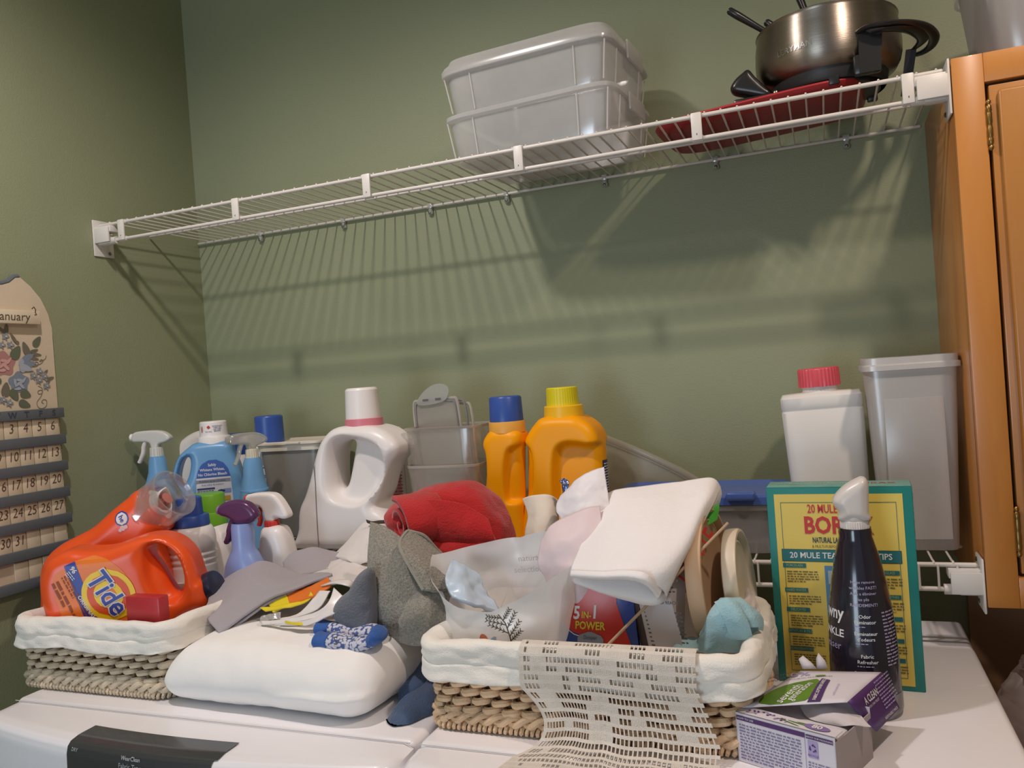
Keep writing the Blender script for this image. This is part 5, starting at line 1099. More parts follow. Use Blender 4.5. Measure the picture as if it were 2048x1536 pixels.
# dark spray bottle in front of it
Y = -.533; bx = P(1735, 1416, Y).x
t = thing('fabric_spray_bottle', 'dark violet-black bottle with pearly white spout cap before the carton', 'bottle', (bx, Y, ZM)); hb = P(1707, 1058, Y).z-ZM
DK = mat('dark_violet_gloss', (34, 30, 44), .16, coat=.5, bump=.01); PEARL = mat('pearly_white_plastic', (216, 208, 202), .3, bump=.02)
pf = [(.034, 0), (.040, .003), (.0415, .010), (.0415, .035), (.0405, .075), (.0390, .105), (.0362, .135), (.0320, .165), (.0265, .193), (.0212, .213), (.0196, .219), (.0200, .224), (.0188, .230), (.0165, hb-.002), (.0150, hb)]
mK = MB().lathe(pf, 64); bo = obj('bottle_body', mK, DK, t, ang=1.2)
obj('clear_base', MB().lathe([(.0335, -.0001), (.0410, .002), (.0422, .009), (.0422, .030), (.0416, .030)], 64, caps=(1, 0)), frosted('clear_sleeve_plastic', (150, 148, 160), .35, .1, .2), t)
cap(t, 'spout_ring', 0, 0, hb-.001, hb+.012, .0175, .0172, PEARL, 40, .0006, edge=.001)
o = poly2([(-.0175, 0), (-.0175, .010), (-.0225, .018), (-.0240, .027), (-.012, .041), (.004, .051), (.0135, .054), (.0190, .047), (.0185, .030), (.0175, .010), (.0175, 0)], 4)
b = puff(o, .0185, .013, h=.0018, sm=4); b.v = [(x, y, z+hb+.012) for x, y, z in b.v]; obj('spout_cap', b, PEARL, t, ang=1.4)
obj('cap_skirt', MB().lathe([(.0158, hb+.011), (.0168, hb+.013), (.0166, hb+.024), (.0150, hb+.027)], 40), PEARL, t)
vd = (CAM-Vector((bx, Y, ZM+.12))); vd.z = 0; vd.normalize(); uu = Vector((-vd.y, vd.x, 0)); uu = -uu if uu.x < 0 else uu
FB = Frame((0, 0, .15), uu, (0, 0, 1), mK); LAVP = mat('lavender_print', (170, 160, 190), .5, bump=.01)
ls = [('Helps remove', .0042), ('wrinkles FAST!', .0044), ('Aide a éliminer', .0042), ('les plis', .0042), ('RAPIDEMENT!', .0044), ('', 0), ('Odor', .0052), ('Eliminator', .0052), ('', .003), ('Éliminateur', .0050), ("d'odeurs", .0050), ('', .003), ('', 0), ('Fabric', .0052), ('Refresher', .0052), ('', .003), ('Rafraîchisseur', .0048), ('textile', .0048), ('', .003), ('', 0), ('Static', .0050), ('Remover', .0050), ('', .003), ('Éliminateur de', .0046)]
z = .018
for k, (s_, sz) in enumerate(ls):
    if s_: text(FB, bo, s_, sz*1.15, WPR if sz > .0045 else LAVP, .004, z, bold=.01, off=.0006)
    elif sz: fineprint(FB, bo, -.008, z+.001, .024, 1, .003, LAVP, seed=k, off=.0006, name='small_print')
    z -= .0068
u2 = (uu*.45+vd*-.0-Vector((0, 0, 0))); th = 1.0
u3 = uu*math.cos(th)+vd*math.sin(th)*1; FB2 = Frame((0, 0, .12), uu*math.cos(.95)+vd*math.sin(.95), (0, 0, 1), mK)
text(FB2, bo, 'Downy', .022, WPR, -.012, .008, bold=.02, off=.0006, sx=.8); text(FB2, bo, 'WRINKLE', .013, WPR, -.013, -.016, bold=.02, off=.0006); text(FB2, bo, 'releaser', .013, LAVP, -.010, -.032, off=.0006)
FB3 = Frame((0, 0, .10), uu*math.cos(-1.0)+vd*math.sin(-1.0), (0, 0, 1), mK); fineprint(FB3, bo, -.012, .03, .022, 16, .0042, LAVP, seed=3, off=.0006)
# opened dryer-sheet box at the front
t = thing('dryer_sheet_box', 'opened white and purple sheet box with green leaf on its lid', 'box', (1.338, -.705, ZM), -.412)
W_, D_, H_ = .113, .092, .056
CARD = mat('white_card', (222, 216, 224), .5, bump=.05, bscale=200); CARDG = mat('bare_grey_card', (172, 160, 160), .7, bump=.15, bscale=200); PURP = mat('deep_purple_print', (84, 50, 108), .45, bump=.02); GRN = mat('leaf_green_print', (98, 138, 44), .45, bump=.02, var=.12, vscale=40); LIL = mat('lilac_print', (176, 160, 206), .45, bump=.02)
bxm = MB(); e_ = .0008
bxm.box(0, W_, 0, e_, 0, H_); bxm.box(0, W_, D_-e_, D_, 0, H_); bxm.box(0, e_, 0, D_, 0, H_); bxm.box(0, W_, 0, D_, 0, e_)
obj('carton', bxm, CARD, t); obj('side_panel', MB().box(W_-e_, W_+.0004, 0, D_, 0, H_-.006), CARDG, t)
F = Frame((0, -.0002, 0), (1, 0, 0), (0, 0, 1))
ba = F.put(t, 'purple_band', rect(.080, .0052, .0410, H_-.0058), [(0, 1, 2, 3)], PURP, .0003); text(F, ba, 'HOW TO USE', .0032, WPR, .012, H_-.0058, off=.0006)
fineprint(F, t, .004, H_-.014, .072, 12, .0034, mat('violet_grey_print', (130, 120, 160), .5, bump=.01), seed=31, off=.0004)
bb_ = F.put(t, 'purple_band', rect(.029, .0045, .0965, H_-.0062), [(0, 1, 2, 3)], PURP, .0003); text(F, bb_, 'ABOUT OUR PACKAGING', .0027, WPR, .0965, H_-.0062, off=.0006, sx=.9)
F.put(t, 'divider', rect(.0006, .046, .0805, .027), [(0, 1, 2, 3)], LIL, .0003); fr3_ = F.put(t, 'square_frame', [(.0835, .028), (.0945, .028), (.0945, .046), (.0835, .046)], [(0, 1, 2, 3)], LIL, .0003)
for k in range(3):
    a = 2*PI*k/3+.5; fillpoly(F, fr3_, 'recycle_arrow', [(.089+.0038*math.cos(a+q)*r_, .0385+.0038*math.sin(a+q)*r_) for q, r_ in ((0, 1.1), (.9, 1.1), (.9, 1.35), (1.5, .9), (.9, .5), (.9, .75), (0, .75))], PURP, .0008)
text(F, fr3_, 'RECYCLE', .0028, PURP, .089, .0305, off=.0008); fineprint(F, t, .083, .022, .027, 5, .0030, mat('violet_grey_print', (130, 120, 160), .5, bump=.01), seed=8, off=.0004)
# top of the tray part: strip with lavender sprigs and the count
tp = MB().box(0, W_, 0, .020, H_-.001, H_); tpo = obj('top_strip', tp, CARD, t); FT = Frame((0, 0, H_+.0002), (1, 0, 0), (0, 1, 0))
rnd = random.Random(4)
for (cx_, cy_) in ((.016, .010), (.034, .013), (.050, .008)):
    for k in range(9): fillpoly(FT, tpo, 'lavender_petal', ell(.0019, .0012, cx_+rnd.uniform(-.007, .007), cy_+rnd.uniform(-.0035, .0035), 8, rnd.uniform(0, 3)), PURP if k % 2 else LIL, .0004+.00005*k)
for k in range(3): fillpoly(FT, tpo, 'sprig_stem', ell(.014, .0009, .060+.010*k, .007+.003*k, 12, -.25+.15*k), GRN, .0004)
fillpoly(FT, tpo, 'count_badge', ell(.014, .0065, .090, .0105, 28), mat('badge_lilac', (140, 116, 170), .45, bump=.01), .0006); text(FT, tpo, '80', .011, WPR, .090, .0105, bold=.03, off=.0010)
# raised lid, hinged along the back left
def LW(p): return t_inv @ Vector(p)
bpy.context.view_layer.update(); t_inv = t.matrix_world.inverted()
c00, c10, c11, c01 = LW((1.345, -.697, ZM+.058)), LW((1.456, -.690, ZM+.070)), LW((1.495, -.600, ZM+.072)), LW((1.405, -.595, ZM+.066))
ld = MB().grid(lambda u, v: tuple((c00.lerp(c10, u)).lerp(c01.lerp(c11, u), v)+Vector((0, 0, .005*math.sin(PI*u)*math.sin(PI*v)))), 12, 8)
lid = obj('lid', ld, CARD, t); sd = lid.modifiers.new('s', 'SOLIDIFY'); sd.thickness = .0009; sd.offset = -1
uL = (c10-c00).normalized(); vL = (c01-c00).normalized(); wl = (c10-c00).length; hl_ = (c01-c00).length; FLd = Frame(c00+Vector((0, 0, .0)), uL, vL, ld, .05)
leaf = poly2([(.020, .004), (.020, .018), (.030, .036), (.048, .050), (.070, .056), (.086, .058), (.084, .040), (.078, .022), (.068, .006), (.040, .001)], 5)
lf = fillpoly(FLd, lid, 'green_leaf', leaf, GRN, .0006, .005)
text(FLd, lf, 'seventh', .0150, WPR, .052, .024, rot=.98, off=.0011, bold=.01); text(FLd, lf, 'generation', .0125, WPR, .064, .027, rot=.98, off=.0011, bold=.01, sx=.86)
fillpoly(FLd, lid, 'purple_band', [(.070, .002), (.084, .002), (.100, .058), (.090, .060)], PURP, .0007, .006); text(FLd, lid, 'FABRIC SOFTENER SHEETS', .0052, WPR, .0855, .030, rot=1.27, off=.0013, bold=.015, sx=.85)
text(FLd, lid, '0%', .020, LIL, .066, .083, rot=.02, off=.0007); text(FLd, lid, 'DYES OR SYNTHETIC FRAGRANCES', .0045, GRYP, .066, .068, off=.0007); text(FLd, lid, 'LEARN WHY', .0075, mat('grey_violet_print', (90, 80, 110), .5, bump=.01), .038, .082, rot=.5, off=.0007); text(FLd, lid, 'IT MATTERS', .0075, MATS['grey_violet_print'], .043, .074, rot=.5, off=.0007)
fillpoly(FLd, lid, 'purple_label', [(.006, .072), (.012, .069), (.026, .092), (.020, .095)], PURP, .0007)
text(FLd, lid, 'with lavender oils', .0040, LIL, .103, .030, rot=1.27, off=.0009); fillpoly(FLd, lid, 'seed_mark', ell(.006, .003, .089, .072, 16), GRN, .0008)
f0, f1, f2, f3 = LW((1.4565, -.690, ZM+.070)), LW((1.4955, -.600, ZM+.072)), LW((1.512, -.605, ZM+.033)), LW((1.484, -.668, ZM+.030))
fp_ = MB().grid(lambda u, v: tuple(f0.lerp(f1, u).lerp(f3.lerp(f2, u), v)), 8, 5); flp = obj('lid_flap', fp_, PURP, t); sd = flp.modifiers.new('s', 'SOLIDIFY'); sd.thickness = .0008
uF = (f1-f0).normalized(); FF = Frame(f3, uF, (f0-f3), fp_, .05); 
text(FF, flp, 'A CLEAN', .0110, WPR, .020, .032, rot=.0, bold=.02, off=.0008, sx=.8); text(FF, flp, 'YOU CAN TRUST', .0036, WPR, .020, .0245, off=.0008); fineprint(FF, flp, .038, .040, .042, 9, .0036, LIL, seed=12, off=.0008); text(FF, flp, 'RESPONSIBLY MADE', .0040, WPR, .046, .004, off=.0008)
# sheets inside and the ones poking out
SHT = mat('white_dryer_sheet', (214, 208, 212), .8, bump=.2, bscale=200)
obj('sheet_stack', MB().box(.004, W_-.006, .006, D_-.006, .002, .046, .004), SHT, t)
s1 = sheet([[LW(P(a, b, y)) for a, b, y in r] for r in ([(1600, 1412, -.67), (1640, 1405, -.665), (1680, 1408, -.665), (1705, 1400, -.66)], [(1620, 1438, -.69), (1660, 1428, -.69), (1700, 1432, -.69), (1722, 1432, -.68)], [(1680, 1452, -.70), (1690, 1452, -.705), (1712, 1450, -.705), (1742, 1455, -.70)])], 24, 16, .0006, .0015, 60, 3); obj('loose_sheet', s1, SHT, t)
for k, pp in enumerate(([(1605, 1338, -.595), (1597, 1318, -.59), (1606, 1311, -.588), (1624, 1326, -.592), (1634, 1338, -.595)], [(1634, 1338, -.592), (1633, 1318, -.588), (1637, 1306, -.586), (1650, 1322, -.59), (1656, 1338, -.592)])):
    q = [LW(P(*p)) for p in pp]; mb = MB(); cc = sum(q, Vector())/len(q)+Vector((0, -.004, 0)); mb.add([cc]+q, [(0, i+1, i+2) for i in range(4)]+[(0, 5, 1)]); oo_ = obj('sheet_tip', mb, SHT, t); sd = oo_.modifiers.new('s', 'SOLIDIFY'); sd.thickness = .0008
# ============================================================ cloths and bags
def lump(label, name, cat, outline, y, T, r, m, amp=.004, s=22, fold=0, fs=20, base=None, h=.004, seed=0, sm=3, tilt=None, smooth=True, part=None):
    """a soft lump of cloth with real thickness from an outline in the plane y"""
    q = [P(a, b, y) for a, b in outline]; z0 = max(min(p.z for p in q), base or -9); x0 = sum(p.x for p in q)/len(q)
    o = poly2([(p.x-x0, p.z-z0) for p in q], 5); mb = puff(o, T, r, h=h, sm=sm); rough_up(mb, amp, s, seed, fold, fs)
    if tilt: mb.v = [(a, b+tilt*c, c) for a, b, c in mb.v]
    mb.v = [(a, b, max(c, 0)) for a, b, c in mb.v]
    o = obj(name, mb, m, None, ang=2); o.location = (x0, y, z0)
    if label: tag(o, label, cat)
    return o
def cloth(name, label, cat, rows, nu, nv, th, m, wr=.002, ws=30, seed=0, base=None, ridged=False, parent=None):
    R_ = [[P(*p) for p in r] for r in rows]; mb = sheet(R_, nu, nv, th, wr, ws, seed, ridged); mb.v = [(a, b, max(c, ZM+.002)) for a, b, c in mb.v]
    if parent is not None:
        mb.xf(Matrix.Translation(-parent.location)); return obj(name, mb, m, parent, ang=2)
    o = obj(name, mb, m, None, ang=2); b = base or (sum(v[0] for v in mb.v)/len(mb.v), sum(v[1] for v in mb.v)/len(mb.v), min(v[2] for v in mb.v)); recentre(o, b)
    return tag(o, label, cat) if label else o
QUILT = mat('white_quilted_cotton', (250, 246, 242), .85, bump=.25, bscale=60, sheen=.2)
# folded comforter
hx, hy, hz = .195, .138, .052; xc, yc = .684, -.592
h = .0042; xs = np.arange(-hx-.02, hx+.02, h); ys = np.arange(-hy-.02, hy+.02, h); zs = np.arange(-.012, 2*hz+.035, h)
X, Y_, Z = np.meshgrid(xs, ys, zs, indexing='ij')
top = 2*hz*(.96-.16*np.clip(-Y_/hy, 0, 1)**2-.10*np.clip(X/hx, 0, 1)**3-.30*np.clip((-X/hx-.45)/.55, 0, 1)**2)
cz = top/2; r_ = .050
A = np.abs(X)-hx+r_; B = np.abs(Y_)-hy+r_+.02*np.clip(X/hx, -1, 1)*0; Cc = np.abs(Z-cz)-cz+r_*.86
V = np.minimum(np.maximum(np.maximum(A, B), Cc), 0)+np.sqrt(np.maximum(A, 0)**2+np.maximum(B, 0)**2+np.maximum(Cc, 0)**2*1.1)-r_*.9
vs, fs = nets(V, (xs[0], ys[0], zs[0]), h); vs = smoothmesh(vs, fs, 5); mb = MB(); mb.v = vs.tolist(); mb.f = fs.tolist()
rough_up(mb, .0035, 9, 2); 
def crease(p):
    x, y, z = p; d = 0
    d -= .006*math.exp(-((z-.030-.008*math.sin(x*9))/.006)**2)*(1 if x > .05 else max(0, (x+.1)/.15))*max(0, min(1, (x-.02)/.1))
    d += .0022*noise.noise(Vector((x*20, y*60, z*60)))*max(0, min(1, (x-.05)/.1))
    return (x, y-d*-1 if y < -.06 else y, max(z+.0015*noise.noise(Vector((x*40, y*10, 3)))*1, 0.0))
mb.v = [crease(p) for p in mb.v]
cf = obj('folded_comforter', mb, QUILT, None, ang=2); cf.location = (xc, yc, ZM); cf.rotation_euler = (0, 0, -.03); tag(cf, 'thick folded white comforter lying on the washer between the two baskets', 'comforter')
# grey folded cloth: a front flap and the fold behind it
GREYC = mat('warm_grey_microfibre', (166, 158, 162), .85, bump=.3, bscale=300, sheen=.3, var=.02)
t = thing('grey_cloth', 'folded grey microfibre cloth draped from the white bag over the comforter edge', 'cloth', tuple(P(500, 1230, -.60)))
cloth('front_flap', None, None, [[(416, 1215, -.585), (432, 1175, -.52), (500, 1130, -.47), (545, 1128, -.46), (572, 1146, -.46)], [(410, 1222, -.60), (440, 1190, -.555), (510, 1150, -.52), (575, 1150, -.50), (620, 1150, -.49)], [(418, 1242, -.63), (462, 1215, -.60), (525, 1180, -.57), (590, 1165, -.55), (650, 1148, -.53)], [(440, 1268, -.655), (482, 1236, -.635), (535, 1200, -.61), (592, 1176, -.59), (665, 1150, -.56)]], 40, 30, .005, GREYC, .0016, 22, 1, parent=t)
cloth('back_fold', None, None, [[(568, 1128, -.44), (588, 1106, -.42), (625, 1098, -.41), (660, 1104, -.40), (705, 1112, -.40)], [(572, 1142, -.46), (600, 1124, -.45), (645, 1120, -.44), (690, 1124, -.43), (725, 1126, -.42)], [(582, 1160, -.50), (620, 1146, -.49), (660, 1140, -.48), (700, 1136, -.46), (730, 1138, -.44)]], 34, 20, .005, GREYC, .0025, 26, 2, parent=t)
cloth('under_layer', None, None, [[(420, 1236, -.62), (470, 1222, -.60), (540, 1190, -.57), (610, 1172, -.55)], [(442, 1272, -.648), (486, 1242, -.628), (540, 1205, -.605), (600, 1180, -.58)]], 24, 6, .004, GREYC, .001, 30, 4, parent=t)
# folded white plastic bag with orange and yellow print
PLAS = mat('white_film', (232, 224, 220), .35, bump=.12, bscale=60, coat=.2); ORP = mat('orange_film_print', (232, 120, 40), .4, bump=.1, bscale=90); YEP = mat('yellow_film_print', (232, 208, 40), .4, bump=.1, bscale=90)
t = thing('plastic_bag', 'folded white plastic bag with orange and yellow print beside grey cloth', 'bag', tuple(P(620, 1245, -.60)))
cloth('bag_top', None, None, [[(645, 1132, -.45), (680, 1118, -.44), (715, 1112, -.43), (752, 1116, -.43)], [(605, 1165, -.52), (650, 1146, -.50), (700, 1134, -.49), (752, 1134, -.47)], [(590, 1190, -.565), (640, 1172, -.55), (690, 1160, -.54), (745, 1150, -.52)], [(620, 1186, -.585), (655, 1168, -.59), (690, 1166, -.585), (738, 1160, -.56)]], 34, 24, .0012, PLAS, .0022, 34, 5, parent=t)
cloth('rolled_lip', None, None, [[(640, 1172, -.585), (668, 1162, -.59), (700, 1160, -.59), (712, 1172, -.585)], [(645, 1172, -.60), (670, 1166, -.605), (696, 1172, -.605), (706, 1178, -.59)], [(650, 1170, -.59), (672, 1168, -.60), (694, 1170, -.60), (700, 1170, -.59)]], 20, 8, .0012, PLAS, .0006, 50, 6, parent=t)
cloth('orange_print_fold', None, None, [[(568, 1188, -.585), (605, 1178, -.58), (630, 1170, -.58), (656, 1154, -.575)], [(574, 1210, -.606), (612, 1200, -.608), (640, 1188, -.608), (662, 1172, -.60)]], 20, 6, .003, ORP, .0015, 60, 7, parent=t)
cloth('yellow_print_fold', None, None, [[(536, 1205, -.60), (550, 1192, -.59), (565, 1186, -.585), (572, 1184, -.585)], [(546, 1226, -.62), (556, 1220, -.615), (568, 1214, -.612), (580, 1210, -.610)]], 16, 6, .003, YEP, .001, 60, 8, parent=t)
for k, (rw_, m_) in enumerate((([[(520, 1216, -.615), (570, 1210, -.61), (610, 1198, -.605), (622, 1184, -.60)], [(530, 1222, -.62), (575, 1216, -.615), (612, 1206, -.61), (628, 1192, -.605)]], YEP),
    ([[(560, 1238, -.63), (600, 1226, -.625), (625, 1200, -.615), (640, 1182, -.605)], [(556, 1246, -.635), (606, 1232, -.63), (640, 1215, -.625), (660, 1182, -.61)]], PLAS),
    ([[(522, 1243, -.635), (590, 1236, -.64), (650, 1214, -.635), (668, 1176, -.61)], [(524, 1250, -.64), (596, 1244, -.645), (655, 1226, -.64), (690, 1196, -.62)]], PLAS),
    ([[(540, 1246, -.64), (590, 1244, -.645), (630, 1236, -.645), (690, 1205, -.63)], [(560, 1250, -.642), (594, 1250, -.648), (618, 1250, -.65), (672, 1226, -.645)]], PLAS),
    ([[(570, 1242, -.645), (590, 1245, -.648), (604, 1245, -.648)], [(572, 1247, -.645), (592, 1250, -.65), (606, 1250, -.65)]], YEP))):
    cloth('bag_fold', None, None, rw_, 26, 8, .0022, m_, .0018, 50, 10+k, parent=t)
cloth('crimped_edge', None, None, [[(522, 1232, -.63), (540, 1228, -.628), (562, 1224, -.625)], [(520, 1246, -.637), (540, 1240, -.635), (560, 1238, -.632)]], 22, 6, .001, frosted('clear_film_edge', (220, 216, 214), .6, .2, .2), .002, 160, 3, parent=t)
# white towel behind
WTOW = mat('white_cotton_cloth', (230, 222, 216), .88, bump=.3, bscale=260, sheen=.2)
cloth('white_cloth', 'white cloth bundled between the white jug and the grey towel', 'cloth', [[(672, 1114, -.38), (690, 1092, -.38), (712, 1066, -.37), (735, 1047, -.36), (768, 1046, -.35)], [(676, 1118, -.42), (704, 1098, -.42), (728, 1074, -.41), (752, 1058, -.40), (780, 1060, -.39)], [(694, 1122, -.46), (720, 1112, -.46), (744, 1096, -.46), (764, 1080, -.45), (790, 1090, -.44)], [(720, 1128, -.47), (738, 1124, -.48), (752, 1118, -.48), (770, 1110, -.47), (790, 1112, -.46)]], 30, 26, .010, WTOW, .002, 24, 3)
tie = cloth('hair_tie', 'short dark elastic band lying against the red towel', 'band', [[(733, 1040, -.395), (745, 1044, -.40), (760, 1042, -.40), (776, 1041, -.40)], [(735, 1046, -.40), (746, 1047, -.404), (760, 1046, -.404), (776, 1046, -.404)]], 12, 4, .004, mat('dark_brown_elastic', (60, 50, 46), .7, bump=.3), .0004, 60)
# rolled red towel
REDW = mat('red_terry_towel', (184, 22, 22), .92, bump=.8, bscale=330, sheen=.35, var=.06, vscale=30)
Y = -.415
t = thing('red_towel', 'bright red terry towel rolled up on the pile behind grey towel', 'towel', tuple(P(890, 1130, Y)))
o_ = lump(None, 'towel_body', None, [(800, 1062), (778, 1030), (786, 1010), (806, 996), (838, 976), (878, 965), (942, 966), (985, 992), (1008, 1030), (1022, 1075), (1026, 1110), (1000, 1128), (930, 1140), (880, 1128), (850, 1100)], Y, .058, .050, REDW, .0045, 16, .004, 12, h=.0042, seed=4); o_.location -= t.location; o_.parent = t
sp_ = []; c_ = P(818, 1048, Y-.066)
ax = Vector((-.60, -.62, -.10)).normalized(); e1 = Vector((0, 0, 1)); e1 = (e1-ax*e1.dot(ax)).normalized(); e2 = ax.cross(e1)
for j in range(4):
    row = []; q = c_+ax*(-.050+.022*j)
    for i in range(22):
        a = 1.1+i*.56; rr = .008+.0020*i*(1+.06*j); row.append(q+e1*(math.cos(a)*rr*.80)+e2*(math.sin(a)*rr*1.02))
    sp_.append(row)
mb = sheet(sp_, 120, 12, .0088, .0012, 50, 5); mb.xf(Matrix.Translation(-t.location)); obj('rolled_end', mb, REDW, t, ang=2)
fl_ = [[(838, 1000, -.478), (880, 1000, -.480), (930, 1010, -.478), (975, 1040, -.470)], [(850, 1030, -.485), (885, 1035, -.487), (935, 1045, -.485), (985, 1065, -.475)], [(862, 1060, -.482), (892, 1066, -.486), (940, 1070, -.484), (990, 1080, -.474)], [(858, 1078, -.474), (888, 1084, -.478), (935, 1082, -.476), (990, 1088, -.466)]]
cloth('towel_fold', None, None, fl_, 30, 20, .010, REDW, .003, 24, 8, parent=t)
cloth('towel_fold', None, None, [[(868, 1070, -.476), (900, 1082, -.480), (950, 1080, -.478), (1000, 1085, -.468)], [(872, 1100, -.486), (905, 1104, -.488), (950, 1098, -.484), (1005, 1100, -.474)], [(886, 1124, -.484), (915, 1126, -.486), (955, 1118, -.482), (1008, 1116, -.47)]], 26, 16, .010, REDW, .003, 24, 9, parent=t)
# grey terry towel
GTW = mat('grey_terry_towel', (140, 134, 122), .95, bump=1.0, bscale=300, sheen=.3, var=.34, vscale=420); HEM = mat('towel_hem', (150, 146, 136), .9, bump=.3, bscale=300)
Y = -.530
t = thing('grey_towel', 'grey terry towel bunched between the comforter and the right basket', 'towel', tuple(P(830, 1300, Y)))
o_ = lump(None, 'towel_body', None, [(752, 1150), (760, 1110), (790, 1110), (840, 1140), (890, 1165), (912, 1210), (914, 1255), (890, 1288), (850, 1300), (800, 1296), (768, 1272), (754, 1230)], Y, .050, .042, GTW, .006, 14, .008, 13, h=.0042, seed=9, tilt=0); o_.location -= t.location; o_.parent = t
def hemline(rows_edge, par): 
    q = [P(*p)-par.location for p in rows_edge]; q = [tuple(v) for v in q]; pp = []
    A_ = sheetpts([q, q], 30, 1)[0]; obj('hem', MB().tube([tuple(v) for v in A_], .0024, 6), HEM, par)
fa = [[(814, 1062, -.575), (846, 1072, -.560), (868, 1094, -.55), (890, 1120, -.54)], [(800, 1084, -.600), (832, 1096, -.592), (862, 1116, -.582), (888, 1138, -.57)], [(808, 1114, -.622), (838, 1128, -.622), (866, 1144, -.610), (888, 1158, -.595)], [(846, 1180, -.632), (864, 1184, -.630), (882, 1182, -.618), (898, 1178, -.60)]]
cloth('towel_flap', None, None, fa, 30, 26, .008, GTW, .0030, 22, 12, parent=t); hemline([(814, 1062, -.580), (800, 1084, -.605), (808, 1114, -.627), (846, 1180, -.637)], t); hemline([(814, 1062, -.578), (846, 1070, -.564), (868, 1092, -.554), (890, 1118, -.544)], t)
fb = [[(744, 1046, -.545), (742, 1100, -.575), (742, 1160, -.595), (744, 1220, -.605), (762, 1270, -.60)], [(775, 1058, -.555), (772, 1112, -.590), (766, 1168, -.612), (768, 1225, -.622), (782, 1272, -.615)], [(806, 1086, -.565), (806, 1130, -.598), (806, 1178, -.616), (800, 1235, -.626), (800, 1280, -.618)], [(838, 1150, -.585), (846, 1170, -.606), (838, 1200, -.618), (826, 1230, -.628), (815, 1262, -.62)]]
cloth('towel_panel', None, None, fb, 34, 30, .008, GTW, .0040, 18, 14, parent=t)
fc = [[(852, 1172, -.605), (880, 1168, -.600), (905, 1180, -.585)], [(820, 1212, -.628), (850, 1200, -.632), (895, 1210, -.605)], [(806, 1246, -.634), (840, 1230, -.645), (900, 1240, -.615)], [(800, 1284, -.620), (850, 1286, -.632), (900, 1270, -.61)]]
cloth('towel_fold', None, None, fc, 30, 26, .008, GTW, .0045, 20, 15, parent=t); hemline([(852, 1170, -.612), (828, 1200, -.632), (806, 1230, -.638), (800, 1246, -.640), (812, 1256, -.640), (822, 1240, -.644), (832, 1236, -.646)], t)
# dark grey sock over the comforter
SOCK = mat('heather_grey_knit', (108, 110, 118), .92, bump=.7, bscale=380, sheen=.25, var=.05, vscale=60)
lump('heather grey sock slumped over the blue patterned socks', 'grey_sock', 'sock', [(742, 1140), (750, 1180), (750, 1250), (725, 1264), (700, 1256), (676, 1236), (672, 1215), (684, 1194), (702, 1180), (712, 1160), (726, 1142)], -.625, .022, .020, SOCK, .002, 30, .001, 22, h=.003, seed=2)
# blue patterned athletic socks
BSK = mat('blue_sock_knit', (48, 92, 164), .9, bump=.6, bscale=380, sheen=.2, var=.05, vscale=80)
PSK = mat('blue_white_knit', (150, 156, 190), .9, bump=.6, bscale=380, sheen=.2); nt = PSK.node_tree; ck = nt.nodes.new('ShaderNodeTexVoronoi'); ck.inputs['Scale'].default_value = 210; cr_ = nt.nodes.new('ShaderNodeValToRGB'); tc_ = nt.nodes.new('ShaderNodeTexCoord')
cr_.color_ramp.elements[0].color = lin((206, 204, 214))+(1,); cr_.color_ramp.elements[1].color = lin((70, 92, 150))+(1,); cr_.color_ramp.elements[0].position = .48; cr_.color_ramp.elements[1].position = .62
nt.links.new(tc_.outputs['Object'], ck.inputs['Vector']); nt.links.new(ck.outputs['Distance'], cr_.inputs[0]); nt.links.new(cr_.outputs[0], nt.nodes['Principled BSDF'].inputs['Base Color'])
def sock(label, pts, r, y, n1, n2, seed):
    q = [P(a, b, y) for a, b in pts]; A_ = sheetpts([q, q], 40, 1)[0]; base = Vector(A_[20]); t = thing('blue_sock', label, 'sock', tuple(base), group=None)
    def seg(nm, i0, i1, m, k=1, cap_=False):
        pts_ = [Vector(A_[i])-base for i in range(i0, i1+1)]; R = [r*k*(1+.10*math.sin(i*.5+seed)) for i in range(i0, i1+1)]
        if i0 == 0: R[0] *= .35; R[1] *= .75
        if i1 == 40: R[-1] *= .35; R[-2] *= .75
        o = obj(nm, MB().tube(pts_, R, 20, flat=.62, up=(0, 0, 1)), m, t, ang=2); return o
    seg('sock_body', n1-1, n2+1, PSK); seg('toe', 0, n1, BSK, 1.03, 1); seg('heel', n2, 40, BSK, 1.03, 1)
    return t, base
sock('blue and white patterned sock under the grey sock, upper of two', [(636, 1254), (668, 1256), (710, 1264), (748, 1262), (764, 1268)], .0155, -.640, 9, 31, 1)
s_, base = sock('blue and white patterned sock lying on comforter, lower of two', [(632, 1278), (668, 1281), (712, 1288), (742, 1282), (762, 1262)], .0165, -.668, 9, 31, 2)
q = P(672, 1282, -.686)-base; F1 = Frame(q, (1, .1, 0), (0, 0, 1)); text(F1, s_, 'S', .016, mat('grey_knit_letter', (96, 92, 110), .9, bump=.2), 0, 0, bold=.01)
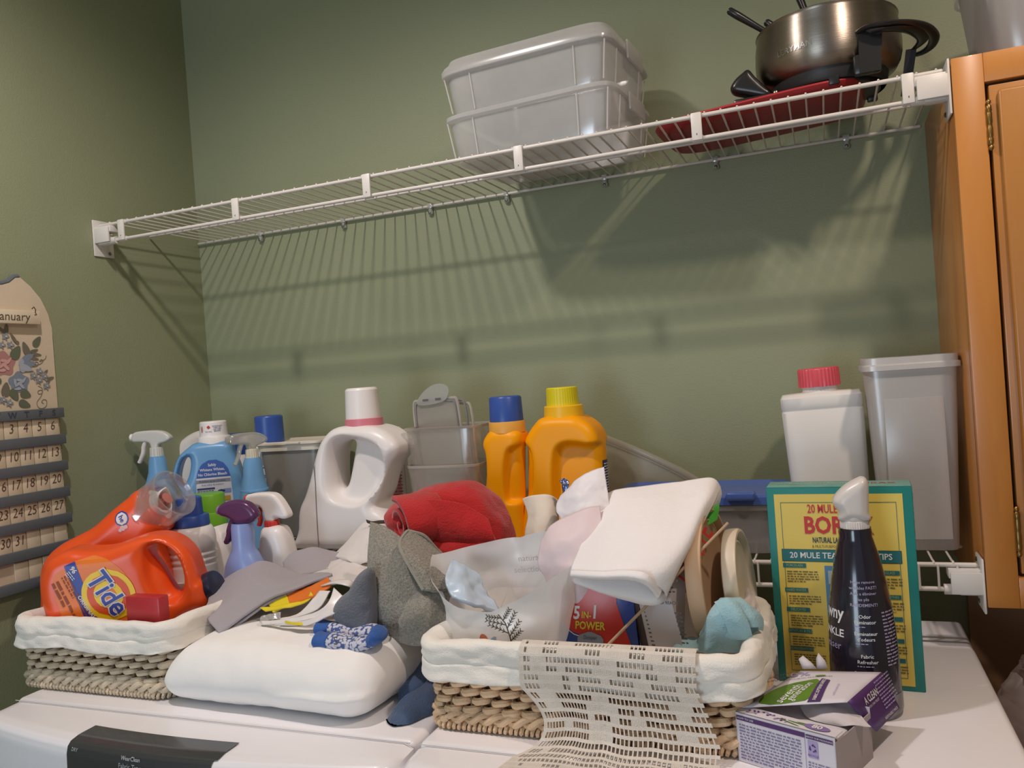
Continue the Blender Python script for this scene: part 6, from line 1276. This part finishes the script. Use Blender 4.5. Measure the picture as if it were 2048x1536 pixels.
# blue towel on the washer by the basket
BTW = mat('slate_blue_towel', (68, 86, 116), .94, bump=.7, bscale=330, sheen=.3, var=.08, vscale=40)
t = thing('blue_towel', 'slate blue towel spilling over the washer edge beside the right basket', 'towel', tuple(P(830, 1465, -.66)))
cloth('towel_front', None, None, [[(874, 1345, -.585), (845, 1372, -.63), (815, 1395, -.66), (793, 1420, -.68), (777, 1445, -.69)], [(884, 1362, -.60), (858, 1388, -.645), (830, 1408, -.67), (806, 1430, -.69), (782, 1455, -.70)], [(888, 1390, -.61), (866, 1415, -.655), (842, 1432, -.675), (818, 1448, -.695), (792, 1466, -.705)], [(888, 1430, -.62), (872, 1446, -.65), (852, 1456, -.665), (830, 1464, -.68), (804, 1470, -.695)]], 36, 26, .009, BTW, .003, 22, 3, parent=t)
cloth('towel_fold', None, None, [[(890, 1290, -.545), (850, 1300, -.56), (815, 1310, -.565), (800, 1330, -.57)], [(892, 1330, -.565), (858, 1340, -.59), (822, 1348, -.60), (804, 1362, -.61)], [(890, 1375, -.575), (860, 1380, -.61), (828, 1388, -.63), (800, 1405, -.64)], [(884, 1400, -.55), (856, 1410, -.57), (830, 1420, -.58), (808, 1430, -.60)]], 30, 26, .010, BTW, .005, 16, 5, parent=t)
cloth('shadow_backing', None, None, [[(800, 1300, -.53), (840, 1296, -.53), (880, 1292, -.53)], [(796, 1350, -.56), (838, 1350, -.555), (880, 1350, -.55)], [(792, 1400, -.59), (836, 1402, -.58), (880, 1405, -.57)]], 20, 16, .006, mat('shadow_brown_terry', (96, 84, 76), .95, bump=.5, bscale=330), .004, 18, 6, parent=t)  # cloth piece coloured brown-dark to paint in the shadow between comforter and basket
# ============================================================ in the right basket
# translucent bag with a printed fern
BAGM = frosted('white_bag_film', (252, 250, 248), .93, .25, .07)
for n_ in BAGM.node_tree.nodes:
    if n_.type == 'MIX_SHADER' and abs(n_.inputs[0].default_value-.4) < .01: n_.inputs[0].default_value = .22
c0 = P(1010, 1260, -.600); t = thing('plastic_bag', 'crinkled translucent white bag with fern print at the left of right basket', 'bag', (c0.x, -.600, ZM+.018))
N_ = 72; rows_ = []
def bagpt(a, v):
    x0 = math.cos(a); y0 = math.sin(a)     # a=-pi/2 faces the camera
    front = max(0, -y0); back = max(0, y0); left = max(0, -x0); right = max(0, x0)
    H = .150+.050*back**1.3+.036*left*max(0, 1-abs(y0)*1.0)+.040*right-.022*front
    w_ = .074+.020*math.sin(PI*min(v, 1)*.75)+.012*v; d_ = .050+.010*math.sin(PI*v)
    z = H*v; x = x0*w_*(.82+.18*v)+.012*v; y = y0*d_-.010*front*v
    q = Vector((x*3, y*3, z*3)); n_ = (.006*v)*(noise.noise(q*5)+.6*noise.noise(q*11+Vector((3, 1, 2)))); x += x0*n_*1.8; y += y0*n_*1.4
    if v > .8: k = (v-.8)/.2; x += .014*left*-k+.006*right*k; y -= .010*front*k
    return (x, y, z)
mb = MB()
for j in range(33):
    for i in range(N_): mb.v.append(bagpt(2*PI*i/N_, j/32))
mb.f = [(j*N_+i, j*N_+(i+1) % N_, (j+1)*N_+(i+1) % N_, (j+1)*N_+i) for j in range(32) for i in range(N_)]+[tuple(range(N_-1, -1, -1))]
mbag = mb; bo = obj('bag_film', mb, BAGM, t, ang=2)
blu_ = mat('pale_blue_film_sheet', (196, 212, 228), .3, bump=.3, bscale=80, coat=.3)
pil = MB().loft([(.012, .060, .034, 2.6), (.03, .072, .042, 2.6), (.075, .076, .044, 2.4), (.100, .060, .034, 2.2), (.108, .02, .012, 2)], 28); rough_up(pil, .006, 20, 3); obj('bag_brightener', pil, WTOW, t, ang=2)  # white lump added inside the bag to brighten its film
cs = [[(905, 1120, -.605), (925, 1128, -.60), (950, 1150, -.59)], [(890, 1160, -.640), (930, 1170, -.63), (975, 1195, -.60)], [(905, 1195, -.655), (940, 1210, -.65), (1000, 1225, -.61)]]
cloth('blue_sachet', None, None, cs, 20, 20, .006, blu_, .006, 40, 2, parent=t)
F1 = Frame(P(1012, 1254, -.66)-t.location, (1, .15, 0), (0, 0, 1), mbag); FERN = mat('dark_fern_print', (70, 64, 40), .5, bump=.01)
def stroke(fr, par, nm, pts, w_, m, off=.0009):
    vs = []; fs = []
    for i, (x, y) in enumerate(pts):
        a = pts[max(i-1, 0)]; b = pts[min(i+1, len(pts)-1)]; dx, dy = b[0]-a[0], b[1]-a[1]; l = math.hypot(dx, dy) or 1; ww = w_*(1-.6*i/len(pts)); vs += [(x-dy/l*ww, y+dx/l*ww), (x+dy/l*ww, y-dx/l*ww)]
    fs = [(2*i, 2*i+1, 2*i+3, 2*i+2) for i in range(len(pts)-1)]; return fr.put(par, nm, vs, fs, m, off)
stem = [(.008, -.026), (.006, -.010), (.001, .006), (-.008, .018), (-.020, .024)]; st = stroke(F1, t, 'fern_stem', stem, .0009, FERN)
for (x0_, y0_, a0, ln) in ((.007, -.016, .75, .018), (.006, -.010, .95, .022), (.003, .0, 1.05, .022), (-.002, .010, 1.0, .016), (.004, -.006, 2.75, .026), (.002, .004, 2.9, .026), (-.004, .013, 3.0, .018)):
    pts = [(x0_+math.cos(a0)*ln*k/5, y0_+math.sin(a0)*ln*k/5) for k in range(6)]; stroke(F1, st, 'fern_frond', pts, .0007, FERN)
    for k in range(1, 6):
        for sg in (1, -1): stroke(F1, st, 'fern_leaflet', [pts[k], (pts[k][0]+math.cos(a0+sg*.8)*.0042, pts[k][1]+math.sin(a0+sg*.8)*.0042)], .0006, FERN)
for k, (x_, y_, a_, b_, r_, rgb) in enumerate(((-.030, -.018, .010, .006, 1.9, (206, 120, 84)), (-.020, -.026, .011, .005, 2.6, (214, 130, 100)), (-.018, -.016, .006, .003, .7, (150, 180, 206)))): fillpoly(F1, t, 'butterfly_wing', ell(a_, b_, x_, y_, 14, r_), mat('print_%d_%d_%d' % rgb, rgb, .5, bump=.01), .0008)
FBk = Frame(P(1060, 1130, -.556)-t.location, (1, .1, 0), (0, 0, 1), None); text(FBk, t, 'natural', .012, mat('faint_grey_print', (178, 172, 172), .5, bump=.01), 0, .010, rot=.05, off=.001); text(FBk, t, 'selections', .012, MATS['faint_grey_print'], 0, -.006, rot=.05, off=.001)
# red and blue pouch
Y = -.585; c0 = P(1195, 1290, Y)
t = thing('detergent_pouch', 'red and blue detergent pouch with yellow and white print behind the doily', 'pouch', (c0.x, Y, ZM+.018)); hgt = P(1190, 1150, Y).z-ZM-.018
def pou(u, v):
    x = (u-.5)*(.122-.012*v); return x, -.018*(1-v)**.6*math.cos((u-.5)*PI)**.5-.004*v, v*hgt
def pou2(u, v): x, y, z = pou(u, v); return x, -y+.002, z
pm = MB().grid(lambda u, v: pou(u*.98+.01, v), 30, 24); pm.grid(lambda u, v: pou2(u*.98+.01, v), 20, 16)
mp = obj('pouch_film', pm, mat('royal_blue_film', (40, 70, 150), .3, bump=.15, bscale=60, coat=.3), t, ang=1.2)
F1 = Frame((0, 0, hgt*.60), (1, 0, 0), (0, 0, 1), pm); F1.u = F1.u*.82
red_ = poly2([(-.066, .050), (-.068, .012), (-.052, -.002), (-.034, -.012), (0, -.020), (.040, -.034), (.062, -.040), (.050, .0), (.040, .030), (.034, .052)], 4); fr1 = fillpoly(F1, t, 'red_panel', red_, mat('pouch_red', (206, 52, 38), .3, bump=.1, bscale=60), .0008, .005)
stroke(F1, fr1, 'white_line', [(-.070, .016), (-.054, -.004), (-.034, -.014), (0, -.022), (.040, -.036), (.062, -.042)], .0009, WPR, .0014)
text(F1, fr1, '5', .024, WPR, -.028, .014, bold=.03, off=.0016, shear=.15); text(F1, fr1, 'IN-', .0125, mat('yellow_print', (226, 200, 40), .45, bump=.01), -.011, .012, bold=.02, off=.0016, shear=.15); text(F1, fr1, '1', .024, WPR, .003, .016, bold=.03, off=.0016, shear=.15)
text(F1, fr1, 'POWER', .0145, MATS['yellow_print'], -.006, -.002, bold=.03, off=.0016, shear=.1)
ov = fillpoly(F1, t, 'silver_oval', ell(.0225, .0115, -.006, -.021, 30), mat('silver_print', (150, 156, 168), .4, bump=.01), .0016, .004); text(F1, ov, 'Deeper', .0075, mat('blue_grey_print', (84, 96, 120), .45, bump=.01), -.006, -.017, off=.0022); text(F1, ov, 'cleaning', .0075, MATS['blue_grey_print'], -.006, -.025, off=.0022)
rnd = random.Random(2)
for k in range(60):
    x, y = rnd.uniform(-.064, .064), rnd.uniform(-.075, -.018); 
    if y > -.02-.4*max(x, 0)-.0 or (abs(x+.006) < .025 and y > -.036): continue
    fillpoly(F1, t, 'bubble', ell(*(2*[rnd.uniform(.0006, .0016)]), x, y, 7), mat('bubble_print', (150, 176, 220), .4, bump=.01), .0009)
text(F1, t, 'OXI', .026, MATS['yellow_print'], .016, -.058, bold=.03, off=.0014)
# carton with red lettering and fine print
a0, a1, b1, a2 = P(1248, 1172, -.590), P(1322, 1178, -.612), P(1364, 1300, -.612), P(1392, 1062, -.520)
t = thing('dryer_sheet_carton', 'white carton with grey fine print and red letters under the white cloth', 'box', (P(1330, 1290, -.60).x, -.60, ZM+.018))
T0 = t.location
pA = [P(1248, 1165, -.585), P(1333, 1165, -.612), P(1368, 1302, -.612), P(1290, 1302, -.585)]
hd_ = Vector((.055, .085, .055)); pB = [P(1374, 1076, -.565), P(1368, 1288, -.580)]
pts = [p-T0 for p in pA]+[p-T0 for p in pB]; off_ = Vector((-.05, .06, 0)); back = [pts[0]+Vector((.025, .055, .05)), pts[3]+Vector((.0, .055, 0))]
cm = MB().add(pts+back, [(0, 1, 2, 3), (1, 4, 5, 2), (0, 6, 4, 1), (3, 2, 5, 7), (0, 3, 7, 6), (6, 7, 5, 4)]); obj('carton', cm, mat('white_grey_card', (206, 198, 196), .5, bump=.05), t, smooth=False)
uA = (pA[1]-pA[0]).normalized(); vA = (pA[0]-pA[3]).normalized(); F1 = Frame(pts[3], uA, vA)
dk = F1.put(t, 'dark_stripe', [(-.004, 0), (.008, 0), (.010, .125), (-.002, .125)], [(0, 1, 2, 3)], mat('dark_brown_print', (70, 56, 52), .5, bump=.01), .0006)
fineprint(F1, t, .014, .118, .056, 9, .0055, GRYT_ if 0 else mat('dark_grey_print', (110, 104, 106), .6, bump=.01), seed=6, off=.0006); text(F1, t, 'KEEP OUT OF REACH', .0058, MATS['dark_grey_print'], .042, .066, bold=.03, off=.0006); text(F1, t, 'OF CHILDREN.', .0054, MATS['dark_grey_print'], .034, .060, bold=.03, off=.0006)
fineprint(F1, t, .014, .052, .058, 9, .0055, MATS['dark_grey_print'], seed=7, off=.0006)
uB = (pB[0]-pA[1]).normalized(); F2 = Frame(pA[1]-T0, uB, (pA[1]-pA[2])*1+Vector((-.02, 0, 0))); n_ = F2.n
if n_.y > 0: pass
text(F2, t, 'DURITE', .036, REDI, .058, -.020, bold=.02, off=.0012, sx=.70)
# tan round lids leaning on edge
TAN = mat('tan_lid_plastic', (206, 170, 134), .5, bump=.04, var=.02); CRM = mat('cream_lid_plastic', (222, 206, 182), .42, bump=.03)
def disc_lid(label, px, py, y, R_, th, m, ax_, name='round_lid'):
    c = P(px, py, y); t = thing(name, label, 'lid', (c.x, c.y, c.z-R_)); d = Vector(ax_).normalized(); q = Vector((0, 0, 1)).rotation_difference(d).to_matrix().to_4x4(); q.translation = Vector((0, 0, R_))
    rim = MB().lathe([(R_-.006, -th), (R_-.001, -th+.002), (R_, -th+.006), (R_, -.003), (R_-.0015, 0), (R_-.005, .0005), (R_-.007, -.002), (R_-.009, -th*.45)], 72, caps=(0, 0)); obj('rim', rim.xf(q), m, t, ang=.9)
    top = MB().lathe([(R_-.0085, -th*.45), (R_-.0150, -th*.46), (R_-.0165, -th*.30), (R_-.0185, -th*.28), (R_-.020, -th*.36), (.02, -th*.36)], 72, caps=(0, 1)); obj('lid_face', top.xf(q), m, t, ang=.9)
    bot = MB().lathe([(R_-.0058, -th), (.02, -th)], 72, caps=(0, 1)); obj('lid_back', bot.xf(q), m, t)
    return t
disc_lid('large tan round plastic lid standing on edge in the right basket', 1436, 1152, -.515, .094, .022, TAN, (.99, -.08, .07))
disc_lid('smaller cream round plastic lid standing right of the tan lid', 1494, 1163, -.490, .073, .020, CRM, (.99, -.05, .10))
# thin wooden stick
p0, p1 = P(1456, 1046, -.560), P(1214, 1292, -.660); st = obj('wooden_stick', MB().tube([p0, p0.lerp(p1, .5), p1], .0020, 8), mat('pale_stick_wood', (188, 156, 122), .7, bump=.2, var=.1), None); recentre(st, p1); tag(st, 'thin wooden stick slanting down across the right basket', 'stick')
# aqua knitted cloth
AQ = mat('aqua_cotton_knit', (158, 196, 204), .9, bump=.6, bscale=340, sheen=.3, var=.05, vscale=50)
Y = -.600; t = thing('aqua_cloth', 'pale aqua cloth bundle at the right corner of right basket', 'cloth', tuple(P(1440, 1302, Y)))
o_ = lump(None, 'cloth_body', None, [(1345, 1300), (1360, 1284), (1390, 1280), (1402, 1262), (1412, 1225), (1440, 1198), (1475, 1200), (1500, 1214), (1522, 1238), (1520, 1262), (1490, 1290), (1462, 1302), (1400, 1306)], Y, .034, .028, AQ, .004, 22, .005, 26, h=.0032, seed=6); o_.location -= t.location; o_.parent = t
cloth('cloth_band', None, None, [[(1430, 1206, -.636), (1452, 1198, -.636), (1470, 1204, -.634)], [(1440, 1222, -.645), (1462, 1216, -.646), (1482, 1226, -.642)], [(1452, 1246, -.648), (1476, 1246, -.650), (1498, 1252, -.644)], [(1462, 1276, -.642), (1486, 1276, -.642), (1504, 1272, -.636)]], 20, 20, .007, AQ, .002, 40, 3, parent=t)
cloth('cloth_fold', None, None, [[(1474, 1206, -.632), (1492, 1212, -.628), (1508, 1222, -.62)], [(1486, 1228, -.640), (1504, 1234, -.634), (1522, 1240, -.62)], [(1496, 1254, -.640), (1510, 1254, -.634), (1522, 1254, -.62)]], 16, 14, .007, AQ, .002, 40, 4, parent=t)
# white tissue tuft behind
cloth('tissue', 'wisp of white tissue sticking up behind the aqua cloth', 'tissue', [[(1488, 1190, -.55), (1496, 1176, -.545), (1506, 1186, -.545)], [(1486, 1214, -.56), (1500, 1208, -.56), (1516, 1214, -.555)], [(1482, 1240, -.57), (1500, 1236, -.57), (1520, 1240, -.565)]], 20, 16, .0008, frosted('thin_tissue', (226, 214, 208), .6, .5, .02), .005, 60, 2)
# pale pieces rising behind, then the big white cloth over everything
PAP = mat('cream_paper', (226, 210, 192), .8, bump=.2, bscale=120); PNK = mat('pale_pink_film', (226, 206, 208), .55, bump=.15, bscale=90); WBG = mat('soft_white_film', (230, 224, 226), .5, bump=.2, bscale=90)
cloth('paper_bag', 'cream paper bag top standing behind the pale pink bag', 'bag', [[(1046, 998, -.46), (1070, 990, -.475), (1098, 990, -.475), (1118, 1002, -.46)], [(1056, 1030, -.475), (1074, 1028, -.49), (1098, 1028, -.49), (1116, 1034, -.475)], [(1050, 1062, -.48), (1072, 1065, -.50), (1098, 1068, -.50), (1118, 1070, -.49)], [(1050, 1100, -.49), (1072, 1104, -.51), (1098, 1106, -.51), (1118, 1106, -.50)], [(1052, 1170, -.50), (1072, 1172, -.52), (1098, 1174, -.52), (1118, 1174, -.51)]], 22, 30, .002, PAP, .002, 30, 3)
cloth('white_bag_tip', 'pointed white film bag corner rising in front of wide yellow bottle', 'bag', [[(1128, 985, -.50), (1150, 962, -.50), (1180, 945, -.495), (1208, 934, -.49)], [(1116, 1000, -.51), (1146, 988, -.52), (1182, 974, -.515), (1212, 962, -.50)], [(1114, 1022, -.52), (1146, 1014, -.53), (1184, 1000, -.525), (1216, 990, -.51)], [(1124, 1050, -.53), (1156, 1046, -.54), (1190, 1036, -.54), (1220, 1030, -.53)], [(1126, 1150, -.53), (1156, 1150, -.54), (1190, 1150, -.54), (1220, 1150, -.53)]], 26, 30, .0016, WBG, .0028, 40, 5)
cloth('foil_twist', 'small crumpled foil twist peeking behind the white bag tip', 'wrapper', [[(1120, 962, -.485), (1128, 956, -.485), (1138, 962, -.485)], [(1124, 976, -.488), (1130, 976, -.488), (1138, 976, -.488)], [(1128, 1040, -.490), (1133, 1040, -.490), (1138, 1040, -.490)]], 10, 14, .0012, mat('blue_foil', (110, 120, 160), .25, metal=.8, bump=.4, bscale=120), .004, 140, 1)
cloth('pink_bag', 'pale pink and white film bag between the fern bag and white cloth', 'bag', [[(1084, 1082, -.565), (1100, 1056, -.56), (1130, 1034, -.555), (1168, 1018, -.55), (1200, 1012, -.54)], [(1078, 1108, -.575), (1104, 1090, -.585), (1136, 1078, -.585), (1170, 1070, -.58), (1205, 1064, -.57)], [(1080, 1136, -.58), (1106, 1126, -.59), (1138, 1120, -.595), (1172, 1116, -.59), (1205, 1110, -.58)], [(1092, 1160, -.58), (1112, 1152, -.59), (1140, 1150, -.60), (1170, 1160, -.595), (1205, 1160, -.58)], [(1110, 1230, -.575), (1125, 1230, -.585), (1145, 1230, -.59), (1170, 1230, -.59), (1200, 1230, -.58)]], 34, 34, .0018, PNK, .0025, 26, 7)
WCL = mat('bright_white_cotton', (244, 238, 236), .85, bump=.25, bscale=240, sheen=.2)
t = thing('white_pad', 'large folded white cotton pad draped over the things in right basket', 'cloth', tuple(P(1290, 1200, -.60)))
cloth('top_layer', None, None, [[(1200, 1010, -.50), (1226, 984, -.49), (1290, 974, -.48), (1360, 966, -.47), (1420, 958, -.46), (1440, 975, -.455)], [(1186, 1030, -.53), (1236, 1014, -.535), (1296, 1004, -.53), (1362, 1000, -.52), (1412, 990, -.51), (1428, 1000, -.50)], [(1172, 1066, -.565), (1230, 1054, -.58), (1292, 1048, -.58), (1352, 1042, -.57), (1396, 1032, -.555), (1402, 1048, -.54)], [(1156, 1106, -.60), (1218, 1100, -.62), (1282, 1096, -.625), (1338, 1096, -.62), (1376, 1088, -.60), (1376, 1100, -.58)], [(1144, 1134, -.625), (1206, 1134, -.648), (1266, 1134, -.655), (1318, 1142, -.65), (1350, 1136, -.63), (1352, 1146, -.61)], [(1142, 1146, -.628), (1202, 1150, -.652), (1262, 1152, -.660), (1308, 1168, -.655), (1330, 1186, -.635), (1328, 1196, -.615)]], 60, 54, .0042, WCL, .0014, 18, 5, parent=t)
cloth('rolled_hem', None, None, [[(1142, 1142, -.632), (1200, 1144, -.655), (1258, 1142, -.664), (1296, 1150, -.664), (1322, 1180, -.645)], [(1142, 1150, -.636), (1200, 1154, -.660), (1258, 1154, -.669), (1294, 1164, -.668), (1318, 1192, -.648)], [(1144, 1152, -.628), (1200, 1158, -.650), (1258, 1158, -.658), (1292, 1168, -.656), (1316, 1196, -.64)]], 40, 10, .0035, WCL, .0008, 40, 6, parent=t)
cloth('under_layer', None, None, [[(1146, 1150, -.60), (1200, 1154, -.62), (1262, 1156, -.63), (1312, 1170, -.63), (1330, 1190, -.62)], [(1150, 1164, -.61), (1204, 1180, -.63), (1262, 1190, -.64), (1312, 1200, -.64), (1330, 1196, -.625)], [(1186, 1174, -.60), (1224, 1190, -.62), (1270, 1204, -.63), (1306, 1208, -.63), (1322, 1202, -.62)]], 34, 14, .004, WCL, .0012, 24, 9, parent=t)
cloth('side_curl', None, None, [[(1414, 958, -.465), (1432, 964, -.45), (1441, 985, -.44), (1436, 1012, -.44)], [(1400, 984, -.50), (1420, 986, -.475), (1430, 1002, -.46), (1424, 1020, -.455)], [(1392, 1016, -.53), (1408, 1016, -.505), (1414, 1026, -.49), (1404, 1034, -.48)]], 20, 16, .0035, WCL, .001, 24, 11, parent=t)
cloth('green_packet', 'bright green packet edge showing beneath the white pad', 'packet', [[(1398, 1028, -.49), (1418, 1018, -.485), (1438, 1006, -.475)], [(1394, 1042, -.495), (1416, 1036, -.49), (1437, 1022, -.48)], [(1386, 1056, -.50), (1412, 1052, -.495), (1434, 1040, -.485)]], 16, 12, .004, mat('bright_green_film', (84, 190, 66), .4, bump=.15, bscale=80), .0015, 50, 2)
# ============================================================ bag on the base cabinet at the far right
FB_ = frosted('grey_bag_film', (200, 188, 184), .72, .22, .12)
t = thing('carrier_bag', 'translucent grey plastic bag with pink things right of the dryer', 'bag', (1.800, -.40, 1.0015))
def cb(u, v):
    a = 2*PI*u; w_ = .148*(1-.12*v**4); d_ = .19*(1-.25*v**4); z = .205*v; q = Vector((math.cos(a)*2, math.sin(a)*2, v*2)); n_ = .022*noise.noise(q*1.6)+.010*noise.noise(q*5)+.006*abs(noise.noise(q*9))
    return ((w_+n_)*math.cos(a), (d_+n_)*math.sin(a), z+.012*noise.noise(q*3)*v)
mb = MB().grid(cb, 64, 34); mb.v = [(a, b, max(c, 0)) for a, b, c in mb.v]; mb.f.append(tuple(range(63, -1, -1))); obj('bag_film', mb, FB_, t, ang=2)
for k in range(2): obj('bag_handle', sheet([[(-.04+.05*k, -.02, .18), (-.05+.05*k, -.03, .235), (-.02+.05*k, -.03, .255), (.01+.05*k, -.02, .20)], [(-.03+.05*k, .0, .18), (-.04+.05*k, .0, .225), (-.015+.05*k, .0, .240), (.015+.05*k, .01, .19)]], 20, 6, .0006, .006, 60, k), FB_, t, ang=2)
pk = MB().loft([(.004, .07, .09, 3), (.02, .085, .11, 3), (.09, .08, .10, 2.6), (.13, .05, .07, 2.2), (.14, .02, .03, 2)], 28); rough_up(pk, .012, 12, 3); obj('pink_contents', pk, mat('dusty_pink_cloth', (188, 128, 124), .85, bump=.4), t)

# ============================================================ groups of alike things
GROUPS = {'fondue_fork': 'fondue forks standing in the pot', 'wire_shelf': 'white wire wall shelves', 'wicker_basket': 'lined wicker baskets on the machines', 'blue_sock': 'patterned blue socks on the comforter',
    'food_container': 'nested clear food tubs', 'round_lid': 'round plastic lids on edge in the right basket', 'spray_bottle': 'trigger spray bottles'}
for o in C.objects:
    if o.parent is None and o.get('category'):
        b = o.name.split('.')[0]
        if b in GROUPS: o['group'] = GROUPS[b]
